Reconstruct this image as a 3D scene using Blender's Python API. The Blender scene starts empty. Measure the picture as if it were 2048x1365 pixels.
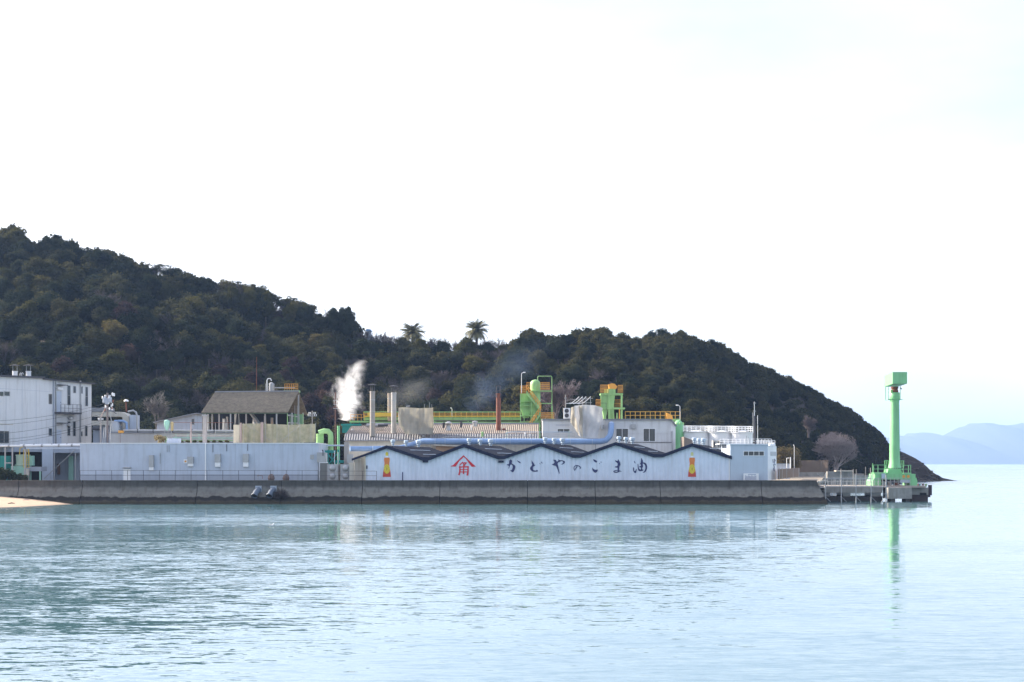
import bpy, bmesh, math, random
import numpy as np
from mathutils import Vector

# ------------------------------------------------------------------ camera, sky, sun, exposure
SC = bpy.context.scene
COL = SC.collection
FPX, HOR, CZ = 2844.4, 927.0, 6.0        # focal length in photo pixels, horizon row, eye height above the water (m)
cam_d = bpy.data.cameras.new("camera"); cam = bpy.data.objects.new("camera", cam_d); COL.objects.link(cam)
cam.location = (0, 0, CZ); cam.rotation_euler = (math.radians(90), 0, 0)
cam_d.lens = 50.0; cam_d.sensor_width = 36.0; cam_d.sensor_fit = 'HORIZONTAL'
cam_d.shift_y = (HOR - 682.5) / 2048.0
cam_d.clip_start = 0.5; cam_d.clip_end = 60000
SC.camera = cam

SUN_AZ, SUN_EL = math.radians(-66.0), math.radians(29.0)      # azimuth from +Y, positive towards +X
W = bpy.data.worlds.new("World"); SC.world = W; W.use_nodes = True
nt = W.node_tree; nt.nodes.clear()
sky = nt.nodes.new('ShaderNodeTexSky'); sky.sky_type = 'NISHITA'; sky.sun_disc = False
sky.sun_elevation = SUN_EL; sky.sun_rotation = SUN_AZ
sky.air_density = 1.0; sky.dust_density = 2.5; sky.ozone_density = 1.0; sky.altitude = 10
# thin high cloud veil over the sky
tc = nt.nodes.new('ShaderNodeTexCoord'); mp = nt.nodes.new('ShaderNodeMapping'); mp.inputs['Scale'].default_value = (1.2, 1.2, 4.0)
nz = nt.nodes.new('ShaderNodeTexNoise'); nz.inputs['Scale'].default_value = 1.6; nz.inputs['Detail'].default_value = 5
rmp = nt.nodes.new('ShaderNodeValToRGB'); rmp.color_ramp.elements[0].position = 0.35; rmp.color_ramp.elements[1].position = 0.75
rmp.color_ramp.elements[0].color = (0.08,)*3 + (1,); rmp.color_ramp.elements[1].color = (0.40,)*3 + (1,)
mixc = nt.nodes.new('ShaderNodeMixRGB'); mixc.inputs['Color2'].default_value = (9.2, 9.1, 9.6, 1)
bg = nt.nodes.new('ShaderNodeBackground'); bg.inputs['Strength'].default_value = 0.09
wo = nt.nodes.new('ShaderNodeOutputWorld')
L = nt.links.new
L(tc.outputs['Generated'], mp.inputs['Vector']); L(mp.outputs[0], nz.inputs['Vector']); L(nz.outputs['Fac'], rmp.inputs['Fac'])
tint = nt.nodes.new('ShaderNodeMixRGB'); tint.blend_type = 'MULTIPLY'; tint.inputs['Fac'].default_value = 1; tint.inputs['Color2'].default_value = (1.01, 0.962, 0.99, 1)
L(rmp.outputs['Color'], mixc.inputs['Fac']); L(sky.outputs[0], tint.inputs['Color1']); L(tint.outputs[0], mixc.inputs['Color1']); L(mixc.outputs[0], bg.inputs['Color']); L(bg.outputs[0], wo.inputs['Surface'])

sd = bpy.data.lights.new("sun", 'SUN'); sd.energy = 3.7; sd.angle = math.radians(0.5); sd.color = (1.0, 0.90, 0.76)
sun = bpy.data.objects.new("sun", sd); COL.objects.link(sun)
sdir = Vector((math.sin(SUN_AZ) * math.cos(SUN_EL), math.cos(SUN_AZ) * math.cos(SUN_EL), math.sin(SUN_EL)))
sun.rotation_euler = sdir.to_track_quat('Z', 'Y').to_euler(); sun.location = sdir * 500

SC.view_settings.view_transform = 'Standard'; SC.view_settings.look = 'None'
SC.view_settings.gamma = 1.0; SC.view_settings.exposure = 1.72
SC.view_settings.use_curve_mapping = False
cy = SC.cycles
cy.use_denoising = True; cy.max_bounces = 8; cy.diffuse_bounces = 3; cy.glossy_bounces = 3; cy.transmission_bounces = 4
cy.transparent_max_bounces = 8; cy.volume_bounces = 4; cy.volume_max_steps = 128; cy.caustics_reflective = False; cy.caustics_refractive = False
cy.sample_clamp_indirect = 6

# ------------------------------------------------------------------ helpers
rnd = random.Random(7)
def P(px, py, Y):
    return ((px - 1024) / FPX * Y, Y, CZ - (py - HOR) / FPX * Y)
def X_(px, Y): return (px - 1024) / FPX * Y
def Z_(py, Y): return CZ - (py - HOR) / FPX * Y

class Fr:
    """an upright facade plane, given by the depth it has at two columns of the photograph"""
    def __init__(s, Y0, Y1=None, pa=0, pb=2048):
        Y1 = Y0 if Y1 is None else Y1
        s.o = Vector((X_(pa, Y0), Y0, 0)); b = Vector((X_(pb, Y1), Y1, 0))
        s.d = (b - s.o).normalized(); s.n = Vector((s.d.y, -s.d.x, 0))
    def hit(s, px, py):
        k = (px - 1024) / FPX
        t = (k * s.o.y - s.o.x) / (s.d.x - k * s.d.y)
        Y = s.o.y + t * s.d.y
        return t, Z_(py, Y)
    def w(s, t, z, out=0.0):
        p = s.o + s.d * t + s.n * out
        return (p.x, p.y, z)
    def Pt(s, px, py, out=0.0):
        t, z = s.hit(px, py); return s.w(t, z, out)

ORG = {}
class M:
    def __init__(s): s.v = []; s.f = []
    def add(s, vs, fs):
        n = len(s.v); s.v += [tuple(v) for v in vs]; s.f += [tuple(i + n for i in f) for f in fs]; return s
    def hexa(s, c):   # 8 corners: bottom 4 ccw, top 4 ccw
        return s.add(c, [(3, 2, 1, 0), (4, 5, 6, 7), (0, 1, 5, 4), (1, 2, 6, 5), (2, 3, 7, 6), (3, 0, 4, 7)])
    def box(s, x0, y0, z0, x1, y1, z1):
        x0, x1 = min(x0, x1), max(x0, x1); y0, y1 = min(y0, y1), max(y0, y1); z0, z1 = min(z0, z1), max(z0, z1)
        return s.hexa([(x0, y0, z0), (x1, y0, z0), (x1, y1, z0), (x0, y1, z0), (x0, y0, z1), (x1, y0, z1), (x1, y1, z1), (x0, y1, z1)])
    def fbox(s, fr, px0, py0, px1, py1, out=0.0, back=0.3, zb=None):
        pc = (py0 + py1) / 2
        t0, _ = fr.hit(px0, pc); t1, _ = fr.hit(px1, pc)
        _, za = fr.hit((px0 + px1) / 2, py0); _, zc = fr.hit((px0 + px1) / 2, py1)
        if zb is not None: zc = zb
        z0, z1 = min(za, zc), max(za, zc)
        c = [fr.w(t0, z0, out), fr.w(t1, z0, out), fr.w(t1, z0, -back), fr.w(t0, z0, -back)]
        return s.hexa(c + [(a[0], a[1], z1) for a in c])
    def fpoly(s, fr, pts, out=0.0, back=0.3):
        a = []
        for p in pts:
            t, z = fr.hit(*p); a.append((t, z))
        ar = sum(a[i][0] * a[(i + 1) % len(a)][1] - a[(i + 1) % len(a)][0] * a[i][1] for i in range(len(a)))
        if ar < 0: a = a[::-1]
        n = len(a)
        vs = [fr.w(t, z, out) for t, z in a] + [fr.w(t, z, -back) for t, z in a]
        fs = [tuple(range(n)), tuple(range(2 * n - 1, n - 1, -1))] + [(i, n + i, n + (i + 1) % n, (i + 1) % n) for i in range(n)]
        return s.add(vs, fs)
    def tube(s, pts, r, n=8, cap=True):
        pts = [Vector(p) for p in pts]; m = len(pts)
        rs = r if isinstance(r, (list, tuple)) else [r] * m
        vs = []; prev = None
        for i, p in enumerate(pts):
            if i == 0: d = pts[1] - p
            elif i == m - 1: d = p - pts[i - 1]
            else: d = (p - pts[i - 1]).normalized() + (pts[i + 1] - p).normalized()
            if d.length < 1e-9: d = Vector((0, 0, 1))
            d.normalize()
            if prev is None:
                u = d.cross(Vector((0, 0, 1)));
                if u.length < 1e-3: u = d.cross(Vector((0, 1, 0)))
            else:
                u = prev - d * prev.dot(d)
                if u.length < 1e-4: u = d.cross(Vector((0, 1, 0.1)))
            u.normalize(); prev = u; w = d.cross(u)
            for k in range(n):
                a = 2 * math.pi * k / n
                vs.append(p + (u * math.cos(a) + w * math.sin(a)) * rs[i])
        fs = []
        for i in range(m - 1):
            for k in range(n):
                a = i * n + k; b = i * n + (k + 1) % n
                fs.append((a, b, b + n, a + n))
        if cap: fs += [tuple(range(n - 1, -1, -1)), tuple(range((m - 1) * n, m * n))]
        return s.add(vs, fs)
    def ptube(s, pts, rpx, n=8, Y=None):   # points given as (px, py, Y); radius in photo pixels
        q = [P(a[0], a[1], a[2] if len(a) > 2 else Y) for a in pts]
        return s.tube(q, rpx / FPX * q[0][1], n)
    def bar(s, a, b, w, h=None):
        return s.tube([a, b], w * 0.7071, 4)
    def lathe(s, c, prof, n=14):
        vs = []
        for r, z in prof:
            for k in range(n):
                a = 2 * math.pi * k / n
                vs.append((c[0] + r * math.cos(a), c[1] + r * math.sin(a), c[2] + z))
        fs = []
        for i in range(len(prof) - 1):
            for k in range(n):
                a = i * n + k; b = i * n + (k + 1) % n
                fs.append((a, b, b + n, a + n))
        fs += [tuple(range(n - 1, -1, -1)), tuple(range((len(prof) - 1) * n, len(prof) * n))]
        return s.add(vs, fs)
    def build(s, name, mat, parent=None, smooth=False, **kw):
        o = Vector(ORG.get(parent.name, (0, 0, 0))) if parent else Vector(kw.pop('org', (0, 0, 0)))
        me = bpy.data.meshes.new(name)
        me.from_pydata([(v[0] - o.x, v[1] - o.y, v[2] - o.z) for v in s.v], [], s.f)
        me.materials.append(mat); me.update()
        if smooth:
            me.polygons.foreach_set('use_smooth', [True] * len(me.polygons))
            try: me.set_sharp_from_angle(angle=math.radians(40))
            except Exception: pass
        ob = bpy.data.objects.new(name, me); COL.objects.link(ob)
        if parent: ob.parent = parent
        else: ob.location = o
        ORG[ob.name] = tuple(o)
        for k, val in kw.items(): ob[k] = val
        return ob

def T(name, label, cat, loc, group=None):
    o = bpy.data.objects.new(name, None); COL.objects.link(o); o.location = loc; o.empty_display_size = 0.3
    o['label'] = label; o['category'] = cat
    if group: o['group'] = group
    ORG[o.name] = tuple(loc)
    return o
def tag(o, label, cat, group=None):
    o['label'] = label; o['category'] = cat
    if group: o['group'] = group
    return o
def kids(o): return [c for c in bpy.data.objects if c.parent == o]
def copy_tree(o, childmap=None):
    c = o.copy(); COL.objects.link(c)
    for ch in o.children:
        d = ch.copy(); COL.objects.link(d); d.parent = c
        for g in ch.children:
            e = g.copy(); COL.objects.link(e); e.parent = d
    return c
def shift_copy(o, dx, dy=0, dz=0):      # a copy of a part next to it, under the same parent
    c = o.copy(); COL.objects.link(c); c.parent = o.parent; c.location = o.location + Vector((dx, dy, dz)); return c

# ------------------------------------------------------------------ materials
def mat(name, c, rough=0.6, metal=0.0, var=0.12, vscale=0.6, stretch=(1, 1, 1), bump=0.0, bscale=3.0, c2=None, dirt=0.0, spec=0.5):
    m = bpy.data.materials.new(name); m.use_nodes = True; t = m.node_tree; N = t.nodes; l = t.links.new
    b = N['Principled BSDF']; b.inputs['Roughness'].default_value = rough; b.inputs['Metallic'].default_value = metal
    b.inputs['Specular IOR Level'].default_value = spec
    g = N.new('ShaderNodeNewGeometry'); mpn = N.new('ShaderNodeMapping'); mpn.inputs['Scale'].default_value = stretch
    l(g.outputs['Position'], mpn.inputs['Vector'])
    n = N.new('ShaderNodeTexNoise'); n.inputs['Scale'].default_value = vscale; n.inputs['Detail'].default_value = 6; n.inputs['Roughness'].default_value = 0.62
    l(mpn.outputs[0], n.inputs['Vector'])
    r = N.new('ShaderNodeValToRGB'); r.color_ramp.elements[0].position = 0.3; r.color_ramp.elements[1].position = 0.7
    k = 1 - var
    c2 = c2 or tuple(x * k for x in c)
    r.color_ramp.elements[0].color = (*c2, 1); r.color_ramp.elements[1].color = (*c, 1)
    l(n.outputs['Fac'], r.inputs['Fac']); out = r.outputs['Color']
    if dirt:
        n2 = N.new('ShaderNodeTexNoise'); n2.inputs['Scale'].default_value = 1.0; n2.inputs['Detail'].default_value = 5
        m2 = N.new('ShaderNodeMapping'); m2.inputs['Scale'].default_value = (2.2, 2.2, 0.18); l(g.outputs['Position'], m2.inputs['Vector']); l(m2.outputs[0], n2.inputs['Vector'])
        r2 = N.new('ShaderNodeValToRGB'); r2.color_ramp.elements[0].position = 0.5; r2.color_ramp.elements[1].position = 0.75
        r2.color_ramp.elements[0].color = (0, 0, 0, 1); r2.color_ramp.elements[1].color = (dirt,) * 3 + (1,)
        l(n2.outputs['Fac'], r2.inputs['Fac'])
        mx = N.new('ShaderNodeMixRGB'); mx.inputs['Color2'].default_value = (c[0] * 0.38, c[1] * 0.34, c[2] * 0.28, 1)
        l(r2.outputs['Color'], mx.inputs['Fac']); l(out, mx.inputs['Color1']); out = mx.outputs[0]
    l(out, b.inputs['Base Color'])
    if bump:
        n3 = N.new('ShaderNodeTexNoise'); n3.inputs['Scale'].default_value = bscale; n3.inputs['Detail'].default_value = 4
        l(g.outputs['Position'], n3.inputs['Vector'])
        bp = N.new('ShaderNodeBump'); bp.inputs['Strength'].default_value = bump; bp.inputs['Distance'].default_value = 0.1
        l(n3.outputs['Fac'], bp.inputs['Height']); l(bp.outputs[0], b.inputs['Normal'])
    return m

def leaf_mat(name, ca, cb, cc=None, trans=0.38, pos_scale=0.12):
    """foliage: colour differs from tree to tree and from clump to clump"""
    m = bpy.data.materials.new(name); m.use_nodes = True; t = m.node_tree; N = t.nodes; l = t.links.new
    N.clear()
    out = N.new('ShaderNodeOutputMaterial'); d = N.new('ShaderNodeBsdfDiffuse'); tr = N.new('ShaderNodeBsdfTranslucent'); mx = N.new('ShaderNodeMixShader')
    mx.inputs[0].default_value = trans
    g = N.new('ShaderNodeNewGeometry'); n = N.new('ShaderNodeTexNoise'); n.inputs['Scale'].default_value = pos_scale; n.inputs['Detail'].default_value = 7; n.inputs['Roughness'].default_value = 0.7
    l(g.outputs['Position'], n.inputs['Vector'])
    oi = N.new('ShaderNodeObjectInfo'); ad = N.new('ShaderNodeMath'); ad.operation = 'MULTIPLY_ADD'; ad.inputs[1].default_value = 0.38; 
    l(oi.outputs['Random'], ad.inputs[0]); l(n.outputs['Fac'], ad.inputs[2])
    r = N.new('ShaderNodeValToRGB'); e = r.color_ramp.elements; e[0].position = 0.34; e[0].color = (*ca, 1); e[1].position = 0.72; e[1].color = (*cb, 1)
    if cc:
        x = e.new(0.90); x.color = (*cc, 1)
    l(ad.outputs[0], r.inputs['Fac'])
    l(r.outputs[0], d.inputs['Color']); l(r.outputs[0], tr.inputs['Color'])
    l(d.outputs[0], mx.inputs[1]); l(tr.outputs[0], mx.inputs[2]); l(mx.outputs[0], out.inputs['Surface'])
    return m

white = mat('white_painted_wall', (0.66, 0.67, 0.68), 0.55, var=0.08, dirt=0.30)
white2 = mat('clean_white_paint', (0.80, 0.81, 0.82), 0.45, var=0.05)
bluewhite = mat('pale_blue_grey_panel', (0.49, 0.55, 0.65), 0.5, var=0.12, dirt=0.28)
corr = mat('pale_corrugated_steel', (0.66, 0.725, 0.84), 0.5, var=0.14, dirt=0.28)
plinth = mat('grey_blue_plinth', (0.36, 0.40, 0.47), 0.7, var=0.1, dirt=0.3)
cream = mat('cream_render_wall', (0.55, 0.52, 0.45), 0.8, var=0.15, dirt=0.35)
concrete = mat('weathered_concrete', (0.30, 0.29, 0.27), 0.9, var=0.35, vscale=0.9, dirt=0.45, bump=0.3)
navy = mat('navy_fascia', (0.014, 0.020, 0.050), 0.6, var=0.2, spec=.2)
roofm = mat('dark_slate_roof', (0.014, 0.018, 0.034), 0.85, spec=.08, var=0.35, vscale=1.5, stretch=(1, 0.2, 1))
greyroof = mat('grey_flat_roof', (0.25, 0.26, 0.28), 0.8, var=0.2)
steel = mat('galvanised_steel', (0.42, 0.43, 0.44), 0.45, 0.5, var=0.2)
darksteel = mat('dark_steel', (0.07, 0.07, 0.08), 0.6, 0.3, var=0.2)
rust = mat('rusty_steel', (0.25, 0.085, 0.05), 0.85, var=0.4, vscale=1.2, dirt=0.3)
stackm = mat('pale_chimney_steel', (0.36, 0.33, 0.295), 0.7, 0.0, var=0.2, dirt=0.35)
green = mat('bright_green_paint', (0.31, 0.55, 0.21), 0.5, var=0.25, dirt=0.4)
craneg = mat('mint_green_crane_paint', (0.22, 0.53, 0.25), 0.45, var=0.12, dirt=0.3)
mint = mat('mint_green_paint', (0.30, 0.55, 0.45), 0.5, var=0.12, dirt=0.2)
teal = mat('teal_paint', (0.01, 0.28, 0.25), 0.5, var=0.2, dirt=0.2)
orange = mat('orange_safety_paint', (0.72, 0.34, 0.05), 0.5, var=0.15)
yellow = mat('yellow_safety_paint', (0.72, 0.48, 0.05), 0.5, var=0.15)
bluepipe = mat('sky_blue_duct_paint', (0.22, 0.34, 0.55), 0.35, 0.1, var=0.12, dirt=0.15)
paleblue = mat('pale_blue_vent_paint', (0.42, 0.52, 0.62), 0.45, 0.2, var=0.12)
glass = mat('window_glass', (0.05, 0.065, 0.075), 0.08, 0.0, var=0.3)
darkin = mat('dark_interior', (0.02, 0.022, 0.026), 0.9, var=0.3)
def cloth(m, k):
    N = m.node_tree.nodes; l = m.node_tree.links.new; b = N['Principled BSDF']; tr = N.new('ShaderNodeBsdfTranslucent'); mx = N.new('ShaderNodeMixShader'); mx.inputs[0].default_value = k
    l(b.inputs['Base Color'].links[0].from_socket, tr.inputs['Color']); l(b.outputs[0], mx.inputs[1]); l(tr.outputs[0], mx.inputs[2]); l(mx.outputs[0], N['Material Output'].inputs['Surface']); return m
netm = mat('beige_scaffold_netting', (0.66, 0.62, 0.53), 0.85, var=0.22, vscale=1.2, stretch=(1, 1, .5), bump=0.5, bscale=2.0)
tarpm = mat('silver_tarpaulin', (0.80, 0.79, 0.78), 0.42, 0.0, var=0.15, vscale=1.0, bump=0.5, bscale=1.5)
woodpole = mat('brown_pole', (0.16, 0.085, 0.07), 0.85, var=0.25)
conpole = mat('concrete_pole', (0.38, 0.35, 0.33), 0.85, var=0.15)
brownf = mat('brown_louvre_fence', (0.20, 0.135, 0.095), 0.7, var=0.2)
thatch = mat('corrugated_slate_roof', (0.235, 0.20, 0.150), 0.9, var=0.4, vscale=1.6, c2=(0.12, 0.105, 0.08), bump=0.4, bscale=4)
tilem = mat('beige_slate_tiles', (0.34, 0.28, 0.22), 0.85, var=0.5, vscale=2.0, c2=(0.15, 0.13, 0.12))  # beige slates of the upper roof, mottled with darker brown
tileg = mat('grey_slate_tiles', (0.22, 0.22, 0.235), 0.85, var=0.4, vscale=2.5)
red = mat('red_sign_paint', (0.62, 0.02, 0.035), 0.5, var=0.08)
inkm = mat('navy_lettering_paint', (0.026, 0.034, 0.125), 0.5, var=0.1)
bark = mat('tree_bark', (0.11, 0.085, 0.07), 0.9, var=0.35, vscale=3)
palebark = mat('pale_branch_bark', (0.46, 0.365, 0.335), 0.85, var=0.3, vscale=2)
twigm = mat('purplish_twigs', (0.085, 0.068, 0.070), 0.9, var=0.3, vscale=0.3)
cloth(netm, .5); cloth(tarpm, .35)
palmleaf = mat('palm_fronds', (0.20, 0.19, 0.08), 0.7, var=.4, vscale=.8)
netscreen = mat('stained_net_screen', (0.52, 0.48, 0.37), 0.9, var=.5, vscale=.9, c2=(0.30, 0.32, 0.22), dirt=.35, bump=.5, bscale=2)
cloth(netscreen, .4)
pinkcon = mat('pinkish_concrete', (.36, .28, .25), .85, var=.2, dirt=.4)
# ------------------------------------------------------------------ water
def water_mat():
    m = bpy.data.materials.new('sea_water'); m.use_nodes = True; t = m.node_tree; N = t.nodes; l = t.links.new
    b = N['Principled BSDF']; b.inputs['Base Color'].default_value = (0.060, 0.130, 0.148, 1); b.inputs['Roughness'].default_value = 0.04
    b.inputs['IOR'].default_value = 2.0; b.inputs['Specular IOR Level'].default_value = 0.5
    g = N.new('ShaderNodeNewGeometry')
    def noise(scale, sx, sy, det, rough=0.55, dist=0.0, rot=0.0):
        mp_ = N.new('ShaderNodeMapping'); mp_.inputs['Scale'].default_value = (sx, sy, 1); mp_.inputs['Rotation'].default_value = (0, 0, rot)
        l(g.outputs['Position'], mp_.inputs['Vector'])
        n = N.new('ShaderNodeTexNoise'); n.inputs['Scale'].default_value = scale; n.inputs['Detail'].default_value = det
        n.inputs['Roughness'].default_value = rough; n.inputs['Distortion'].default_value = dist
        l(mp_.outputs[0], n.inputs['Vector']); return n
    def vm(op, a, bb=None):
        v = N.new('ShaderNodeVectorMath'); v.operation = op
        for i, q in enumerate((a, bb)):
            if q is None: continue
            if isinstance(q, tuple): v.inputs[i].default_value = q
            else: l(q, v.inputs[i])
        return v
    def mm(op, a, bb=None, cc=None):
        v = N.new('ShaderNodeMath'); v.operation = op
        for i, q in enumerate((a, bb, cc)):
            if q is None: continue
            if isinstance(q, (int, float)): v.inputs[i].default_value = q
            else: l(q, v.inputs[i])
        return v.outputs[0]
    n1 = noise(1.0, 0.7, 2.6, 3, rot=0.10)         # ripples about a metre long, crests across the view
    n2 = noise(1.0, 0.12, 0.6, 2, rot=-0.06)       # longer swell
    n3 = noise(1.0, 3.0, 9.0, 2)                    # fine chop
    a1 = vm('SUBTRACT', n1.outputs['Color'], (0.5, 0.5, 0.5)).outputs[0]
    a2 = vm('SUBTRACT', n2.outputs['Color'], (0.5, 0.5, 0.5)).outputs[0]
    a3 = vm('SUBTRACT', n3.outputs['Color'], (0.5, 0.5, 0.5)).outputs[0]
    s1 = vm('MULTIPLY', a1, (0.08, 0.32, 0)).outputs[0]
    s2 = vm('MULTIPLY', a2, (0.02, 0.06, 0)).outputs[0]
    s3 = vm('MULTIPLY', a3, (0.08, 0.22, 0)).outputs[0]
    s = vm('ADD', vm('ADD', s1, s2).outputs[0], s3).outputs[0]
    # wind patches: calmer and rougher areas, calmer towards +X
    p1 = noise(1.0, 0.007, 0.045, 4, 0.55, 0.6, 0.03)
    r = N.new('ShaderNodeValToRGB'); r.color_ramp.elements[0].position = 0.40; r.color_ramp.elements[0].color = (0.62,) * 3 + (1,)
    r.color_ramp.elements[1].position = 0.62; r.color_ramp.elements[1].color = (1.35,) * 3 + (1,)
    l(p1.outputs['Fac'], r.inputs['Fac'])
    sx = N.new('ShaderNodeSeparateXYZ'); l(g.outputs['Position'], sx.inputs[0])
    mr = N.new('ShaderNodeMapRange'); mr.inputs['From Min'].default_value = -30; mr.inputs['From Max'].default_value = 45
    mr.inputs['To Min'].default_value = 1.0; mr.inputs['To Max'].default_value = 0.46; l(sx.outputs['X'], mr.inputs['Value'])
    far = N.new('ShaderNodeMapRange'); far.inputs['From Min'].default_value = 200; far.inputs['From Max'].default_value = 900
    far.inputs['To Min'].default_value = 0.0; far.inputs['To Max'].default_value = 0.7; l(sx.outputs['Y'], far.inputs['Value'])
    near = N.new('ShaderNodeMapRange'); near.inputs['From Min'].default_value = 35; near.inputs['From Max'].default_value = 110
    near.inputs['To Min'].default_value = 0.62; near.inputs['To Max'].default_value = 1.0; l(sx.outputs['Y'], near.inputs['Value'])
    k = mm('MULTIPLY', mm('MULTIPLY', r.outputs['Color'], near.outputs[0]), mm('ADD', mr.outputs[0], far.outputs[0]))
    s = vm('ADD', s, (0, -0.060, 0)).outputs[0]
    ss = N.new('ShaderNodeVectorMath'); ss.operation = 'SCALE'; l(s, ss.inputs[0]); l(k, ss.inputs['Scale'])
    tot = vm('ADD', ss.outputs[0], (0, 0, 1)).outputs[0]
    nm = vm('NORMALIZE', tot).outputs[0]
    l(nm, b.inputs['Normal'])
    return m
sea = water_mat()
w = M(); w.add([(-15000, -60, 0), (15000, -60, 0), (15000, 15500, 0), (-15000, 15500, 0)], [(0, 1, 2, 3)])
w.build('water', sea, kind='structure')
w = M(); w.box(-15000, -60, -6, 15000, 15500, -5)
w.build('sea_bed', mat('seabed_sand', (0.2, 0.18, 0.12)), kind='structure')

# ------------------------------------------------------------------ hillside
SIL = [(-700, 470), (-300, 462), (0, 459), (60, 455), (140, 474), (152, 492), (200, 492), (260, 512), (300, 528), (330, 540), (400, 548), (470, 566), (540, 590), (620, 606),
       (660, 622), (710, 640), (740, 652), (830, 664), (900, 672), (1000, 682), (1030, 668), (1062, 661), (1100, 672), (1130, 664), (1160, 656), (1200, 657), (1250, 668),
       (1285, 673), (1320, 662), (1350, 656), (1375, 660), (1400, 672), (1440, 686), (1470, 706), (1500, 722), (1540, 736), (1600, 764), (1660, 797), (1700, 818),
       (1740, 848), (1765, 872), (1778, 893), (1800, 902), (1815, 909), (1835, 919), (1850, 930), (1864, 944), (1884, 956), (1912, 962), (1925, 964), (2000, 966)]
GULL = [(-700, 0)]
def ip(tab, u):
    return float(np.interp(u, [a[0] for a in tab], [a[1] for a in tab]))
TH = [(-700, 10), (400, 10), (900, 9), (1030, 8), (1300, 7.2), (1450, 6), (1600, 5.2), (1700, 4.8), (1750, 4.4), (1772, 3.4), (1786, 0.6), (1800, 0), (2100, 0)]
FAC = [(-700, .74), (425, .76), (445, .86), (610, .86), (640, .8), (690, .8), (720, .92), (1000, .92), (1030, .76), (2100, .76)]
YC = [(-700, 440), (600, 425), (1000, 430), (1300, 440), (1600, 470), (1780, 492), (1912, 487), (2100, 487)]
YF = [(-700, 300), (1300, 300), (1480, 320), (1580, 352), (1660, 420), (1720, 462), (1800, 474), (1912, 485), (2100, 485)]
ZF = [(-700, 2.7), (1580, 2.7), (1690, 2.7), (1730, 0.3), (1780, -0.4), (1912, -1.0), (2100, -3)]
_rs = np.random.RandomState(5)
_gw = [(_rs.uniform(0.018, 0.07), _rs.uniform(0.018, 0.07), _rs.uniform(0, 6.28), _rs.uniform(0, 6.28), _rs.uniform(0.6, 1.6)) for _ in range(9)]
_rw = [(_rs.uniform(0.25, 1.1), _rs.uniform(0.25, 1.1), _rs.uniform(0, 6.28), _rs.uniform(0, 6.28), _rs.uniform(0.25, 0.7)) for _ in range(10)]
def ground_z(x, y):
    u = 1024 + FPX * x / y
    yc, yf, zf, th = ip(YC, u), ip(YF, u), ip(ZF, u), ip(TH, u)
    zc = Z_(ip(SIL, u), yc) - th * ip(FAC, u)
    t = (y - yf) / max(yc - yf, 1.0)
    if t <= 0: return zf + (0 if u < 1700 else t * 5)
    g = sum(a * math.sin(kx * x + p) * math.sin(ky * y + q) for kx, ky, p, q, a in _gw)
    h = max(zc - zf, 0.0)
    amp = min(1.0, h / 25.0)
    if u > 1770: g = sum(a * math.sin(kx * x + p) * math.sin(ky * y * 2 + q) for kx, ky, p, q, a in _rw) ; amp = min(1, h / 6)
    if t <= 1:
        s = t ** 0.85 * (1 - 0.25 * (1 - t) * math.sin(t * 3.1))
        return zf + h * s + g * amp * math.sin(min(t, 1) * math.pi) * 1.5
    return zc - (t - 1) ** 1.4 * h * 1.1
us = np.linspace(-700, 1930, 240); ts = np.concatenate([np.linspace(-0.25, 1.0, 46), np.linspace(1.05, 1.9, 10)])
m = M(); vs = []
for t in ts:
    for u in us:
        yf, yc = ip(YF, u), ip(YC, u)
        y = yf + t * max(yc - yf, 1.0); x = X_(u, y); z = ground_z(x, y)
        if t < 0: z = min(z, ip(ZF, u)) - 0.2 - abs(t) * 3
        if u >= 1925: z = -3
        vs.append((x, y, z))
nu = len(us)
m.add(vs, [(j * nu + i, j * nu + i + 1, (j + 1) * nu + i + 1, (j + 1) * nu + i) for j in range(len(ts) - 1) for i in range(nu - 1)])
hm = mat('hill_soil_and_rock', (0.032, 0.024, 0.020), 0.95, var=0.5, vscale=0.35, c2=(0.050, 0.036, 0.028), bump=0.8, bscale=0.8)
hill = m.build('hillside', hm, kind='structure')

# ground of the factory yard and the spit behind the jetty
m = M()
def prism(mm_, pts, z0, z1):
    n = len(pts)
    ar = sum(pts[i][0] * pts[(i + 1) % n][1] - pts[(i + 1) % n][0] * pts[i][1] for i in range(n))
    if ar < 0: pts = pts[::-1]
    mm_.add([(x, y, z1) for x, y in pts] + [(x, y, z0) for x, y in pts],
            [tuple(range(n)), tuple(range(2 * n - 1, n - 1, -1))] + [(i, n + i, n + (i + 1) % n, (i + 1) % n) for i in range(n)])
    return mm_
yard = [(X_(-600, 210.5), 210.5), (X_(1634, 210.5), 210.5), (X_(1645, 300), 300), (X_(1652, 380), 380), (X_(1705, 430), 430), (X_(1735, 470), 470), (X_(1600, 520), 520), (-300, 520), (-300, 210.5)]
prism(m, yard, -2.5, 2.7)
m.build('ground', mat('yard_gravel', (0.30, 0.25, 0.19), 0.95, var=0.3, vscale=0.8), kind='structure')

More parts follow.
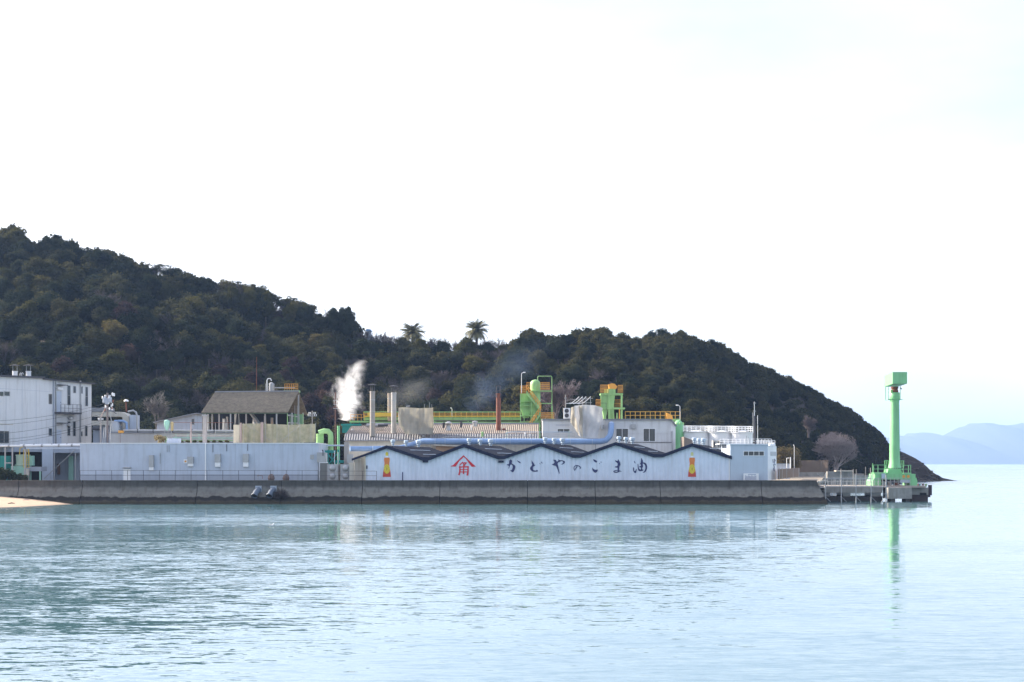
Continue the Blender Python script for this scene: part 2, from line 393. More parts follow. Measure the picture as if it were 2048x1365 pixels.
# sandy beach at the foot of the wall
m = M(); bx = np.linspace(X_(-500, 209), X_(165, 209), 60); by = np.linspace(150, 209.6, 30)
vs = []
for y in by:
    for x in bx:
        u = 1024 + FPX * x / 209
        hgt = ip([(-500, 2.0), (0, 1.15), (60, 0.8), (110, 0.42), (150, 0.02), (170, -0.3)], u)
        ye = ip([(-500, 150), (-100, 172), (0, 184), (60, 191), (110, 198), (150, 207), (170, 209)], u)
        t = (y - ye) / (209.6 - ye)
        z = hgt * t ** 0.8 if t > 0 else t * 1.2
        vs.append((x, y, z + 0.03 * math.sin(x * 1.3) * math.sin(y * 1.7)))
nb = len(bx); m.add(vs, [(j * nb + i, j * nb + i + 1, (j + 1) * nb + i + 1, (j + 1) * nb + i) for j in range(len(by) - 1) for i in range(nb - 1)])
m.build('beach', mat('beach_sand', (0.50, 0.36, 0.25), 0.95, var=0.25, vscale=1.5, bump=0.3), smooth=True, kind='structure')

# far mountains across the strait
MT = [(1300, 900), (1500, 893), (1700, 884), (1790, 876), (1810, 872), (1832, 868), (1848, 872), (1862, 868), (1885, 870), (1905, 858), (1930, 854), (1955, 851), (1980, 856), (2005, 849),
      (2030, 845), (2060, 848), (2100, 840), (2180, 852), (2300, 846), (2500, 870), (2700, 890), (2800, 926)]
m = M(); us2 = np.linspace(1300, 2800, 160); vs = []
for j, t in enumerate(np.linspace(0, 1, 14)):
    for u in us2:
        y = 9000 + 2200 * t
        prof = math.sin(min(t * 1.25, 1) * math.pi / 2)
        zc = Z_(ip(MT, u), 10760) + 6 * math.sin(u * .31) + 4 * math.sin(u * .83)
        z = max(-5, zc * prof * (1 + 0.22 * (1 - t) * math.sin(u * 0.045 + 3 * t) * prof)) if 0 < t < 1 else -5
        if t > 0.82: z = zc * (1 - (t - 0.8) * 2.5)
        vs.append((X_(u, 10760) + 0, y, z))
n2_ = len(us2); m.add(vs, [(j * n2_ + i, j * n2_ + i + 1, (j + 1) * n2_ + i + 1, (j + 1) * n2_ + i) for j in range(13) for i in range(n2_ - 1)])
m.build('mountains', mat('far_forest', (0.07, 0.08, 0.075), 0.95), smooth=True, kind='structure')

# ------------------------------------------------------------------ trees
def np_mesh(name, V, Q, mats, Tm=None):
    me = bpy.data.meshes.new(name); me.vertices.add(len(V)); me.vertices.foreach_set('co', np.asarray(V, np.float32).ravel())
    Q = np.asarray(Q, np.int32); nf = len(Q); me.loops.add(nf * 4); me.loops.foreach_set('vertex_index', Q.ravel())
    me.polygons.add(nf); me.polygons.foreach_set('loop_start', np.arange(0, nf * 4, 4, dtype=np.int32)); me.polygons.foreach_set('loop_total', np.full(nf, 4, np.int32))
    for q in mats: me.materials.append(q)
    me.update(calc_edges=True); me.validate(); return me
def leaf_quads(C, S, rng, up=0.0, outd=None):
    """one small quad per centre C, edge S; random tilt, leaning to the outward direction"""
    n = len(C); d = rng.normal(size=(n, 3)); d[:, 2] += up
    if outd is not None: d = d * 0.8 + outd * 1.1
    d /= np.linalg.norm(d, axis=1, keepdims=True) + 1e-9
    a = np.cross(d, rng.normal(size=(n, 3))); a /= np.linalg.norm(a, axis=1, keepdims=True) + 1e-9
    b = np.cross(d, a); S = np.asarray(S).reshape(-1, 1)
    V = np.stack([C - a * S - b * S * .6, C + a * S - b * S * .6, C + a * S + b * S * .6, C - a * S + b * S * .6], 1).reshape(-1, 3)
    return V, np.arange(4 * n).reshape(n, 4)
def blob(c, r, rng, nu_=8, nv=6):
    V = []; 
    for j in range(nv + 1):
        th = math.pi * j / nv
        for i in range(nu_):
            a = 2 * math.pi * i / nu_; k = 1 + rng.uniform(-.14, .14) if 0 < j < nv else 1
            V.append((c[0] + r * k * math.sin(th) * math.cos(a), c[1] + r * k * math.sin(th) * math.sin(a), c[2] + r * .85 * k * math.cos(th)))
    Q = [(j * nu_ + i, j * nu_ + (i + 1) % nu_, (j + 1) * nu_ + (i + 1) % nu_, (j + 1) * nu_ + i) for j in range(nv) for i in range(nu_)]
    return np.array(V), np.array(Q)
def cat(parts):
    V = []; Q = []; n = 0
    for v, q in parts: V.append(v); Q.append(q + n); n += len(v)
    return np.concatenate(V), np.concatenate(Q)
def crown_mesh(seed, H=10, R=3.7, kind='round', nl=150, ls=0.18):
    rng = np.random.RandomState(seed); parts = []
    if kind == 'round': nc = 32; c0 = np.array([0, 0, H * .50]); sk = rng.uniform(.75, 1.15, 2); ex = np.array([R * .88 * sk[0], R * .88 * sk[1], H * rng.uniform(.34, .44)]); rr = (0.5, 1.35)
    elif kind == 'tall': nc = 15; c0 = np.array([0, 0, H * .58]); ex = np.array([R * .5, R * .5, H * .34]); rr = (1.0, 1.6)
    elif kind == 'umbrella': nc = 24; c0 = np.array([0, 0, H * .70]); ex = np.array([R * .80, R * .80, H * .25]); rr = (0.5, 1.0)
    else: nc = 12; c0 = np.array([0, 0, H * .42]); ex = np.array([R * .8, R * .8, H * .26]); rr = (1.0, 1.5)
    for i in range(nc):
        d = rng.normal(size=3); d /= np.linalg.norm(d); d[2] = abs(d[2]) * 1.1 - 0.25
        k = rng.uniform(.55, 1.0); c = c0 + d * ex * k; r = rng.uniform(*rr) * R / 3.7
        if kind != 'umbrella': parts.append(blob(c, r * .62, rng))
        dd = rng.normal(size=(nl, 3)); dd /= np.linalg.norm(dd, axis=1, keepdims=True)
        # leaf sprays gather in tufts on the clump's surface
        tuft = rng.normal(size=(14, 3)); tuft /= np.linalg.norm(tuft, axis=1, keepdims=True)
        near = (dd @ tuft.T).max(1)
        rad = r * (0.62 + 0.30 * rng.rand(nl) + 0.42 * np.clip((near - .6) / .4, 0, 1) * rng.uniform(.3, 1.2, nl))
        C = c + dd * rad[:, None] * np.array([1, 1, .88])
        parts.append(leaf_quads(C, rng.uniform(.6, 1.3, nl) * ls, rng, .3, dd))
        # sprigs that stand out of the clump
        ns = max(6, nl // 7); sd_ = rng.normal(size=(ns, 3)); sd_[:, 2] = np.abs(sd_[:, 2]) * .9; sd_ /= np.linalg.norm(sd_, axis=1, keepdims=True)
        for q_ in (1.08, 1.22, 1.36): parts.append(leaf_quads(c + sd_ * r * q_ * np.array([1, 1, .95]), rng.uniform(.45, .8, ns) * ls * (1.6 - .5 * q_), rng, .2, sd_))
    if kind != 'umbrella':
        parts.append(blob(c0 + np.array([0, 0, -.3]), min(ex) * .75, rng))
    return cat(parts)
def tube_np(a, b, ra, rb, n=4):
    a = np.array(a, float); b = np.array(b, float); d = b - a; d /= np.linalg.norm(d) + 1e-9
    u = np.cross(d, [0, 0, 1.0]) if abs(d[2]) < .95 else np.cross(d, [1.0, 0, 0]); u /= np.linalg.norm(u); w_ = np.cross(d, u)
    ang = np.arange(n) * 2 * math.pi / n; ring = np.cos(ang)[:, None] * u + np.sin(ang)[:, None] * w_
    V = np.concatenate([a + ring * ra, b + ring * rb]); Q = np.array([(i, (i + 1) % n, n + (i + 1) % n, n + i) for i in range(n)])
    return V, Q
def branch_mesh(seed, H=10, spread=0.75, levels=5, kids_=3, r0=0.22, len0=0.30, rmin=0.028, fork=0.16, up=0.25, nstems=1):
    rng = np.random.RandomState(seed); parts = []
    def grow(p, d, Ln, r, lev):
        mid = p + d * Ln * .55 + rng.normal(size=3) * Ln * .05; e = p + d * Ln + rng.normal(size=3) * Ln * .09
        n = 6 if lev > 3 else 4 if lev > 1 else 3
        parts.append(tube_np(p, mid, r, r * .82, n)); parts.append(tube_np(mid, e, r * .82, r * .64, n))
        if lev == 0: return
        for k in range(kids_ + (1 if rng.rand() < .4 else 0)):
            dn = d + rng.normal(size=3) * spread * .62 + np.array([0, 0, up * .4]); dn /= np.linalg.norm(dn)
            st = e if k < 2 else mid
            grow(st, dn, Ln * rng.uniform(.62, .86), max(r * .58, rmin), lev - 1)
    for s_ in range(nstems):
        d = np.array([rng.normal() * .25, rng.normal() * .25, 1.0]) if nstems > 1 else np.array([0.04, 0, 1.0]); d /= np.linalg.norm(d)
        grow(np.array([rng.normal() * .2 * (nstems > 1), 0, -.4]), d, H * len0, r0, levels)
    return cat(parts)
def trunk_np(seed, H, r, crown_z, n=6, limbs=5, R=2.5):
    rng = np.random.RandomState(seed); parts = [tube_np((0, 0, -.8), (.1, 0, H * .35), r, r * .8, 7), tube_np((.1, 0, H * .35), (0, .1, H * .7), r * .8, r * .4, 6)]
    for k in range(limbs):
        a = rng.uniform(0, 6.28); z = H * rng.uniform(.25, .5)
        parts.append(tube_np((.05, 0, z), (math.cos(a) * R * rng.uniform(.6, .95), math.sin(a) * R * rng.uniform(.6, .95), crown_z + rng.uniform(-.5, 1)), r * .5, r * .15, 5))
    return cat(parts)

leafE = leaf_mat('evergreen_leaves', (0.0116, 0.0187, 0.0142), (0.0281, 0.0374, 0.0234), (0.0702, 0.0678, 0.0305))
leafY = leaf_mat('yellowish_green_leaves', (0.0397, 0.0468, 0.0187), (0.0877, 0.0844, 0.0305), (0.1404, 0.1170, 0.0468))
leafB = leaf_mat('russet_leaves', (0.030, 0.023, 0.024), (0.058, 0.042, 0.042), (0.095, 0.062, 0.050))
leafG = leaf_mat('dull_green_leaves', (0.0187, 0.0281, 0.0199), (0.0421, 0.0515, 0.0317), (0.0877, 0.0877, 0.0492))

KINDS_T = {}
def proto(key, V, Q, leaf, tV, tQ, tm):
    me = np_mesh('crown', V, Q, [leaf]) if V is not None else None
    mt = np_mesh('trunk', tV, tQ, [tm])
    KINDS_T[key] = (me, mt)
for i in range(5):
    proto(('evergreen', i), *crown_mesh(10 + i, 10, 3.9, 'round'), leafE, *trunk_np(i, 10, .24, 4.5), bark)
for i in range(3):
    proto(('dull', i), *crown_mesh(30 + i, 10, 3.9, 'round'), leafG, *trunk_np(20 + i, 10, .24, 4.5), bark)
for i in range(2):
    proto(('yellow', i), *crown_mesh(40 + i, 10, 3.9, 'round'), leafY, *trunk_np(30 + i, 10, .24, 4.5), bark)
for i in range(2):
    proto(('russet', i), *crown_mesh(50 + i, 10, 3.4, 'tall', nl=120, ls=.2), leafB, *trunk_np(40 + i, 10, .2, 4.5), bark)
for i in range(2):
    proto(('conifer', i), *crown_mesh(60 + i, 10, 2.8, 'tall'), leafE, *trunk_np(50 + i, 10, .2, 4.0, R=1.5), bark)
def merge_trunk(seed, H, nst):
    return branch_mesh(seed, H, .42, 4, 2, .17, .34, .04, nstems=nst)
for i in range(3):
    proto(('umbrella', i), *crown_mesh(70 + i, 13, 4.2, 'umbrella', nl=80, ls=.17), leafY if i else leafG, *merge_trunk(60 + i, 12.0, 2), bark)
for i in range(4):
    V, Q = branch_mesh(80 + i, 9.5, .55, 5, 3, .17, .27, .026, nstems=1 + i % 2)
    proto(('bare', i), None, None, None, V, Q, twigm)

TREE_N = 0
def place_tree(key, x, y, z, h, rz, label, group, cat_='tree', sx=1.0):
    me, mt = KINDS_T[key]
    base = {'umbrella': 13, 'bare': 9.5}.get(key[0], 10)
    s = h / base
    nm = 'bare_tree' if key[0] == 'bare' else 'broadleaf_tree'
    r = bpy.data.objects.new(nm, None); COL.objects.link(r); r.location = (x, y, z); r.rotation_euler = (0, 0, rz); r.scale = (s * sx, s * sx, s)
    r['label'] = label; r['category'] = cat_; r['group'] = group
    for nme, q in (('crown', me), ('trunk', mt)):
        if q is None: continue
        o = bpy.data.objects.new(nme if not (nme == 'trunk' and me is None) else 'branches', q); COL.objects.link(o); o.parent = r
    return r

# candidate positions over the hillside
rs = np.random.RandomState(21); cand = []
sp = 5.0
def kind_at(u, t):
    q = rs.rand()
    if u < 420:
        w_ = [('evergreen', .60), ('dull', .22), ('yellow', .08), ('russet', .05), ('bare', .05)]
        if t > .5 and u < 120: w_ = [('evergreen', .3), ('dull', .4), ('yellow', .3)]
    elif u < 700: w_ = [('evergreen', .36), ('dull', .16), ('russet', .30), ('bare', .14), ('yellow', .04)]
    elif u < 1020: w_ = [('evergreen', .30), ('dull', .26), ('yellow', .18), ('bare', .14), ('russet', .16)]
    elif u < 1350: w_ = [('evergreen', .46), ('dull', .40), ('yellow', .12), ('bare', .02)]
    else: w_ = [('evergreen', .80), ('dull', .12), ('conifer', .08)]
    s_ = 0
    for k, p in w_:
        s_ += p
        if q < s_: return k
    return 'evergreen'
for t in np.arange(0.02, 1.03, 0.037):
    for u in np.arange(-260, 1786, 1):
        yf, yc = ip(YF, u), ip(YC, u); y = yf + t * (yc - yf)
        if rs.rand() > 1.0 / (sp * FPX / y) * (8.0 / max(ip(TH, u), 4.0)) ** .8: continue
        uu = u + rs.uniform(-6, 6); y = y + rs.uniform(-3, 3); x = X_(uu, y)
        th = ip(TH, uu)
        if th < 2.0: continue
        k = kind_at(uu, t)
        edge = t > .9
        h = th * rs.uniform(.78, 1.05)
        if not edge: h *= rs.uniform(.85, 1.12)
        if edge and 0.92 < t: h = th * rs.uniform(.86, 1.04)
        ok = all((x - c[0]) ** 2 + (y - c[1]) ** 2 > (1.9) ** 2 for c in cand[-260:])
        if not ok: continue
        cand.append((x, y, ground_z(x, y), h, k, uu, t))
# which show largest: paint discs far to near on a coarse picture and count what stays visible
G = 4; gw, gh = 2048 // G, 1365 // G; ids = np.full((gh, gw), -1, int)
SKYL = [(0, 755), (185, 768), (186, 860), (400, 860), (404, 826), (430, 784), (597, 783), (606, 826), (660, 850), (700, 835), (1040, 835), (1042, 760), (1100, 760), (1104, 835), (1200, 830), (1202, 772), (1246, 772), (1250, 830), (1365, 840), (1505, 862), (1550, 885), (1600, 925), (1700, 940), (2048, 960)]
yy, xx = np.mgrid[0:gh, 0:gw]
for i in sorted(range(len(cand)), key=lambda i: -cand[i][1]):
    x, y, z, h, k, uu, t = cand[i]
    cx, cyy = 1024 + FPX * x / y, HOR - FPX * (z + h * .62 - CZ) / y; rr_ = h * .38 * FPX / y
    x0, x1 = max(0, int((cx - rr_) / G)), min(gw, int((cx + rr_) / G) + 1); y0, y1 = max(0, int((cyy - rr_) / G)), min(gh, int((cyy + rr_) / G) + 1)
    if x0 >= x1 or y0 >= y1: continue
    sub = ids[y0:y1, x0:x1]; sub[((xx[y0:y1, x0:x1] * G - cx) ** 2 + (yy[y0:y1, x0:x1] * G - cyy) ** 2) < rr_ ** 2] = i
for c in range(gw):
    ids[int(ip(SKYL, c * G) / G):, c] = -1
cnt = np.bincount(ids[ids >= 0].ravel(), minlength=len(cand))
order = sorted(range(len(cand)), key=lambda i: -cnt[i])
NIND = 285
indiv = set(i for i in order[:NIND] if cnt[i] > 0)
ADJ = {'evergreen': 'dark evergreen tree', 'dull': 'dull green broadleaf tree', 'yellow': 'yellowish green leafy tree', 'russet': 'reddish brown leaved tree', 'bare': 'leafless grey branched tree', 'conifer': 'narrow dark evergreen tree'}
LM = [(-300, 'above the white factory'), (190, 'above the pole cluster'), (300, 'above the lean-to shed'), (400, 'above the open slate roof'), (540, 'above the silver vessel'), (620, 'above the white steam plume'),
      (740, 'above the pair of pale chimneys'), (850, 'above the long green conveyor gantry'), (960, 'above the rusty chimney'), (1030, 'above the stair tower'), (1110, 'above the silver tarpaulin'), (1190, 'above the smaller green tower'), (1260, 'above the orange railed platform'),
      (1370, 'above the white storage tanks'), (1500, 'above the annex mast'), (1560, 'above the ivy screen'), (1620, 'above the bare cherry tree'), (1720, 'beside the green crane column')]
def where(u, t):
    s_ = [b for a, b in LM if u >= a][-1]
    lv = 'on the crest' if t > .93 else 'just below the crest' if t > .82 else 'near the top' if t > .72 else 'high on the slope' if t > .62 else 'above the halfway line' if t > .52 else 'halfway up the slope' if t > .42 else 'below the halfway line' if t > .32 else 'low on the slope' if t > .22 else 'near the foot' if t > .11 else 'at the very foot'
    return lv + ' ' + s_
SP_CREST = [(450, 'umbrella', 1, 12), (476, 'umbrella', 0, 12.5), (508, 'umbrella', 0, 13), (538, 'umbrella', 2, 11.5), (588, 'umbrella', 0, 11), (616, 'umbrella', 1, 9.5), (438, 'umbrella', 0, 13), (462, 'umbrella', 1, 13), (492, 'umbrella', 2, 14), (523, 'umbrella', 1, 13.5), (575, 'umbrella', 1, 12), (602, 'umbrella', 2, 11), (322, 'umbrella', 0, 13), (680, 'bare', 1, 11.5), (655, 'bare', 0, 9), (735, 'bare', 2, 8), (762, 'bare', 3, 9), (790, 'bare', 1, 8.5),
            (770, 'bare', 2, 8), (748, 'bare', 0, 9), (722, 'bare', 1, 8), (802, 'bare', 3, 9), (845, 'bare', 1, 8.5), (875, 'bare', 3, 8.5), (902, 'bare', 1, 8), (972, 'bare', 0, 8), (1018, 'bare', 3, 8), (862, 'bare', 0, 9), (888, 'bare', 2, 9), (915, 'bare', 3, 8.5), (985, 'bare', 1, 9), (1005, 'bare', 2, 9.5), (305, 'bare', 1, 11), (545, 'bare', 2, 10), (560, 'bare', 3, 10), (508, 'bare', 0, 9)]
CRT = [(300, 522), (322, 524), (345, 540), (425, 556), (440, 556), (470, 556), (500, 561), (535, 570), (548, 592), (560, 588), (600, 591), (628, 612), (640, 626), (655, 604), (690, 600), (708, 612), (720, 640), (740, 648), (765, 650), (800, 655), (860, 656), (900, 664), (985, 654), (1018, 672)]
for u, k, v, h in SP_CREST:
    y = ip(YC, u) - 2; x = X_(u, y); g_ = ground_z(x, y); z = g_ - .6
    top = Z_(ip(CRT, u) + rs.uniform(0, 6), y); h = max(top - z, 5.0)
    LB = {'umbrella': 'tall thin trunked tree with a flat open crown', 'bare': 'leafless twiggy tree standing against the sky'}[k]
    place_tree((k, v), x, y, z, h, rs.uniform(0, 6.28), LB + ', ' + where(u, .95).replace('on the crest ', ''), 'trees standing against the sky on the crest', sx=1.0 if k == 'bare' else min(1.25, 13 / h * 1.05))
for u, k, top_, lab in ((446, 'dull', 572, 'dull green tree filling the first gap under the flat crowned trees'), (466, 'yellow', 566, 'olive tree among the flat crowned trees, nearest their start'), (484, 'dull', 576, 'dull tree between the trunks of the flat crowned trees'), (503, 'yellow', 566, 'olive domed tree at the middle of the flat crowned row'), (519, 'dull', 572, 'dull domed tree beside the olive one in the flat crowned row'), (532, 'yellow', 574, 'last olive domed tree before the gap in the crest row'), (583, 'yellow', 596, 'olive tree under the flat crowns after the gap in the crest row'), (610, 'dull', 604, 'dull tree where the crest row steps down'), (636, 'dull', 620, 'low dull tree at the end of the crest row'), (668, 'dull', 606, 'rounded grey-green tree on the crest next to the dip, above the steam plume'), (692, 'dull', 602, 'second rounded grey-green tree on the crest edge above the steam plume'), (936, 'yellow', 668, 'small olive tree on the crest tucked under one side of the taller palm'), (971, 'dull', 676, 'small dull tree on the crest on the seaward side of the taller palm'),
                        (806, 'dull', 668, 'small dull tree on the crest before the half hidden palm'), (842, 'yellow', 672, 'olive tree on the crest just seaward of the half hidden palm'), (884, 'dull', 676, 'low rounded tree on the crest between the two palms'), (1003, 'yellow', 684, 'olive bushy tree in the dip of the crest beyond the taller palm')):
    y = ip(YC, u) - 7; x = X_(u, y); z = ground_z(x, y) - .5; h = max(Z_(top_, y) - z, 3.5); place_tree((k, u % 2), x, y, z, h, u * 1.0, lab, 'trees standing against the sky on the crest', sx=min(1.3, 8.5 / h))
hy = sorted(cand[i][3] / cand[i][1] for i in indiv); q33, q67 = hy[len(hy) // 3], hy[2 * len(hy) // 3]
for i in indiv:
    x, y, z, h, k, uu, t = cand[i]
    if any(abs(uu - s_[0]) < 16 and t > .85 and uu > 425 for s_ in SP_CREST): h *= .62
    nv = {'evergreen': 5, 'dull': 3, 'yellow': 2, 'russet': 2, 'bare': 4, 'conifer': 2}[k]
    place_tree((k, int(rs.randint(nv))), x, y, z - .3, h, rs.uniform(0, 6.28), ('broad ' if h / y > q67 else 'small ' if h / y < q33 else '') + ADJ[k] + ' ' + where(uu, t), 'trees on the wooded hillside', sx=rs.uniform(.95, 1.2))
# the rest of the wood, one mass
parts = []; 
for i, c in enumerate(cand):
    if i in indiv: continue
    x, y, z, h, k, uu, t = c
    if k in ('bare',) and rs.rand() < .5: k = 'dull'
    V, Q = None, None
    key = ('low', int(rs.randint(4)))
    if key not in KINDS_T: KINDS_T[key] = crown_mesh(200 + key[1], 10, 4.2, 'round', nl=34, ls=.34)
    V, Q = KINDS_T[key]; a = rs.uniform(0, 6.28); ca_, sa_ = math.cos(a), math.sin(a); s_ = h / 10
    if any(abs(uu - s2[0]) < 16 and t > .85 and uu > 425 for s2 in SP_CREST): s_ *= .6
    R_ = np.array([[ca_, -sa_, 0], [sa_, ca_, 0], [0, 0, 1]])
    parts.append(((V @ R_.T) * s_ + np.array([x, y, z - .5]), Q))
# bushes filling the gaps near the ground
for j in range(1900):
    uu = rs.uniform(-250, 1776); t = rs.uniform(0, 1.0); yf, yc = ip(YF, uu), ip(YC, uu); y = yf + t * (yc - yf); x = X_(uu, y)
    if ip(TH, uu) < 1.5: continue
    key = ('bush', int(rs.randint(3)))
    if key not in KINDS_T: KINDS_T[key] = crown_mesh(300 + key[1], 5, 3.2, 'low', nl=26, ls=.42)
    V, Q = KINDS_T[key]; s_ = rs.uniform(.5, .9); parts.append((V * s_ + np.array([x, y, ground_z(x, y) - .6]), Q))
for j in range(1500):
    uu = rs.uniform(-250, 1776); t = rs.uniform(.94, 1.06); yf, yc = ip(YF, uu), ip(YC, uu); y = yf + t * (yc - yf); x = X_(uu, y)
    if ip(TH, uu) < 1.5 or (440 < uu < 640 and rs.rand() < .45): continue
    V, Q = KINDS_T[('bush', int(rs.randint(3)))]; s_ = rs.uniform(.6, 1.15) * min(1, ip(TH, uu) / 6); parts.append((V * s_ + np.array([x, y, ground_z(x, y) - .3]), Q))
V, Q = cat(parts)
o = bpy.data.objects.new('woodland', np_mesh('woodland', V, Q, [leafE])); COL.objects.link(o)
o['kind'] = 'stuff'; o['label'] = 'dense evergreen wood and undergrowth covering the hillside between the trees'; o['category'] = 'woodland'
print('TREES', len(cand), len(indiv), 'stuff faces', len(Q))

# scrub on the rocky point
parts = []
for j in range(70):
    uu = rs.uniform(1735, 1800); t = rs.uniform(.1, 1.0); yf, yc = ip(YF, uu), ip(YC, uu); y = yf + t * (yc - yf); x = X_(uu, y)
    V, Q = KINDS_T[('bush', int(rs.randint(3)))]; s_ = rs.uniform(.25, .5); parts.append((V * s_ + np.array([x, y, ground_z(x, y) - .4]), Q))
V, Q = cat(parts)
o = bpy.data.objects.new('scrub', np_mesh('scrub', V, Q, [leafB])); COL.objects.link(o); o['kind'] = 'stuff'; o['label'] = 'low brownish scrub on the slope of the rocky point'; o['category'] = 'scrub'


parts = []; rr2 = np.random.RandomState(8)
for j in range(170):
    uu = rr2.uniform(1788, 1914); t = rr2.uniform(0, 1.0) ** 1.6 if j % 2 else 0.02; yf, yc = ip(YF, uu), ip(YC, uu); y = yf + t * (yc - yf) - (2 if j % 2 == 0 else 0); x = X_(uu, y)
    V, Q = blob((0, 0, 0), rr2.uniform(.25, .85), rr2, 6, 4); V = V * rr2.uniform(.7, 1.3, 3) * np.array([1.4, 1, .6]) * (1 if uu < 1880 else .6); parts.append((V + np.array([x, y, max(ground_z(x, y), -.1)]), Q))
V, Q = cat(parts)
o = bpy.data.objects.new('rocks', np_mesh('rocks', V, Q, [mat('brown_rock', (.10, .075, .055), .95, var=.5, vscale=.6, c2=(.05, .04, .035))])); COL.objects.link(o); o['kind'] = 'stuff'; o['label'] = 'brown broken rocks along the shore of the point'; o['category'] = 'rocks'

# two date palms on the crest
def palm(px, py_top, Y, h, R, seed, label):
    rng = np.random.RandomState(seed); x = X_(px, Y); zt = Z_(py_top, Y)
    base = zt - h; r = T('palm_tree', label, 'palm tree', (x, Y, base), 'palms on the hill crest')
    m = M(); zc = h - R * .72
    m.tube([(x, Y, base - 1), (x + .1, Y, base + zc * .5), (x, Y, base + zc)], [.42, .38, .5], 9)
    m.build('trunk', bark, r)
    parts = []
    for k in range(95):
        a = rng.uniform(0, 6.28); el = rng.uniform(-.6, 1.45); Ln = R * rng.uniform(.88, 1.08)
        p = np.array([0, 0, zc + .2]); pts = [p]; n = 9
        for i in range(n):
            e = el - (i / n) ** 1.4 * 1.25
            d = np.array([math.cos(a) * math.cos(e), math.sin(a) * math.cos(e), math.sin(e)]); p = p + d * Ln / n; pts.append(p)
        for i in range(n):
            parts.append(tube_np(pts[i], pts[i + 1], .05, .04, 3))
            d = pts[i + 1] - pts[i]; d = d / np.linalg.norm(d); side = np.cross(d, [0, 0, 1.0]); side /= np.linalg.norm(side) + 1e-6
            wl = R * .17 * math.sin(math.pi * (0.12 + .82 * (i + .5) / n)) + .1
            for sg in (-1, 1):
                for q in (0.0, .5):
                    b0 = pts[i] + (pts[i + 1] - pts[i]) * q; tip = b0 + (side * sg * .9 + d * .75 - np.array([0, 0, .35])) * wl; wv = d * .10
                    parts.append((np.array([b0 - wv, b0 + wv, tip + wv * .3, tip - wv * .3]), np.array([[0, 1, 2, 3]])))
    V, Q = cat(parts)
    o = bpy.data.objects.new('crown', np_mesh('crown', V, Q, [palmleaf])); COL.objects.link(o); o.parent = r
palm(953, 642, 424, 7.0, 4.3, 3, 'date palm with a full round crown above the rusty chimney')
palm(826, 648, 426, 5.0, 4.4, 4, 'date palm half sunk in bare trees above the pale chimneys')
# ================================================================== built things
GZ = 2.7
def pane_window(parent, fr, px0, py0, px1, py1, n=1, fm=None, gm=None, t=1.0, out=0.05, nrow=1, name='window'):
    """frame mesh with its glass as a sub-part"""
    g = M(); g.fbox(fr, px0 + t * .6, py0 + t * .6, px1 - t * .6, py1 - t * .6, out * .35, 0.02)
    f = M()
    f.fbox(fr, px0, py0, px1, py0 + t, out, .02); f.fbox(fr, px0, py1 - t, px1, py1, out, .02)
    f.fbox(fr, px0, py0 + t, px0 + t, py1 - t, out, .02); f.fbox(fr, px1 - t, py0 + t, px1, py1 - t, out, .02)
    for i in range(1, n):
        c = px0 + (px1 - px0) * i / n; f.fbox(fr, c - t * .45, py0 + t, c + t * .45, py1 - t, out * .8, .02)
    for i in range(1, nrow):
        c = py0 + (py1 - py0) * i / nrow; f.fbox(fr, px0 + t, c - t * .4, px1 - t, c + t * .4, out * .7, .02)
    fo = f.build(name, fm or steel, parent); g.build('pane', gm or glass, fo); return fo

def railing(name, label, pts, h, n, mt, nr=2, r=0.025, group=None, parent=None, balusters=0, rr=None):
    """posts and rails along a path of world points (feet of the posts)"""
    root = parent or T(name, label, 'railing', pts[0], group)
    P_ = [Vector(p) for p in pts]; seg = [(P_[i + 1] - P_[i]).length for i in range(len(P_) - 1)]; tot = sum(seg)
    def at(s):
        for i, q in enumerate(seg):
            if s <= q + 1e-6: return P_[i] + (P_[i + 1] - P_[i]) * (s / q)
            s -= q
        return P_[-1]
    first = None; a0 = at(0)
    pm = M(); pm.box(a0.x - r, a0.y - r, a0.z, a0.x + r, a0.y + r, a0.z + h); first = pm.build('post', mt, root)
    for i in range(1, n):
        q = at(tot * i / (n - 1)); shift_copy(first, q.x - a0.x, q.y - a0.y, q.z - a0.z)
    for k in range(nr):
        z = h * (1 - k / max(nr, 1)) if nr > 1 else h
        m_ = M(); m_.tube([p + Vector((0, 0, z)) for p in P_], rr or r * .9, 6); m_.build('rail', mt, root)
    if balusters:
        m_ = M()
        for i in range(balusters):
            q = at(tot * (i + .5) / balusters); m_.box(q.x - r * .5, q.y - r * .5, q.z, q.x + r * .5, q.y + r * .5, q.z + h)
        m_.build('balusters', mt, root)
    return root

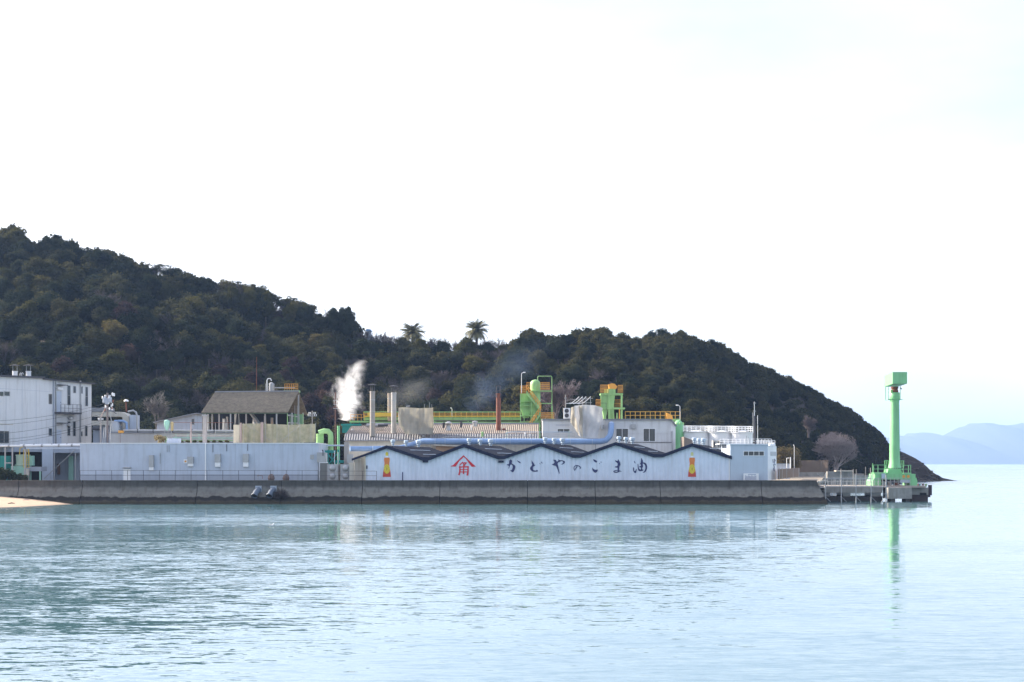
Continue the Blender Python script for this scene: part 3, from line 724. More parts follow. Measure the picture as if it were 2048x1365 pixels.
# ------------------------------------------------------------------ sea wall
def seawall_mat():
    m = mat('seawall_concrete', (0.235, 0.225, 0.205), 0.95, var=0.35, vscale=0.7, stretch=(.5, 1, 1.6), dirt=0.6, bump=0.4)
    t = m.node_tree; N = t.nodes; l = t.links.new; b = N['Principled BSDF']; src = b.inputs['Base Color'].links[0].from_socket
    g = N.new('ShaderNodeNewGeometry'); s = N.new('ShaderNodeSeparateXYZ'); l(g.outputs['Position'], s.inputs[0])
    n = N.new('ShaderNodeTexNoise'); n.inputs['Scale'].default_value = .8; n.inputs['Detail'].default_value = 6
    mp_ = N.new('ShaderNodeMapping'); mp_.inputs['Scale'].default_value = (1, 1, .5); l(g.outputs['Position'], mp_.inputs['Vector']); l(mp_.outputs[0], n.inputs['Vector'])
    a = N.new('ShaderNodeMath'); a.operation = 'MULTIPLY_ADD'; l(n.outputs['Fac'], a.inputs[0]); a.inputs[1].default_value = .95; sh = N.new('ShaderNodeMath'); sh.operation = 'SUBTRACT'; sh.inputs[1].default_value = .2; l(s.outputs['Z'], sh.inputs[0]); l(sh.outputs[0], a.inputs[2])
    r = N.new('ShaderNodeValToRGB'); e = r.color_ramp.elements
    mr = N.new('ShaderNodeMapRange'); mr.inputs['From Min'].default_value = 0; mr.inputs['From Max'].default_value = 4.0; l(a.outputs[0], mr.inputs['Value']); l(mr.outputs[0], r.inputs['Fac'])
    e[0].position = 0.10; e[0].color = (.30, .26, .18, 1)
    e[1].position = 0.19; e[1].color = (.26, .22, .17, 1)
    for p_, c_ in ((.215, (.10, .09, .09)), (.32, (.10, .09, .09)), (.355, (.85, .84, .8)), (.62, (.9, .9, .9)), (.72, (.45, .45, .46)), (.88, (.38, .38, .40)), (.97, (.5, .5, .5))):
        x = e.new(p_); x.color = (*c_, 1)
    mx = N.new('ShaderNodeMixRGB'); mx.blend_type = 'MULTIPLY'; mx.inputs['Fac'].default_value = 1; l(src, mx.inputs['Color1']); l(r.outputs[0], mx.inputs['Color2']); l(mx.outputs[0], b.inputs['Base Color'])
    return m
swm = seawall_mat()
sw = T('sea_wall', 'long weathered concrete sea wall with dark tide band and paler middle', 'sea wall', (0, 209.6, 0))
JO = [-260, -110, 38, 165, 395, 563, 725, 880, 1055, 1190, 1320, 1522, 1634]
PROF = [(210.62, 3.49), (210.62, -1.5), (208.2, -1.5), (208.6, 0.35), (209.05, 1.1), (209.6, 1.75), (209.95, 2.6), (209.95, 3.36), (209.88, 3.37), (209.88, 3.49)]
for i in range(len(JO) - 1):
    x0, x1 = X_(JO[i], 210) + .045, X_(JO[i + 1], 210) - .045
    last = i == len(JO) - 2; n = len(PROF); m = M(); vs = []
    for (xx_, en) in ((x0, 0), (x1, last)):
        for y, z in PROF: vs.append((xx_ + (max(0, 3.3 - z) * .42 if en else 0), y, z))
    m.add(vs, [tuple(range(n - 1, -1, -1)), tuple(range(n, 2 * n))] + [(k, (k + 1) % n, n + (k + 1) % n, n + k) for k in range(n)])
    m.build('wall_section', swm, sw)
m = M(); m.box(X_(-255, 210), 210.3, -1.4, X_(1630, 210), 210.58, 3.40); m.build('joint_filler', darkin, sw)

# outfall pipes
for k, (px, lab) in enumerate(((511, 'blue-grey outfall pipe stub in the sea wall, farther from the dry shrub'), (541, 'blue-grey outfall pipe stub in the sea wall, next to the dry shrub'))):
    c = P(px, 985, 209.2); r = T('outfall_pipe', lab, 'pipe', c, 'outfall pipes')
    m = M(); m.box(c[0] - .05, 209.3, c[2] + .1, c[0] + .85, 209.75, c[2] + .95); m.build('mounting_plate', plinth, r)
    m = M(); m.tube([(c[0] + .45, 209.5, c[2] + .45), (c[0] + .15, 208.9, c[2] + .05), (c[0] - .02, 208.35, c[2] - .5)], [.42, .42, .42], 14, cap=False)
    m.tube([(c[0], 208.42, c[2] - .42), (c[0] - .03, 208.3, c[2] - .56)], .5, 14, cap=False); m.build('pipe_elbow', mat('outfall_blue', (.11, .14, .19), .6, dirt=.4), r, smooth=True)
    m = M(); m.tube([(c[0] + .02, 208.5, c[2] - .36), (c[0], 208.42, c[2] - .44)], .40, 14); m.build('mouth', darkin, r)
def shrub(px, py, Y, R, seed, label, mt, nb=240, name='shrub', thick=.012):
    rng = np.random.RandomState(seed); c = P(px, py, Y); parts = []
    for k in range(nb):
        d = rng.normal(size=3); d[2] = abs(d[2]) * 1.2; d[1] *= .6; d /= np.linalg.norm(d)
        e = np.array(c) + d * R * rng.uniform(.5, 1.1); mid = np.array(c) + d * R * .4 + rng.normal(size=3) * .06
        parts.append(tube_np(c, mid, thick * 1.6, thick * 1.2, 3)); parts.append(tube_np(mid, e, thick * 1.2, thick * .6, 3))
    V, Q = cat(parts); o = bpy.data.objects.new(name, np_mesh(name, V - np.array(c), Q, [mt])); COL.objects.link(o); o.location = c
    return tag(o, label, 'shrub')
shrub(561, 997, 209.0, 1.5, 3, 'dry brown shrub growing on the sea wall beside the outfall pipes', twigm, 420, thick=.02)

# ------------------------------------------------------------------ pale long warehouse behind the railing
f = Fr(214.5)
b = T('warehouse', 'long flat-roofed pale blue-grey warehouse behind the sea wall railing', 'building', P(400, 970, 214.5))
m = M(); m.fbox(f, 160, 887.6, 637, 960, 0, 12, zb=GZ); m.build('wall', bluewhite, b)
m = M(); m.fbox(f, 159.4, 886.2, 637.6, 887.9, .08, 12.1); m.build('roof_edge', white2, b)
m = M(); m.fbox(f, 160.2, 949, 245, 962, .035, .05, zb=GZ); m.fbox(f, 262, 949, 636.5, 962, .035, .05, zb=GZ); m.build('plinth', plinth, b)
for x in (205, 352, 440, 470, 518, 566, 604):
    m = M(); m.fbox(f, x, 889, x + .35, 949, .012, .02); m.build('panel_seam', plinth, b)
d = M().fbox(f, 247, 938.5, 261, 962, .04, .05, zb=GZ).build('door', white2, b)
M().fbox(f, 246, 935.2, 262.5, 936.3, .35, .05).build('door_hood', steel, b)
M().fbox(f, 410.3, 887, 412.6, 962, .16, -.02, zb=GZ).build('downpipe', white2, b)
for (x0, y0, x1, y1, sp_) in ((299, 911, 308.5, 941, .3), (376, 914, 387.5, 933, .4), (430.5, 909, 442, 934, .5), (486.5, 908.5, 498, 934, .5)):
    h = M(); h.fbox(f, x0, y0, x1, y1 - (y1 - y0) * sp_ * .7, .45, .02); ho = h.build('vent_hood', steel, b)
    M().fbox(f, x0 + .5, y1 - (y1 - y0) * sp_ * .7, x1 - .5, y1, .4, .02).build('grille', white2, ho)
M().fbox(f, 367.5, 919, 375, 927, .05, .02).build('notice', white2, b)
M().fbox(f, 369.2, 921.5, 373, 925, .06, .02).build('notice_mark', orange, b)
for x, y0, y1 in ((425.5, 889, 905), (453, 889, 903), (495, 889, 902), (334, 891, 904), (338, 891, 904), (320, 906, 928)):
    M().fbox(f, x, y0, x + .8, y1, .08, .02).build('conduit', steel if x < 400 else darksteel, b)
m = M(); m.fbox(f, 620.5, 910, 628, 919, .06, .02); m.build('louvre', steel, b)
# roof-top skylight box
t_ = T('roof_hatch', 'small pale blue box on the warehouse roof below the green valve', 'box', P(345, 886, 218))
M().fbox(Fr(217), 334, 877, 356, 887.0, 0, 2).build('lid', bluewhite, t_)
m = M()
# plant growth tufts on roof edge and seawall railing
pts = [(X_(160, 210.3), 210.3, 3.49), (X_(636, 210.3), 210.3, 3.49)]
railing('railing', 'long dark railing on the sea wall before the pale warehouse', pts, 1.45, 16, darksteel, nr=2, r=.028)
railing('railing', 'short dark railing on the sea wall by the pressed steel tank', [(X_(640, 210.3), 210.3, 3.49), (X_(753, 210.3), 210.3, 3.49)], 1.35, 5, darksteel, nr=2, r=.028)
for k, (px, lab) in enumerate(((542.5, 'rust brown domed vent on the wall top beside the small standpipe'), (572, 'rust brown domed vent on the wall top farther from the standpipe'))):
    c = P(px, 961.2, 211.6); r = T('domed_vent', lab, 'vent', c, 'domed vents')
    M().lathe((c[0], c[1], GZ), [(.45, 0), (.45, .9), (.52, .95), (.52, 1.1), (.42, 1.45), (.2, 1.68), (.02, 1.72)], 14).build('cowl', mat('brown_cowl', (.17, .12, .105), .8), r, smooth=True)
r = T('standpipe', 'small grey standpipe with a bent arm behind the railing', 'pipe', P(516, 961, 211.4))
M().tube([P(516, 961, 211.4), P(516, 948, 211.4)], .05, 6).build('pipe', steel, r)
M().tube([P(514, 952, 211.4), P(525, 952, 211.4), P(525, 958, 211.4)], .035, 6).build('arm', rust, r)

# ------------------------------------------------------------------ white factory building at the frame edge
f = Fr(226, 246, 0, 185)
b = T('factory_building', 'tall white factory building with narrow windows and a steel balcony', 'building', P(100, 975, 236))
m = M(); pts = [(-70, 750.5), (86, 757), (107, 760.5), (183, 768), (183, 893), (-70, 893)]
m.fpoly(f, pts, 0, 22); m.build('wall', white, b)
m = M(); m.fpoly(f, [(-72, 747.5), (86, 754), (86, 757.5), (-72, 751)], .5, 22.3); m.fpoly(f, [(85, 757), (186, 766.8), (186, 769.2), (85, 759.4)], .55, 22.3); m.build('roof', darksteel, b)
for x in (12, 44, 72):
    M().fbox(f, x, 762, x + .4, 888, .015, .02).build('panel_seam', plinth, b)
M().fbox(f, -10, 780.2, 104, 780.6, .012, .02).build('panel_seam', plinth, b)
for x in (105.5, 110, 159.5):
    M().fbox(f, x, 762, x + 1.2, 893, .2, .02).build('downpipe', steel if x != 105.5 else plinth, b)
for (x0, y0, x1, y1, n, nr) in ((-18, 783, 7, 792.5, 2, 1), (8, 783.2, 19.5, 792.5, 1, 1), (-12, 862, 18, 887, 3, 1), (97, 788, 104, 809, 1, 1), (134, 771, 141, 811, 1, 2), (146, 772.5, 152, 787, 1, 1), (161.5, 773, 165.5, 788, 1, 1), (170, 774, 176, 813, 1, 2),
                               (134.5, 843, 140.5, 872, 1, 2), (145.5, 843, 151.5, 873, 1, 2), (161, 863, 165, 873, 1, 1), (169.5, 852, 175, 873, 1, 1), (97, 857, 104, 872, 1, 1)):
    pane_window(b, f, x0, y0, x1, y1, n, steel, glass, .8, .05, nr)
for y0, y1 in ((783, 826), (860, 890)):
    d = M().fbox(f, 113, y0, 122.5, y1, .05, .02).build('door', bluewhite, b)
    M().fbox(f, 120.3, (y0 + y1) / 2, 121.2, (y0 + y1) / 2 + 1.5, .1, 0).build('handle', darksteel, d)
for y in (770, 846):
    M().fbox(f, 111.5, y, 126, y + 1.4, 1.1, .02).build('door_canopy', darksteel, b)
M().fbox(f, 112, 775, 122, 780, .5, .02).build('light_box', white2, b)
M().fbox(f, 0, 868 - 20, 26, 850, .05, .02).build('wall_strip', cream, b)
# balcony
q0, q1 = f.Pt(109, 827, 1.3), f.Pt(150, 829.5, 1.3)
bal = M().fpoly(f, [(109, 824.5), (150.5, 826), (150.5, 829.5), (109, 828)], 1.4, 0).build('balcony', darksteel, b)
m = M()
for px in (109, 117, 125, 133, 141.5, 150):
    p = f.Pt(px, 826, 1.35); m.box(p[0] - .03, p[1] - .03, p[2], p[0] + .03, p[1] + .03, p[2] + 1.35)
for hh in (.7, 1.35):
    a, c = f.Pt(109, 825, 1.35), f.Pt(150, 826.3, 1.35); m.tube([(a[0], a[1], a[2] + hh), (c[0], c[1], c[2] + hh)], .03, 5)
m.build('balcony_railing', darksteel, bal)
for px, py in ((138, 837), (136, 850)):
    p = f.Pt(px, py, .4); M().lathe((p[0], p[1], p[2] - .3), [(.1, 0), (.42, .1), (.42, .5), (.2, .62)], 10).build('wall_fan', steel, b)
# roof ventilators with flat caps
for px, lab in ((30, 'white roof ventilator with a flat cap, nearer the frame edge on the factory roof'), (57, 'white roof ventilator with a flat cap, beside the looped vent pipes')):
    p = P(px, 753, 236); r = T('roof_ventilator', lab, 'ventilator', p, 'factory roof ventilators')
    M().lathe((p[0], p[1], p[2] - .6), [(.42, 0), (.42, 1.3), (.46, 1.35), (.46, 1.45)], 12).build('drum', white2, r)
    m = M()
    for a in (-.35, .35): m.box(p[0] + a - .03, p[1] - .03, p[2] + .8, p[0] + a + .03, p[1] + .03, p[2] + 1.75)
    m.build('stays', steel, r); M().lathe((p[0], p[1], p[2] + 1.75), [(.85, 0), (.85, .06), (.1, .18)], 12).build('cap', darksteel, r)
for k, px in enumerate((40, 43.5)):
    p = P(px, 754, 235); o = M().tube([(p[0], p[1], p[2] - .5), (p[0], p[1], p[2] + .5), (p[0] + .15, p[1], p[2] + .7), (p[0] + .3, p[1], p[2] + .4)], .05, 6).build('vent_pipe', white2, org=p)
    tag(o, ('bent white vent pipe on the factory roof, nearer the frame edge of the pair', 'bent white vent pipe on the factory roof, closer to the second ventilator')[k], 'pipe', 'vent pipes')
# lower wall, annex and loading opening
f2 = Fr(228, 231, 0, 160)
r = T('factory_annex', 'shaded ground floor annex under the pipe bridge with an open bay', 'building', P(130, 975, 230))
M().fbox(f2, 84, 893.2, 106, 962, 0, 8, zb=GZ).build('wall', bluewhite, r)
M().fbox(f2, -70, 893.2, 84, 904, -.4, 8).build('soffit_beam', plinth, r)
M().fbox(f2, 106.2, 893.2, 160, 906, 0, 7).build('lintel', plinth, r)
M().fbox(f2, 106.2, 906, 160, 962, -5, 5.5, zb=GZ).build('bay_back_wall', plinth, r)
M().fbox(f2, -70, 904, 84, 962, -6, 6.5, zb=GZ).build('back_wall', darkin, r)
for x in (108, 150): M().fbox(f2, x, 906, x + 1.6, 962, .0, .2, zb=GZ).build('column', steel, r)
M().fbox(f2, 111, 928, 117, 950, -4.5, 4.8).build('bay_door', mat('brown_door', (.16, .08, .04)), r)
M().fbox(f2, 134, 912, 144, 958, -4.2, 4.9, zb=GZ).build('machine', mint, r)
M().tube([P(88, 958, 227.6), P(155, 896, 227.6)], .06, 6).build('brace', steel, r)

# pipe bridge
for (ya, yb, rr_, lab) in ((893.2, 891.0, .16, 'lower white pipe of the bridge crossing before the factory'), (890.0, 888.6, .10, 'upper thin white pipe of the bridge crossing before the factory')):
    a, c = P(-70, ya, 219), P(160 if rr_ > .12 else 160, yb, 219)
    if rr_ < .12: a = P(40, ya, 219.4); c = P(160, yb, 219.4)
    r = T('overhead_pipe', lab, 'pipe', a, 'bridge pipes'); M().tube([a, c], rr_, 8).build('pipe', white2, r, smooth=True)
    for px in ((18, 48, 84, 118, 144) if rr_ > .12 else (68, 104, 134)):
        k = (px - (-70)) / 230 if rr_ > .12 else (px - 40) / 120; q = Vector(a).lerp(Vector(c), k)
        M().tube([q - Vector((.12, 0, 0)), q + Vector((.12, 0, 0))], rr_ * 1.5, 8).build('flange', steel, r)
r = T('pipe_rack', 'slender steel rack carrying the white pipes at the factory corner', 'rack', P(30, 975, 219))
for px in (10.5, 25, 50.5): M().box(X_(px, 219) - .09, 218.9, GZ, X_(px, 219) + .09, 219.1, Z_(894.5, 219)).build('post', steel, r)
M().fbox(Fr(219), 48, 895.2, 160, 898.3, .1, .15).build('beam', bluewhite, r)
M().fbox(Fr(219), 9, 925.5, 26, 927.3, .08, .08).build('cross_beam', steel, r)
# machines
t_ = T('dust_collector', 'mint green box machine with a drum on top and yellow ladder cage', 'machine', P(48, 965, 222))
fm_ = Fr(222)
M().fbox(fm_, 21.5, 932.5, 50, 965, 0, 3, zb=GZ).build('housing', mint, t_)
M().fbox(fm_, 50.2, 934, 82, 943, -.1, 3).build('side_duct', plinth, t_)
M().fbox(fm_, 78, 943, 81, 965, -.1, .3, zb=GZ).build('leg', mint, t_)
p = P(46, 931.8, 223.2); M().lathe((p[0], p[1], p[2]), [(1.25, 0), (1.25, .15), (1.05, .2), (1.05, 1.55), (1.12, 1.6), (1.12, 1.7), (.3, 1.75)], 18).build('drum', mat('pale_mint_drum', (.45, .58, .46), .6, var=.15), t_, smooth=True)
M().fbox(fm_, 57, 912, 64, 931.5, -.3, 1.2).build('side_tank', mint, t_)
m = M()
for px in (48.8, 54, 59.5): m.fbox(fm_, px, 899, px + .9, 936, .5, -.4)
for py in (917, 921, 925, 929, 934.5): m.fbox(fm_, 48.8, py, 60, py + .7, .45, -.38)
m.build('ladder', yellow, t_)
M().fbox(fm_, 50.5, 938, 60, 951, .6, -.2).build('control_cabinet', cream, t_)
m = M(); m.fbox(fm_, 51, 951, 52, 965, .5, -.3, zb=GZ); m.fbox(fm_, 58.5, 951, 59.5, 965, .5, -.3, zb=GZ); m.build('cabinet_stand', steel, t_)
m = M(); m.ptube([(39, 912, 222.5), (40, 897, 222.5), (52, 892, 222.5)], .9, 6); m.ptube([(57, 912, 222.4), (56, 898, 222.4)], .8, 6); m.build('hopper_pipe', yellow, t_)
t_ = T('storage_container', 'dark teal corrugated container under the pipe bridge', 'container', P(0, 965, 221))
m = M()
for k in range(16): m.fbox(Fr(221), -60 + k * 4.4, 913, -57.2 + k * 4.4, 960, .05, -.02, zb=GZ)
M().fbox(Fr(221), -62, 912, 11, 962, 0, 2.4, zb=GZ).build('body', teal, t_); m.build('ribs', teal, t_)
for i, (px, R, lab) in enumerate(((3, 1.4, 'leafy green bush on the sea wall by the teal container'), (33, .9, 'low green bush before the mint machine'), (44, .8, 'low green bush under the yellow ladder'))):
    V, Q = crown_mesh(400 + i, 3, 1.5, 'low', nl=60, ls=.13); c = P(px, 962, 213)
    o = bpy.data.objects.new('bush', np_mesh('bush', V * R * np.array([1, .7, .9]), Q, [leafG])); COL.objects.link(o); o.location = (c[0], 213, GZ - .1); tag(o, lab, 'bush', 'bushes behind the sea wall')

# ------------------------------------------------------------------ behind the pale warehouse: ducts, poles, sheds
t_ = T('silo_ducts', 'bulky pale duct assembly with rounded ends behind the pole cluster', 'machine', P(220, 900, 240))
fb = Fr(240)
m = M(); m.fpoly(fb, [(184, 824), (240, 824), (250, 827), (256, 833), (257, 862), (245, 862), (245, 836), (242, 833.5), (184, 833.5)], 0, 3); m.build('upper_duct', cream, t_)
m = M(); m.fpoly(fb, [(184, 842), (236, 842), (236, 851), (184, 851)], .3, 3); m.build('lower_duct', cream, t_)
M().fbox(fb, 184, 816, 216, 823.6, .2, 4).build('top_slab', greyroof, t_)
M().fbox(fb, 257.3, 830, 270, 887, -.5, 3).build('panel_housing', bluewhite, t_)
m = M(); m.ptube([(229, 843, 238.6), (246, 842.5, 238.6), (253, 846, 238.6), (254, 862, 238.6)], 2.8, 10); m.build('blue_elbow', bluepipe, t_, smooth=True)
m = M(); m.ptube([(256, 824, 239.3), (266, 821.5, 239.3), (272, 825, 239.3), (274, 832, 239.3), (274.3, 887, 239.3)], 1.9, 10); m.build('vertical_duct', steel, t_, smooth=True)
M().ptube([(184, 858, 239.5), (200, 858, 239.5)], 3, 8).build('pipe_stub', darksteel, t_)
p = P(230, 862, 238.4); M().lathe((p[0], p[1], p[2] - 1), [(.9, 0), (.9, 2), (.6, 2.5), (.1, 2.6)], 14).build('round_tank', steel, t_, smooth=True)
M().fbox(fb, 184, 851.3, 257, 887, -.6, 3).build('lower_housing', plinth, t_)
p = P(253, 824, 240); t_ = T('vent_stack', 'thin stack with a white mushroom cap above the pale ducts', 'chimney', p)
M().tube([p, P(251.8, 803, 240)], .11, 8).build('stack_pipe', rust, t_); c = P(252.5, 803.5, 240)
M().lathe(c, [(.42, 0), (.42, .08), (.3, .28), (.08, .36)], 12).build('cap', white2, t_, smooth=True)
t_ = T('low_building', 'low pale walled building with a flat roof behind the warehouse', 'building', P(340, 900, 233))
M().fbox(Fr(233), 219, 866.5, 470, 887, 0, 6, zb=GZ).build('wall', mat('pale_grey_render', (.52, .51, .50), .8, var=.1, dirt=.2), t_)
M().fbox(Fr(233), 218, 863.8, 471, 866.6, .15, 6.2).build('roof_slab', greyroof, t_)
t_ = T('overhead_pipe', 'long silvery pipe running along the low building roof', 'pipe', P(248, 863, 231))
M().ptube([(247, 861.5, 231.5), (470, 862.5, 231.5)], 2.3, 10).build('pipe', steel, t_, smooth=True)
for px in (275, 306, 345, 383, 428):
    M().fbox(Fr(231.5), px, 858.6, px + 1.3, 866, .25, .25).build('bracket', darksteel, t_)
t_ = T('pipe_support', 'thin dark support post with an orange lamp box above the warehouse edge', 'post', P(240, 887, 228))
M().ptube([(240.5, 887.5, 228), (240.5, 866, 228)], .35, 5).build('post', rust, t_); M().fbox(Fr(228), 237.5, 861.5, 247, 866.5, .3, .3).build('lamp_box', orange, t_)

def util_pole(name, label, px, py0, py1, Y, mt, arms, rpx=1.2, group='utility poles'):
    p = P(px, py1, Y); r = T(name, label, 'utility pole', (p[0], Y, p[2]), group)
    M().ptube([(px, py1, Y), (px, py0, Y)], rpx, 8).build('shaft', mt, r)
    for (ay, w) in arms:
        a = M().fbox(Fr(Y), px - w, ay, px + w, ay + 1.0, .12, .08).build('cross_arm', steel, r)
        for k in ((-.9, -.5, .5, .9) if w > 4.5 else (-.85, .85)):
            q = P(px + w * k, ay, Y); M().lathe((q[0], q[1] - .05, q[2]), [(.05, 0), (.08, .06), (.05, .14), (.08, .2), (.04, .28)], 7).build('insulator', white2 if w > 4.5 else woodpole, a)
    return r
r = util_pole('utility_pole', 'utility pole with transformers among the cluster beside the white factory', 215, 786, 887, 222, mat('dark_pole', (.17, .14, .135)), ((794, 6), (800, 7.5), (806, 9)), 2.0)
for dx, dy in ((-5.5, 800), (4.5, 799), (-1, 803)):
    q = P(215 + dx, dy + 6, 221.6); o = M().lathe(q, [(.3, 0), (.34, .05), (.34, .75), (.2, .82), (.05, .95)], 10).build('transformer', plinth, r)
for dx, dy in ((13, 790), (10, 789), (8, 812), (9, 818)):
    q = P(215 + dx, dy + 3, 221.8); M().lathe(q, [(.1, 0), (.16, .1), (.1, .25), (.16, .35), (.06, .5)], 8).build('insulator', white2, r)
M().ptube([(216, 812, 222), (224, 822, 222), (233, 828, 222)], .7, 5).build('strut', darksteel, r)
for k, (xa, ya, xb, yb) in enumerate(((207, 806, 224, 809), (205, 815, 222, 818), (209, 797, 228, 793), (206, 801, 223, 803))): M().ptube([(xa, ya, 221.7), (xb, yb, 221.7)], .6, 5).build('bracket', (darksteel, steel)[k % 2], r)
for k in range(10):
    q = P(205 + (k * 7 % 22), 798 + (k * 11 % 26), 221.5); M().lathe(q, [(.06, 0), (.12, .1), (.07, .22), (.11, .32), (.04, .42)], 7).build('insulator', (white2, rust)[k % 2], r)
r = util_pole('utility_pole', 'second slimmer pole of the cluster, leaning brace at its head', 201.5, 832, 887, 222.6, conpole, ((840, 5),), 1.6)
M().ptube([(198, 842, 222.6), (213, 812, 222.4)], .9, 6).build('brace', palebark, r)
for k, (a, c_, lab) in enumerate((((209.5, 887), (212, 850), 'rust streaked riser pipe close to the transformer pole'), ((219.5, 887), (222, 848), 'grey riser pipe on the far side of the transformer pole'), ((205.5, 887), (208.5, 855), 'thin riser pipe leaning beside the pole cluster'), ((226, 862), (220, 826), 'short pale stay rod beside the pole transformer'))):
    o = M().ptube([(a[0], a[1], 221), (c_[0], c_[1], 221)], .7, 5).build('stay_rod', steel, org=P(*a, 221)); tag(o, lab, 'rod', 'stay rods')

t_ = T('lean_to_shed', 'small blue-grey lean-to shed with a sloping roof below the wood', 'shed', P(352, 885, 262))
m = M(); m.fpoly(Fr(262), [(314, 846), (390, 829), (390, 887), (314, 887)], 0, 6); m.build('wall', bluewhite, t_)
m = M(); m.fpoly(Fr(262), [(308.5, 844.5), (390, 827), (396, 826.5), (396, 828.8), (390, 829.5), (308.5, 846.8)], .8, 6.5); m.build('roof', greyroof, t_)
pane_window(t_, Fr(262), 383, 838, 389, 850, 2, steel, glass, .7)

# open-sided slate roof
t_ = T('open_shed', 'open-sided shed with a big sloping slate roof over machinery', 'shed', P(500, 890, 248))
Yf_, Yr_, Yb_ = 246.0, 251.5, 257.0
A, B_ = P(403, 825, Yf_), P(575.5, 824.5, Yf_); C_, D_ = P(597.5, 783, Yr_), P(430, 784.5, Yr_)
dz = A[2] - D_[2]
bk0 = (2 * D_[0] - A[0], Yb_, A[2]); bk1 = (2 * C_[0] - B_[0] - .3, Yb_, B_[2])
def slab(m, a, b_, c, d, th=.12):
    vs = [Vector(q) for q in (a, b_, c, d)]; lo = [v - Vector((0, 0, th)) for v in vs]
    return m.hexa([lo[0], lo[1], lo[2], lo[3], vs[0], vs[1], vs[2], vs[3]])
m = M(); slab(m, A, B_, C_, D_); m.build('front_roof', thatch, t_)
m = M(); slab(m, D_, C_, bk1, bk0); m.build('back_roof', thatch, t_)
m = M(); m.tube([D_, C_], .16, 6); m.build('ridge_cap', greyroof, t_)
m = M()
for k in range(58):     # ribs of the corrugated sheets
    s_ = (k + .5) / 58; a = Vector(A).lerp(Vector(B_), s_); d = Vector(D_).lerp(Vector(C_), s_); m.tube([a + Vector((0, 0, .02)), d + Vector((0, 0, .02))], .045, 4)
m.build('roof_ribs', thatch, t_)
ribs_done = True
xs_post = [410, 424, 438, 461, 492, 530, 553]
for px in xs_post:
    M().fbox(Fr(246.5), px - 1.3, 826, px + 1.3, 887, 0, .25, zb=GZ).build('column', steel if px % 2 else conpole, t_)
for px, yy_ in ((584, 248), (597, 251.5), (606, 255)):
    q = P(px, 830, yy_); M().box(q[0] - .12, yy_ - .12, GZ, q[0] + .12, yy_ + .12, Z_(826 if px != 597 else 790, yy_)).build('gable_post', steel, t_)
M().tube([P(576, 831, 246.5), P(607, 836, 256)], .12, 5).build('gable_beam', steel, t_)
M().tube([P(577, 846, 246.5), P(607, 848, 256)], .12, 5).build('gable_beam', steel, t_)
m = M(); gq = [P(580, 828, 248.5), P(604, 829, 254.5), P(604, 856, 254.5), P(580, 856, 248.5)]; m.add(gq + [(q[0] + .1, q[1] + .1, q[2]) for q in gq], [(0, 1, 2, 3), (7, 6, 5, 4), (0, 4, 5, 1), (1, 5, 6, 2), (2, 6, 7, 3), (3, 7, 4, 0)]); m.build('gable_screen', mat('faded_green_screen', (.10, .26, .12), .6, var=.5, vscale=2, dirt=.4), t_)
m = M()
for k in range(6): q = Vector(P(580, 828, 248.4)).lerp(Vector(P(604, 829, 254.4)), k / 5); m.box(q.x - .04, q.y - .1, GZ, q.x + .04, q.y - .02, q.z + (1.5 if 1 < k < 4 else 0))
m.build('gable_frame', steel, t_)
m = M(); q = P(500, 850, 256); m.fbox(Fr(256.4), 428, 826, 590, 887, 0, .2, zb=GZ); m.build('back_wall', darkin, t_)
# machinery standing under the roof
for k, (px, w, top, mt_, lab) in enumerate(((417, 3, 829, steel, 'pale twin-legged hopper under the slate roof, nearest the concrete post'), (449, 5, 838, steel, 'cluster of grey valves and pipes under the slate roof'), (455.5, 2.6, 834, mat('red_white_column', (.6, .25, .18), c2=(.7, .68, .62), var=.1, vscale=2.5, stretch=(.01, .01, 1)), 'red and white banded column under the slate roof'),
                                            (475, 9, 828, darksteel, 'large dark drum under the slate roof'), (510, 8, 838, steel, 'slanting grey chute under the slate roof'), (531, 3, 832, yellow, 'yellow pump frame under the slate roof'), (545, 4, 836, orange, 'orange machine under the slate roof'))):  # the pump frame is plain yellow paint
    Y = 250.5; p = P(px, 887, Y); W_ = w / FPX * Y; zt = Z_(top, Y); r = T('process_machine', lab, 'machine', (p[0], Y, GZ), 'machines under the slate roof')
    M().lathe((p[0], Y, GZ), [(W_ * .5, 0), (W_ * .5, .4), (W_ * .9, .6), (W_, (zt - GZ) * .6), (W_ * .7, (zt - GZ) * .8), (W_ * .35, zt - GZ)], 12).build('vessel', mt_, r, smooth=True)
    M().tube([(p[0] - W_, Y - .5, GZ), (p[0] - W_ * .4, Y - .5, zt)], .08, 5).build('leg', steel, r)
    o_ = M().tube([(p[0] + W_, Y - .5, GZ), (p[0] + W_ * .4, Y - .5, zt)], .08, 5).build('leg', steel, r)
M().ptube([(500, 824, 249), (518, 848, 249)], 3.5, 4).build('diagonal_duct', steel, t_)
for px in (575, 590, 606): M().fbox(Fr(246.6 if px < 580 else 250), px - 1, 828, px + .6, 887, 0, .2, zb=GZ).build('side_column', green, t_)
M().fbox(Fr(246.3), 405, 825.5, 576, 828, 0, .2).build('eave_beam', mat('mossy_green_beam', (.10, .16, .10)), t_)
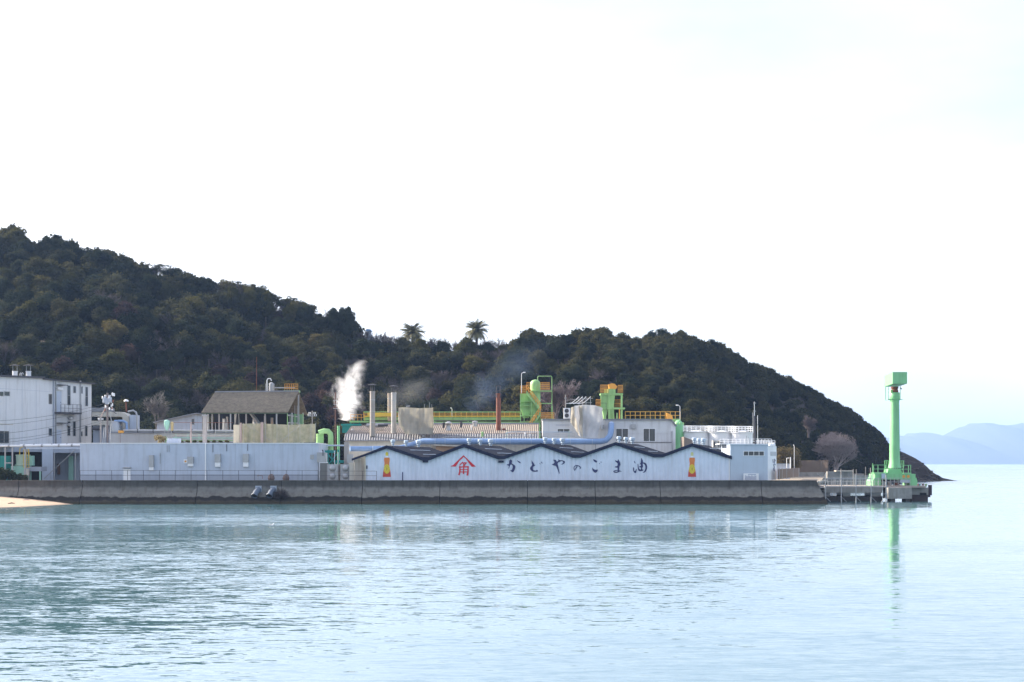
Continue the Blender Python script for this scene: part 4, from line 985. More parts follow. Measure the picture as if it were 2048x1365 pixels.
# on the slate roof
t_ = T('vessel', 'silver vessel with a looped pipe standing on the slate roof ridge', 'vessel', P(541, 783, 252))
q = P(543, 786, 252.5); M().lathe((q[0], q[1], q[2] - .5), [(.42, 0), (.42, 1.9), (.36, 2.2), (.12, 2.35)], 14).build('drum', steel, t_, smooth=True)
M().ptube([(534, 784, 252.2), (534, 761, 252.2), (536, 757.5, 252.2), (541, 757.5, 252.2), (543, 762, 252.2)], .9, 8).build('loop_pipe', white2, t_, smooth=True)
m = M()
for px in (531.5, 536, 540, 545, 549): m.fbox(Fr(252), px, 768, px + .7, 787, .4, -.3)
for py in (768, 774, 779): m.fbox(Fr(252), 531.5, py, 549.7, py + .7, .4, -.3)
m.build('frame', steel, t_)
t_ = T('service_cage', 'orange railed service platform on the end of the slate roof ridge', 'platform', P(583, 783, 252))
m = M()
for px in (569.5, 574, 578.5, 583, 587.5, 592, 595.5):
    m.fbox(Fr(252), px, 768, px + .7, 784, .2, -.1); m.fbox(Fr(253.5), px, 768, px + .7, 784, .2, -.1)
for py in (768, 772.5, 777): m.fbox(Fr(252), 569.5, py, 596.2, py + .8, .22, -.1); m.fbox(Fr(253.5), 569.5, py, 596.2, py + .8, .22, -.1)
m.build('guard_rail', orange, t_); M().fbox(Fr(251.8), 567, 781, 597, 784.5, 0, 2).build('deck', green, t_)
o = M().ptube([(549, 776, 252.2), (590, 776.5, 252.2)], 1.1, 8).build('cross_pipe', steel, org=P(549, 776, 252.2)); tag(o, 'short horizontal grey pipe from the silver vessel to the orange cage', 'pipe')
o = M().ptube([(513, 790, 262), (513.2, 714, 262)], .45, 6).build('mast', rust, org=P(513, 790, 262)); tag(o, 'thin reddish mast rising behind the slate roof', 'mast')

# concrete posts, netting and clutter on the near side of the open shed
t_ = T('square_column', 'square grey concrete column with a cap before the slate roof', 'column', P(409, 890, 226))
M().fbox(Fr(226), 405, 832, 412.5, 889, 0, .6).build('shaft', conpole, t_); M().fbox(Fr(225.9), 403.5, 830, 414, 832.2, .1, .8).build('cap', steel, t_)
for px, x1, y0, mt_, lab in ((467, 479, 850, netm, 'netting-wrapped square column at the end of the scaffold screen'), (479.5, 483, 846, pinkcon, 'slim pinkish post beside the netting-wrapped column'), (487, 487, 0, None, ''), (521, 526, 845, pinkcon, 'square pinkish concrete post in the middle of the scaffold screen'), (380.5, 382, 845, palebark, 'pale thin post above the warehouse skylight box')):
    if mt_ is None: continue
    o = M().fbox(Fr(224.5), px, y0, x1, 888.5, 0, .5).build('post' if 0 else 'screen_column', mt_, org=P(px, 888, 224.5)); tag(o, lab, 'column', 'columns above the warehouse roof')
def net_screen(name, label, fr, pts, seed, thick=.08, mt=None, wav=.18, dense=True):
    """hanging netting: a wavy sheet with real thickness following a polygon outline"""
    rng = np.random.RandomState(seed); tz = [fr.hit(*p) for p in pts]; t0, t1 = min(a[0] for a in tz), max(a[0] for a in tz)
    top = [a for a in tz[:len(tz) // 2]]; bot = [a for a in tz[len(tz) // 2:]][::-1]
    nx, nz_ = 46, 26; vs = []; ph = rng.uniform(0, 6, 8)
    for side in (0, thick):
        for j in range(nz_ + 1):
            for i in range(nx + 1):
                t = t0 + (t1 - t0) * i / nx
                zt = np.interp(t, [a[0] for a in top], [a[1] for a in top]); zb = np.interp(t, [a[0] for a in bot], [a[1] for a in bot])
                z = zb + (zt - zb) * j / nz_
                o_ = wav * (math.sin(t * 2.6 + ph[0] + z * .25) + .6 * math.sin(t * 5.1 + ph[1] - z * .5) + .5 * math.sin(z * 2.1 + ph[2] + t)) + rng.normal() * wav * .12 * (side == 0)
                vs.append(fr.w(t, z, o_ - side))
    N_ = (nx + 1) * (nz_ + 1); fs = []
    for s_ in (0, N_):
        for j in range(nz_):
            for i in range(nx):
                a = s_ + j * (nx + 1) + i; q = (a, a + 1, a + nx + 2, a + nx + 1); fs.append(q if s_ == 0 else q[::-1])
    edge = [i for i in range(nx)] + [nx + j * (nx + 1) for j in range(nz_)] + [nz_ * (nx + 1) + nx - i for i in range(nx)] + [(nz_ - j) * (nx + 1) for j in range(nz_)]
    for k in range(len(edge)): a, b_ = edge[k], edge[(k + 1) % len(edge)]; fs.append((b_, a, a + N_, b_ + N_))
    return vs, fs
t_ = T('scaffold_screen', 'beige netting screen on scaffold poles above the warehouse roof', 'screen', P(560, 888, 225.5))
m = M(); m.add(*net_screen('', '', Fr(225.5), [(484, 848), (520, 847.5), (575, 850), (631, 848.5), (484, 886.5), (520, 887), (575, 886), (631, 885)][:4] + [(631, 885), (575, 886), (520, 887), (484, 886.5)], 5, wav=.09)); m.build('netting', netscreen, t_)
for px in (487, 508, 531, 554, 577, 600, 622, 631): M().ptube([(px, 889, 225.2), (px, 846.5, 225.2)], .35, 5).build('pole', steel, t_)
m = M(); m.ptube([(495, 851, 225.1), (545, 884, 225.1)], .3, 5); m.ptube([(560, 884, 225.1), (600, 851, 225.1)], .3, 5); m.build('brace', steel, t_)
t_ = T('green_valve', 'pale green valve tank on a spindly frame above the warehouse roof', 'tank', P(334, 888, 228))
q = P(334, 862, 228); M().lathe((q[0], q[1], q[2]), [(.05, 0), (.35, .5), (.48, 1.1), (.48, 1.55), (.3, 1.7), (.1, 1.75)], 12).build('tank', mint, t_, smooth=True)
M().lathe((q[0] + .82, q[1], q[2]), [(.22, 0), (.25, .9), (.3, 1.3), (.1, 1.45)], 10)  .build('side_tank', mat('tan_tank', (.42, .33, .16)), t_, smooth=True)
m = M(); 
for px in (329, 336, 343): m.ptube([(px, 888, 228), (px, 862, 228)], .4, 5)
m.ptube([(322, 868, 228), (346, 868, 228)], .35, 5); m.build('frame', steel, t_)
M().ptube([(330, 872, 227.6), (334, 878, 227.6), (330, 886, 227.6)], .9, 6).build('bent_pipe', green, t_)
t_ = T('pipe_bundle', 'low bundle of greenish pipes between the valve tank and square column', 'pipes', P(380, 886, 229))
for k, (y, mt_) in enumerate(((845.3, rust), (871, cream), (876, mint), (881, green), (884.5, darksteel))):
    M().ptube([(346, y, 229 + k * .3), (466, y + .6, 229 + k * .3)], (.45, 1.3, 1.0, .9, .7)[k], 6).build('pipe', mt_, t_)
for px in (352, 376, 398, 431, 452): M().ptube([(px, 888, 228.5), (px, 846 if px > 400 else 868, 228.5)], .45, 5).build('stand', mint if px < 400 else steel, t_)
for k in range(9):
    px = 350 + k * 13; c = P(px, 885.5, 227.4); V, Q = crown_mesh(500 + k % 3, 1.2, .6, 'low', nl=30, ls=.07)
    if k < 3: msh = np_mesh('tuft', V * .7, Q, [leafY]); KINDS_T[('tuft', k)] = msh
    o = bpy.data.objects.new('weed_tuft', KINDS_T[('tuft', k % 3)]); COL.objects.link(o); o.location = (c[0], c[1], c[2] - .25)
    tag(o, 'yellowish weed tuft growing in the line along the warehouse roof edge', 'weed', 'weed tufts on the roof edge')
o = bpy.data.objects.new('weed_clump', np_mesh('weed_clump', *[(V * 1.7 if i == 0 else Q) for i in (0, 1)], [mat('dry_straw', (.26, .20, .09))])); COL.objects.link(o); c = P(320, 886, 227); o.location = (c[0], c[1], c[2] - .3)
tag(o, 'straw coloured weed clump at the foot of the pale green valve tank', 'weed')

# ------------------------------------------------------------------ green ducts and the yard between the two warehouses
t_ = T('green_duct', 'thick bright green duct bending down beside the scaffold netting', 'duct', P(650, 888, 224))
M().ptube([(640, 890, 226), (640, 868, 226)], 7.5, 14).build('round_housing', green, t_, smooth=True)
M().ptube([(638, 866, 224.5), (648, 862.5, 224.5), (656, 863, 224.5), (661, 868, 224.5), (661.5, 876, 224.5), (661.5, 906, 224.5)], 5.4, 14).build('elbow', green, t_, smooth=True)
t_ = T('green_duct', 'slim green vertical duct beside the brown utility pole', 'duct', P(676, 900, 226))
M().ptube([(677, 935, 226), (677, 852, 226)], 2.6, 10).build('riser', craneg, t_, smooth=True)
t_ = T('steel_frame', 'teal steel frame holding tanks in the gap between the warehouses', 'frame', P(672, 965, 222))
m = M()
for px, w in ((655, 2.4), (663, 1.2), (675, 3.4), (690, 2)): m.fbox(Fr(222), px, 900, px + w, 962, .1, .3, zb=GZ)
m.fbox(Fr(222), 650, 901, 671, 906, .2, .3); m.fbox(Fr(222), 671, 921, 688, 926, .15, .3); m.fbox(Fr(222), 686, 924, 698, 927, .15, .3)
m.build('columns', teal, t_)
m = M(); m.tube([P(655, 908, 221.8), P(674, 932, 221.8)], .1, 5); m.tube([P(674, 908, 221.8), P(655, 932, 221.8)], .1, 5); m.build('cross_brace', teal, t_)
M().ptube([(652, 891.5, 221), (700, 891.5, 221)], 1.5, 8).build('pale_pipe', paleblue, t_, smooth=True)
for px, y0 in ((669, 902), (676, 905), (691, 905)): M().ptube([(px, 931, 220.6), (px, y0, 220.6)], .7, 6).build('white_rod', white2, t_)
for k, (x0, lab) in enumerate(((654, 'pressed steel water tank panel with a round bulge beside the pipes, nearer the pale warehouse'), (680, 'pressed steel water tank panel with a round bulge, nearer the corrugated warehouse'))):
    r = T('water_tank', lab.replace('pressed steel water tank panel', 'grey steel water tank'), 'tank', P(x0 + 11, 965, 214), 'pressed steel tanks')
    M().fbox(Fr(214), x0, 929, x0 + 23, 963, 0, 2, zb=GZ).build('body', steel, r)
    for (cy_, rr_) in ((937, .52), (953, .5)):
        q = P(x0 + 11, cy_, 214); m = M()
        prof = [(rr_, 0), (rr_ * .85, .12), (rr_ * .5, .22), (.02, .26)]
        m.lathe((0, 0, 0), prof, 16); m.v = [(q[0] + v[0], 214 - v[2], q[2] + v[1]) for v in m.v]; m.build('bulge', steel, r, smooth=True)
    m = M()
    for e_ in (x0, x0 + 22): m.fbox(Fr(214), e_, 929, e_ + 1, 963, .08, -.01, zb=GZ)
    m.fbox(Fr(214), x0 + 1, 945, x0 + 22, 946, .06, -.01); m.build('flange', conpole, r)
t_ = T('control_cabinet', 'tall grey control cabinet against the warehouse end', 'cabinet', P(643, 965, 214))
M().fbox(Fr(214), 634, 905.5, 650, 925, .1, 1).build('upper_box', steel, t_); M().fbox(Fr(214), 639, 925.3, 655, 963, 0, 1, zb=GZ).build('body', mat('dark_olive_steel', (.16, .16, .15), .6, dirt=.3), t_)
M().ptube([(646, 912, 213.5), (646, 902, 213.5), (644, 900, 213.5)], 1.0, 7).build('vent_hook', darksteel, t_)
m = M(); m.fbox(Fr(214), 639, 925, 640, 963, .06, -.01, zb=GZ); m.fbox(Fr(214), 640, 925, 656, 926.5, .06, -.01); m.build('frame', white2, t_)
t_ = T('transformer_box', 'stone coloured boxes and grey valves by the corrugated warehouse corner', 'box', P(706, 965, 213.5))
M().fbox(Fr(213.5), 699, 926.5, 708.5, 963, 0, 1.5, zb=GZ).build('box', cream, t_)
M().fbox(Fr(216), 688, 884, 697, 962, 0, .8, zb=GZ).build('grey_post', conpole, t_)
M().fbox(Fr(215), 694, 909, 706, 926, 0, .8).build('valve_block', steel, t_)

# brown pole with wires
util_pole('utility_pole', 'slim brown utility pole before the steam plume', 671, 785, 900, 229, woodpole, ((800.5, 4), (808.5, 4), (817, 4)), 1.3)
util_pole('utility_pole', 'short pale utility pole with cross arms behind the scaffold netting', 624.5, 822, 866, 246, conpole, ((832, 9), (828, 7)), .9)
def wires(label, pairs, sag=.6, r=.022):
    for k, (a, c) in enumerate(pairs):
        A_, C2 = Vector(P(*a)), Vector(P(*c)); pts = [A_.lerp(C2, i / 14) - Vector((0, 0, sag * 4 * (i / 14) * (1 - i / 14))) for i in range(15)]
        o = M().tube(pts, r, 4, cap=False).build('cable', darksteel, org=tuple(A_)); tag(o, label[k], 'cable', 'overhead cables')
wires(['highest cable from the brown pole to the green gantry', 'second cable down from the brown pole to the green gantry', 'third cable down from the brown pole to the green gantry'],
      [((671, 800.5, 229), (776, 815, 262)), ((671, 808.5, 229), (780, 825, 262)), ((671, 817, 229), (784, 833, 262))], .4)
wires(['top cable crossing the white factory front', 'second cable crossing the white factory front', 'third cable crossing the white factory front', 'lowest cable crossing the white factory front', 'steeper cable rising to the pole cluster'],
      [((0, 842, 219), (215, 806, 222)), ((0, 850, 219), (215, 812, 222)), ((0, 868, 219), (210, 826, 222)), ((0, 880, 219), (202, 842, 222)), ((0, 886, 219), (204, 846, 222))], .5)

# ------------------------------------------------------------------ slate-tiled long halls
def tiled_roof(m, fr0, xa0, xa1, ya, xb0, xb1, yb, Ya, Yb, pitch=.42, amp=.09):
    """corrugated slope from the eave (Ya) up to the ridge (Yb)"""
    a0, a1 = Vector(P(xa0, ya, Ya)), Vector(P(xa1, ya, Ya)); b0, b1 = Vector(P(xb0, yb, Yb)), Vector(P(xb1, yb, Yb))
    n = int((a1 - a0).length / pitch * 4); vs = []; rows = 9
    for j in range(rows + 1):
        for i in range(n + 1):
            s_ = i / n; p = a0.lerp(a1, s_).lerp(b0.lerp(b1, s_), j / rows); w_ = math.sin(i * math.pi / 2) * amp
            vs.append((p.x, p.y, p.z + w_ + (.05 * ((j % 2) - .5))))
    m.add(vs, [(j * (n + 1) + i, j * (n + 1) + i + 1, (j + 1) * (n + 1) + i + 1, (j + 1) * (n + 1) + i) for j in range(rows) for i in range(n)])
    return m
t_ = T('slate_hall', 'long hall with sunlit corrugated slate roof behind the blue duct', 'building', P(870, 900, 243))
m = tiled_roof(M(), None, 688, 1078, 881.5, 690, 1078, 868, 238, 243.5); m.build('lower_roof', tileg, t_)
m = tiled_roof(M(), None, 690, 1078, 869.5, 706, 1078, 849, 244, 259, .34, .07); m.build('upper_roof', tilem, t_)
M().fbox(Fr(238.3), 690, 882.5, 1078, 905, 0, 6, zb=GZ).build('wall', cream, t_)
M().fbox(Fr(244.3), 690, 870.5, 1078, 905, 0, 15, zb=GZ).build('upper_wall', cream, t_)
m = M(); m.tube([P(706, 848.5, 259), P(1078, 848.5, 259)], .25, 6); m.build('ridge_cap', greyroof, t_)
M().fbox(Fr(237.9), 688, 880.4, 1078, 882.6, .1, .3).build('gutter', greyroof, t_)
for px, w, lab in ((712, 5, ''), (905, 4, '')): pass
t_ = T('roof_fan', 'grey mushroom shaped roof fan on the slate hall near the green gantry', 'fan', P(897, 852, 250))
q = P(897, 857, 250); M().lathe((q[0], q[1], q[2] - .4), [(.5, 0), (.32, .6), (.32, .9), (.58, 1.1), (.62, 1.35), (.2, 1.6)], 14).build('cowl', steel, t_, smooth=True)
t_ = T('roof_vessel', 'small rounded grey vessel lying on the slate hall behind the first chimney', 'vessel', P(770, 852, 250))
M().ptube([(733, 851.5, 251), (768, 851.5, 251)], 4, 10).build('drum', steel, t_, smooth=True); M().ptube([(756, 851, 250), (776, 851, 250)], 2.6, 8).build('hood', darksteel, t_)
t_ = T('roof_piping', 'thin pipes and a dark guard line laid across the slate hall roof', 'pipes', P(880, 870, 243))
M().ptube([(700, 867.5, 243), (1076, 867.5, 243)], .35, 5).build('guard_line', darksteel, t_)
for k in range(26): M().ptube([(704 + k * 14.6, 871, 243), (704 + k * 14.6, 865.8, 243)], .22, 4).build('stanchion', darksteel, t_)
for (x0, x1, y, r_, mt_) in ((1010, 1145, 864.5, .8, paleblue), (1022, 1150, 868.5, .6, steel), (1000, 1150, 872.5, .7, steel), (880, 1040, 874, .5, cream)): M().ptube([(x0, y + 3, 239), (x0 + 12, y, 239), (x1, y, 239)], r_, 6).build('pipe', mt_, t_)
for k, (px, py, w_, mt_, lab) in enumerate(((965, 868, 4, green, 'small green valve box on the slate hall roof below the rusty chimney'), (943, 855, 2, white2, 'small white vent on the slate hall near the rusty chimney'), (1008, 861, 6, rust, 'low rusty vent beside the foot of the rusty chimney'), (922, 848, 5, darksteel, 'dark boxy unit under the long gantry'), (887, 849, 5, darksteel, 'dark boxy unit beside the mushroom roof fan'), (950, 846, 9, steel, 'grey duct section lying under the long gantry'), (705, 862, 5, steel, 'grey ridge box at the end of the slate hall'), (1050, 870, 3, white2, 'white vent at the foot of the stair tower'), (1060, 872, 2.4, white2, 'second smaller white vent at the foot of the stair tower'))):
    q = P(px, py + 3, 250 if py < 865 else 241); r = T('roof_vent', lab, 'vent', q, 'small vents on the slate hall'); W_ = w_ / FPX * q[1]
    M().lathe(q, [(W_ * .5, -.4), (W_ * .5, .3), (W_ * .62, .32), (W_ * .62, .5), (W_ * .25, .62)], 8).build('casing', mt_, r)
for px in (1014, 1032, 1120, 1138): M().ptube([(px, 892, 240), (px, 862, 240)], .5, 5).build('stand', (steel, mint)[px % 4 // 2], t_)
# small junk behind the saw-tooth roofs
t_ = T('low_shed', 'low dark shed between the blue duct and the corrugated warehouse', 'shed', P(900, 900, 236))
M().fbox(Fr(236.6), 872, 893, 925, 905, 0, 1.2, zb=GZ).build('wall', mat('ochre_wall', (.34, .22, .14), dirt=.3), t_)
m = M(); m.fpoly(Fr(236), [(868, 889), (930, 892), (930, 894.5), (868, 891.5)], .3, 3); m.build('roof', cream, t_)

# chimneys
def chimney(px, w, y0, y1, Y, mt, label, cap=True, frame=False):
    p = P(px, y1, Y); r = T('chimney', label, 'chimney', p, 'chimneys of the factory'); R = w / 2 / FPX * Y; zt = Z_(y0, Y)
    M().lathe((p[0], Y, p[2]), [(R * 1.04, 0), (R, (zt - p[2]) * .5), (R, zt - p[2] - .3), (R * 1.08, zt - p[2] - .28), (R * 1.08, zt - p[2])], 16).build('stack', mt, r, smooth=True)
    if cap:
        for k, a in enumerate((.5, 2.6, 4.7)):
            M().tube([(p[0] + R * .85 * math.cos(a), Y + R * .85 * math.sin(a), zt - .05), (p[0] + R * .85 * math.cos(a), Y + R * .85 * math.sin(a), zt + 1.05)], .05, 5).build('cap_stay', darksteel, r)
        M().lathe((p[0], Y, zt + 1.05), [(R * 1.9, 0), (R * 1.9, .05), (R * .3, .2)], 14).build('rain_cap', darksteel if mt is stackm and px < 800 else darksteel, r)
    if frame:
        m = M()
        for sx in (-1, 1):
            for sy in (-1, 1): m.tube([(p[0] + sx * R * .8, Y + sy * R * .8, zt - .8), (p[0] + sx * R * .8, Y + sy * R * .8, zt + 1.35)], .06, 5)
        for zz in (zt + .4, zt + 1.3):
            m.tube([(p[0] - R, Y - R, zz), (p[0] + R, Y - R, zz), (p[0] + R, Y + R, zz), (p[0] - R, Y + R, zz), (p[0] - R, Y - R, zz)], .06, 5)
        m.build('top_frame', darksteel, r)
    for zz in (.3, .55, .8):
        if not frame: M().lathe((p[0], Y, p[2] + (zt - p[2]) * zz), [(R * 1.06, 0), (R * 1.06, .12)], 14).build('band', steel, r)
    return r
chimney(745, 10.2, 783, 873, 241, stackm, 'thick pale chimney with a dark rain cap beside the steam plume')
chimney(778.5, 6.4, 787, 842, 262, mat('tan_stack', (.46, .38, .3), dirt=.3), 'slim tan chimney partly behind the banded white one', cap=False)
chimney(787.5, 10.2, 785.5, 868, 246, mat('white_stack', (.46, .45, .43), .5, dirt=.35), 'banded white chimney with a flat rain cap', cap=True)
chimney(997, 9.4, 787, 862, 250, rust, 'rust brown chimney with an open square frame on top', cap=False, frame=True)

# wrapped structures
t_ = T('netted_structure', 'beige netting-wrapped structure standing on the slate hall', 'scaffold', P(831, 880, 241))
def sheet(parent, mt, fr, pts, seed, wav, name='netting'):
    m = M(); m.add(*net_screen('', '', fr, pts, seed, thick=.02, wav=wav)); return m.build(name, mt, parent, smooth=True)
sheet(t_, netm, Fr(240), [(798, 815.5), (810, 815), (840, 817), (866, 816)] + [(865.5, 869), (842, 868.5), (812, 869.5), (797, 850)], 9, .16)
sheet(t_, netm, Fr(244.2), [(798, 816.5), (810, 816), (840, 818), (866, 817)] + [(865.5, 866), (842, 866), (812, 866), (797, 850)], 19, .1)
sheet(t_, netm, Fr(240.1, 244.2, 797.5, 800), [(797.5, 815.5), (798, 815.5), (799, 816), (800, 816)] + [(800, 846), (799, 848), (798, 849), (797.5, 850)], 29, .06)
sheet(t_, netm, Fr(240.1, 244.2, 866, 864), [(864, 816.5), (864.6, 816.5), (865.4, 816.5), (866, 816)] + [(866, 869), (865.4, 868), (864.6, 867), (864, 866)], 39, .06)
m = M()
for py in (829, 843, 857): m.ptube([(799, py, 239.7), (866, py + .6, 239.7)], .22, 4)
for px in (812, 831, 849): m.ptube([(px, 816, 239.75), (px, 868, 239.75)], .2, 4)
m.build('tie_rope', cream, t_)
m = M()
for px in (803, 820, 846, 862): m.ptube([(px, 888, 240), (px, 868, 240)], .5, 5)
m.ptube([(840, 868, 240), (867, 886, 240)], .5, 5); m.ptube([(852, 868, 240), (830, 888, 240)], .5, 5); m.build('scaffold_legs', steel, t_)
for px, y in ((849, 809), (859, 805), (863.5, 809)): M().ptube([(px, y, 241), (px, 818, 241)], .4, 5).build('scaffold_pole', steel, t_)
M().ptube([(812, 813.5, 241), (820, 812.5, 241)], 1.2, 7).build('vent_stub', steel, t_)
t_ = T('tarped_structure', 'silver tarpaulin wrapped structure tapering down beside the blue duct', 'scaffold', P(1176, 880, 237))
sheet(t_, tarpm, Fr(236.5), [(1149, 812), (1168, 810), (1190, 811), (1204, 816)] + [(1203, 845), (1194, 877), (1160, 875), (1151, 835)], 12, .15, 'tarpaulin')
sheet(t_, tarpm, Fr(240.5), [(1149, 813), (1168, 812), (1190, 812), (1204, 817)] + [(1203, 845), (1194, 870), (1160, 870), (1151, 835)], 22, .1, 'tarpaulin')
sheet(t_, netm, Fr(238.5, 236.2, 1144, 1164), [(1145, 815), (1149, 813), (1150, 813), (1151, 813)] + [(1165, 875), (1161, 873), (1156, 872), (1143, 845)], 13, .12, 'side_sheet')
sheet(t_, tarpm, Fr(236.6, 240.5, 1204, 1201), [(1201, 817), (1202, 817), (1203, 816.5), (1204, 816)] + [(1203.5, 845), (1203, 855), (1202, 860), (1201, 860)], 23, .08, 'side_sheet')
m = M(); m.fpoly(Fr(237.5), [(1160, 830), (1192, 830), (1190, 874), (1163, 874)], 0, 2); m.build('inner_hopper', steel, t_)

# conveyor gantry
def gantry(label, x0, x1, ytop, ybot, Y, posts, legs, mt_rail, loc, full=True):
    r = T('conveyor_gantry', label, 'gantry', loc, 'green gantries')
    M().fbox(Fr(Y), x0, ybot - 9, x1, ybot - 3.5, 0, 1.6).build('beam', green, r)
    if full:
        M().fbox(Fr(Y), x0, ybot, x1, ybot + 3.2, .1, 1.2).build('lower_beam', green, r)
        M().ptube([(x0, ytop, Y), (x1, ytop, Y)], 1.0, 6).build('top_pipe', green, r)
        M().ptube([(x0, ybot - 11, Y - .3), (x1, ybot - 11, Y - .3)], 1.2, 6).build('yellow_pipe', yellow, r)
    m0 = M().fbox(Fr(Y), x0, ytop, x0 + .9, ybot - 9, .12, -.02).build('post', mt_rail, r)
    d0 = (x1 - x0 - 1) / FPX * Y
    for k in range(1, posts): shift_copy(m0, d0 * k / (posts - 1))
    for py in ((ytop + 2, (ytop + ybot - 9) / 2) if full else (ytop, (ytop + ybot - 9) / 2)): M().fbox(Fr(Y), x0, py, x1, py + .9, .1, -.03).build('rail', mt_rail, r)
    for px in legs: M().fbox(Fr(Y), px, ybot - 3.5, px + 2.2, 905, -.3, .7, zb=GZ).build('leg', green, r)
    return r
g1 = gantry('long green conveyor gantry with orange railing above the slate hall', 727, 1042, 824.5, 844, 262, 30, (738, 800, 868, 935, 1000), mat('amber_rail_paint', (.70, .40, .06), .5, var=.2), P(880, 850, 262))
M().fbox(Fr(261), 735, 826, 792, 834, 0, .4).build('yellow_cover', yellow, g1)
M().fbox(Fr(263), 867, 838, 945, 842, .5, 1).build('grey_pipe_cover', steel, g1)
g2 = gantry('green gantry with plain orange railing ending at the lamp post', 1250, 1361, 823.5, 847, 262, 12, (1262, 1355), bpy.data.materials['amber_rail_paint'], P(1300, 850, 262), full=False)
M().fpoly(Fr(261.2), [(1333, 826), (1344, 831), (1346, 839), (1334, 839)], .2, .6).build('orange_chute', orange, g2)
t_ = T('platform', 'small green platform with orange rails where the gantry meets the steam', 'platform', P(715, 850, 258))
M().fbox(Fr(258), 699, 842, 742, 845.5, 0, 2).build('deck', green, t_)
m = M()
for px in (701, 708, 715, 722, 729): m.fbox(Fr(258), px, 829, px + .8, 842, 0, -.02 + .1)
for py in (829, 835): m.fbox(Fr(258), 701, py, 730, py + .8, .12, -.02)
m.build('guard_rail', orange, t_)
for px in (700, 718, 738): M().fbox(Fr(258), px, 845, px + 2, 880, -.2, .6, zb=GZ).build('leg', teal, t_)
M().fbox(Fr(256), 682, 848, 722, 852, 0, 1).build('teal_beam', teal, t_); M().fbox(Fr(256), 684, 850, 700, 866, -.3, 1).build('teal_box', teal, t_)

# stair tower with the domed column
t_ = T('stair_tower', 'bright green stair tower with a domed column and orange railings', 'tower', P(1065, 880, 262))
q = P(1070.5, 868, 262); Rr = 10.4 / FPX * 262; zt = Z_(770, 262)
M().lathe((q[0], 262, GZ), [(Rr, 0), (Rr, zt - GZ), (Rr * .93, zt - GZ + .45), (Rr * .7, zt - GZ + .75), (Rr * .3, zt - GZ + .92), (.02, zt - GZ + .96)], 22).build('domed_column', green, t_, smooth=True)
M().fbox(Fr(261.5), 1040.5, 787.5, 1062, 818, 0, 2.4).build('upper_hopper', green, t_)
M().fpoly(Fr(261.4), [(1042, 818), (1062, 818), (1058, 836), (1046, 836)], 0, 2.2).build('hopper_cone', green, t_)
for px in (1040.2, 1047.5, 1061.5): M().fbox(Fr(260.4), px, 788, px + 1.6, 905, 0, .25, zb=GZ).build('column', green, t_)
for (x0, x1, y) in ((1040, 1083, 831), (1040, 1062, 802.5), (1040, 1062, 811), (1040, 1082, 843.5), (1062, 1104, 781.5)):
    M().fbox(Fr(260.6), x0, y, x1, y + 1.6, 0, 2.2).build('beam', green, t_)
def orange_rail(parent, x0, x1, y0, y1, Y, n, name='guard_rail', rows=3, mt=None, depth=None):
    m = M()
    for lay in ((Y,) if depth is None else (Y, Y + depth)):
        for k in range(n + 1):
            px = x0 + (x1 - x0) * k / n; m.fbox(Fr(lay), px - .35, y0, px + .35, y1, .05, .03)
        for k in range(rows):
            py = y0 + (y1 - y0) * k / rows; m.fbox(Fr(lay), x0, py, x1, py + .9, .09, .0)
    return m.build(name, mt or orange, parent)
orange_rail(t_, 1041, 1053.5, 772, 787.5, 260.3, 6, rows=4, depth=2.0); orange_rail(t_, 1053.5, 1060, 765, 781, 260.6, 3, depth=2.4)
orange_rail(t_, 1081, 1099, 765, 781, 260.6, 9, rows=4, depth=2.4); orange_rail(t_, 1081.5, 1108, 825.5, 838, 260.2, 14, depth=1.6)
M().fbox(Fr(260.2), 1081, 837.6, 1110, 840, 0, 2).build('landing', green, t_)
for (a, c_) in (((1053, 782), (1082, 820)), ((1081, 826), (1049, 872))):
    A_, C2 = Vector(P(*a, 260)), Vector(P(*c_, 260)); w_ = Vector((0, 1.0, 0)); st = M()
    st.hexa([A_ - Vector((0, 0, .5)), C2 - Vector((0, 0, .5)), C2 + w_ - Vector((0, 0, .5)), A_ + w_ - Vector((0, 0, .5)), A_, C2, C2 + w_, A_ + w_]); so = st.build('stair_flight', green, t_)
    m = M(); 
    for off in (.55, 1.1): m.tube([A_ + Vector((0, -.05, off)), C2 + Vector((0, -.05, off))], .07, 5)
    for k in range(9): p = A_.lerp(C2, k / 8); m.tube([p + Vector((0, -.05, 0)), p + Vector((0, -.05, 1.1))], .05, 5)
    m.build('stair_rail', orange, so)
m = M(); m.ptube([(1075.5, 768, 261.8), (1075.5, 754.5, 261.8), (1077, 752.8, 261.8), (1102.5, 752.8, 261.8), (1103.8, 755, 261.8), (1103.8, 838, 261.8)], .75, 8); m.build('loop_pipe', green, t_, smooth=True)
M().fbox(Fr(261.8), 1102.4, 812, 1105.6, 838, .1, .3).build('pipe_sleeve', green, t_); M().fbox(Fr(261.8), 1082, 806.3, 1103, 808.3, .05, .2).build('strut', green, t_)
def street_lamp(px, y0, y1, Y, dirn, label, mt=None):
    r = T('street_lamp', label, 'lamp', P(px, y1, Y), 'yard lamps')
    M().ptube([(px, y1, Y), (px, y0 + 3, Y), (px + dirn * 1.5, y0 + .8, Y), (px + dirn * 4, y0, Y)], .5, 7).build('post', mt or white2, r)
    M().fbox(Fr(Y), px + min(dirn * 3.4, dirn * 8), y0 - 1.2, px + max(dirn * 3.4, dirn * 8), y0 + .7, .15, .15).build('lamp_head', white2, r)
street_lamp(1043, 745.5, 787, 260, 1, 'slim yard lamp rising past the stair tower railing')
street_lamp(1360, 811, 846, 261, -1, 'curved yard lamp at the end of the orange railed gantry')
street_lamp(904, 816.5, 842, 264, -.4, 'small lamp on a thin post behind the long gantry')

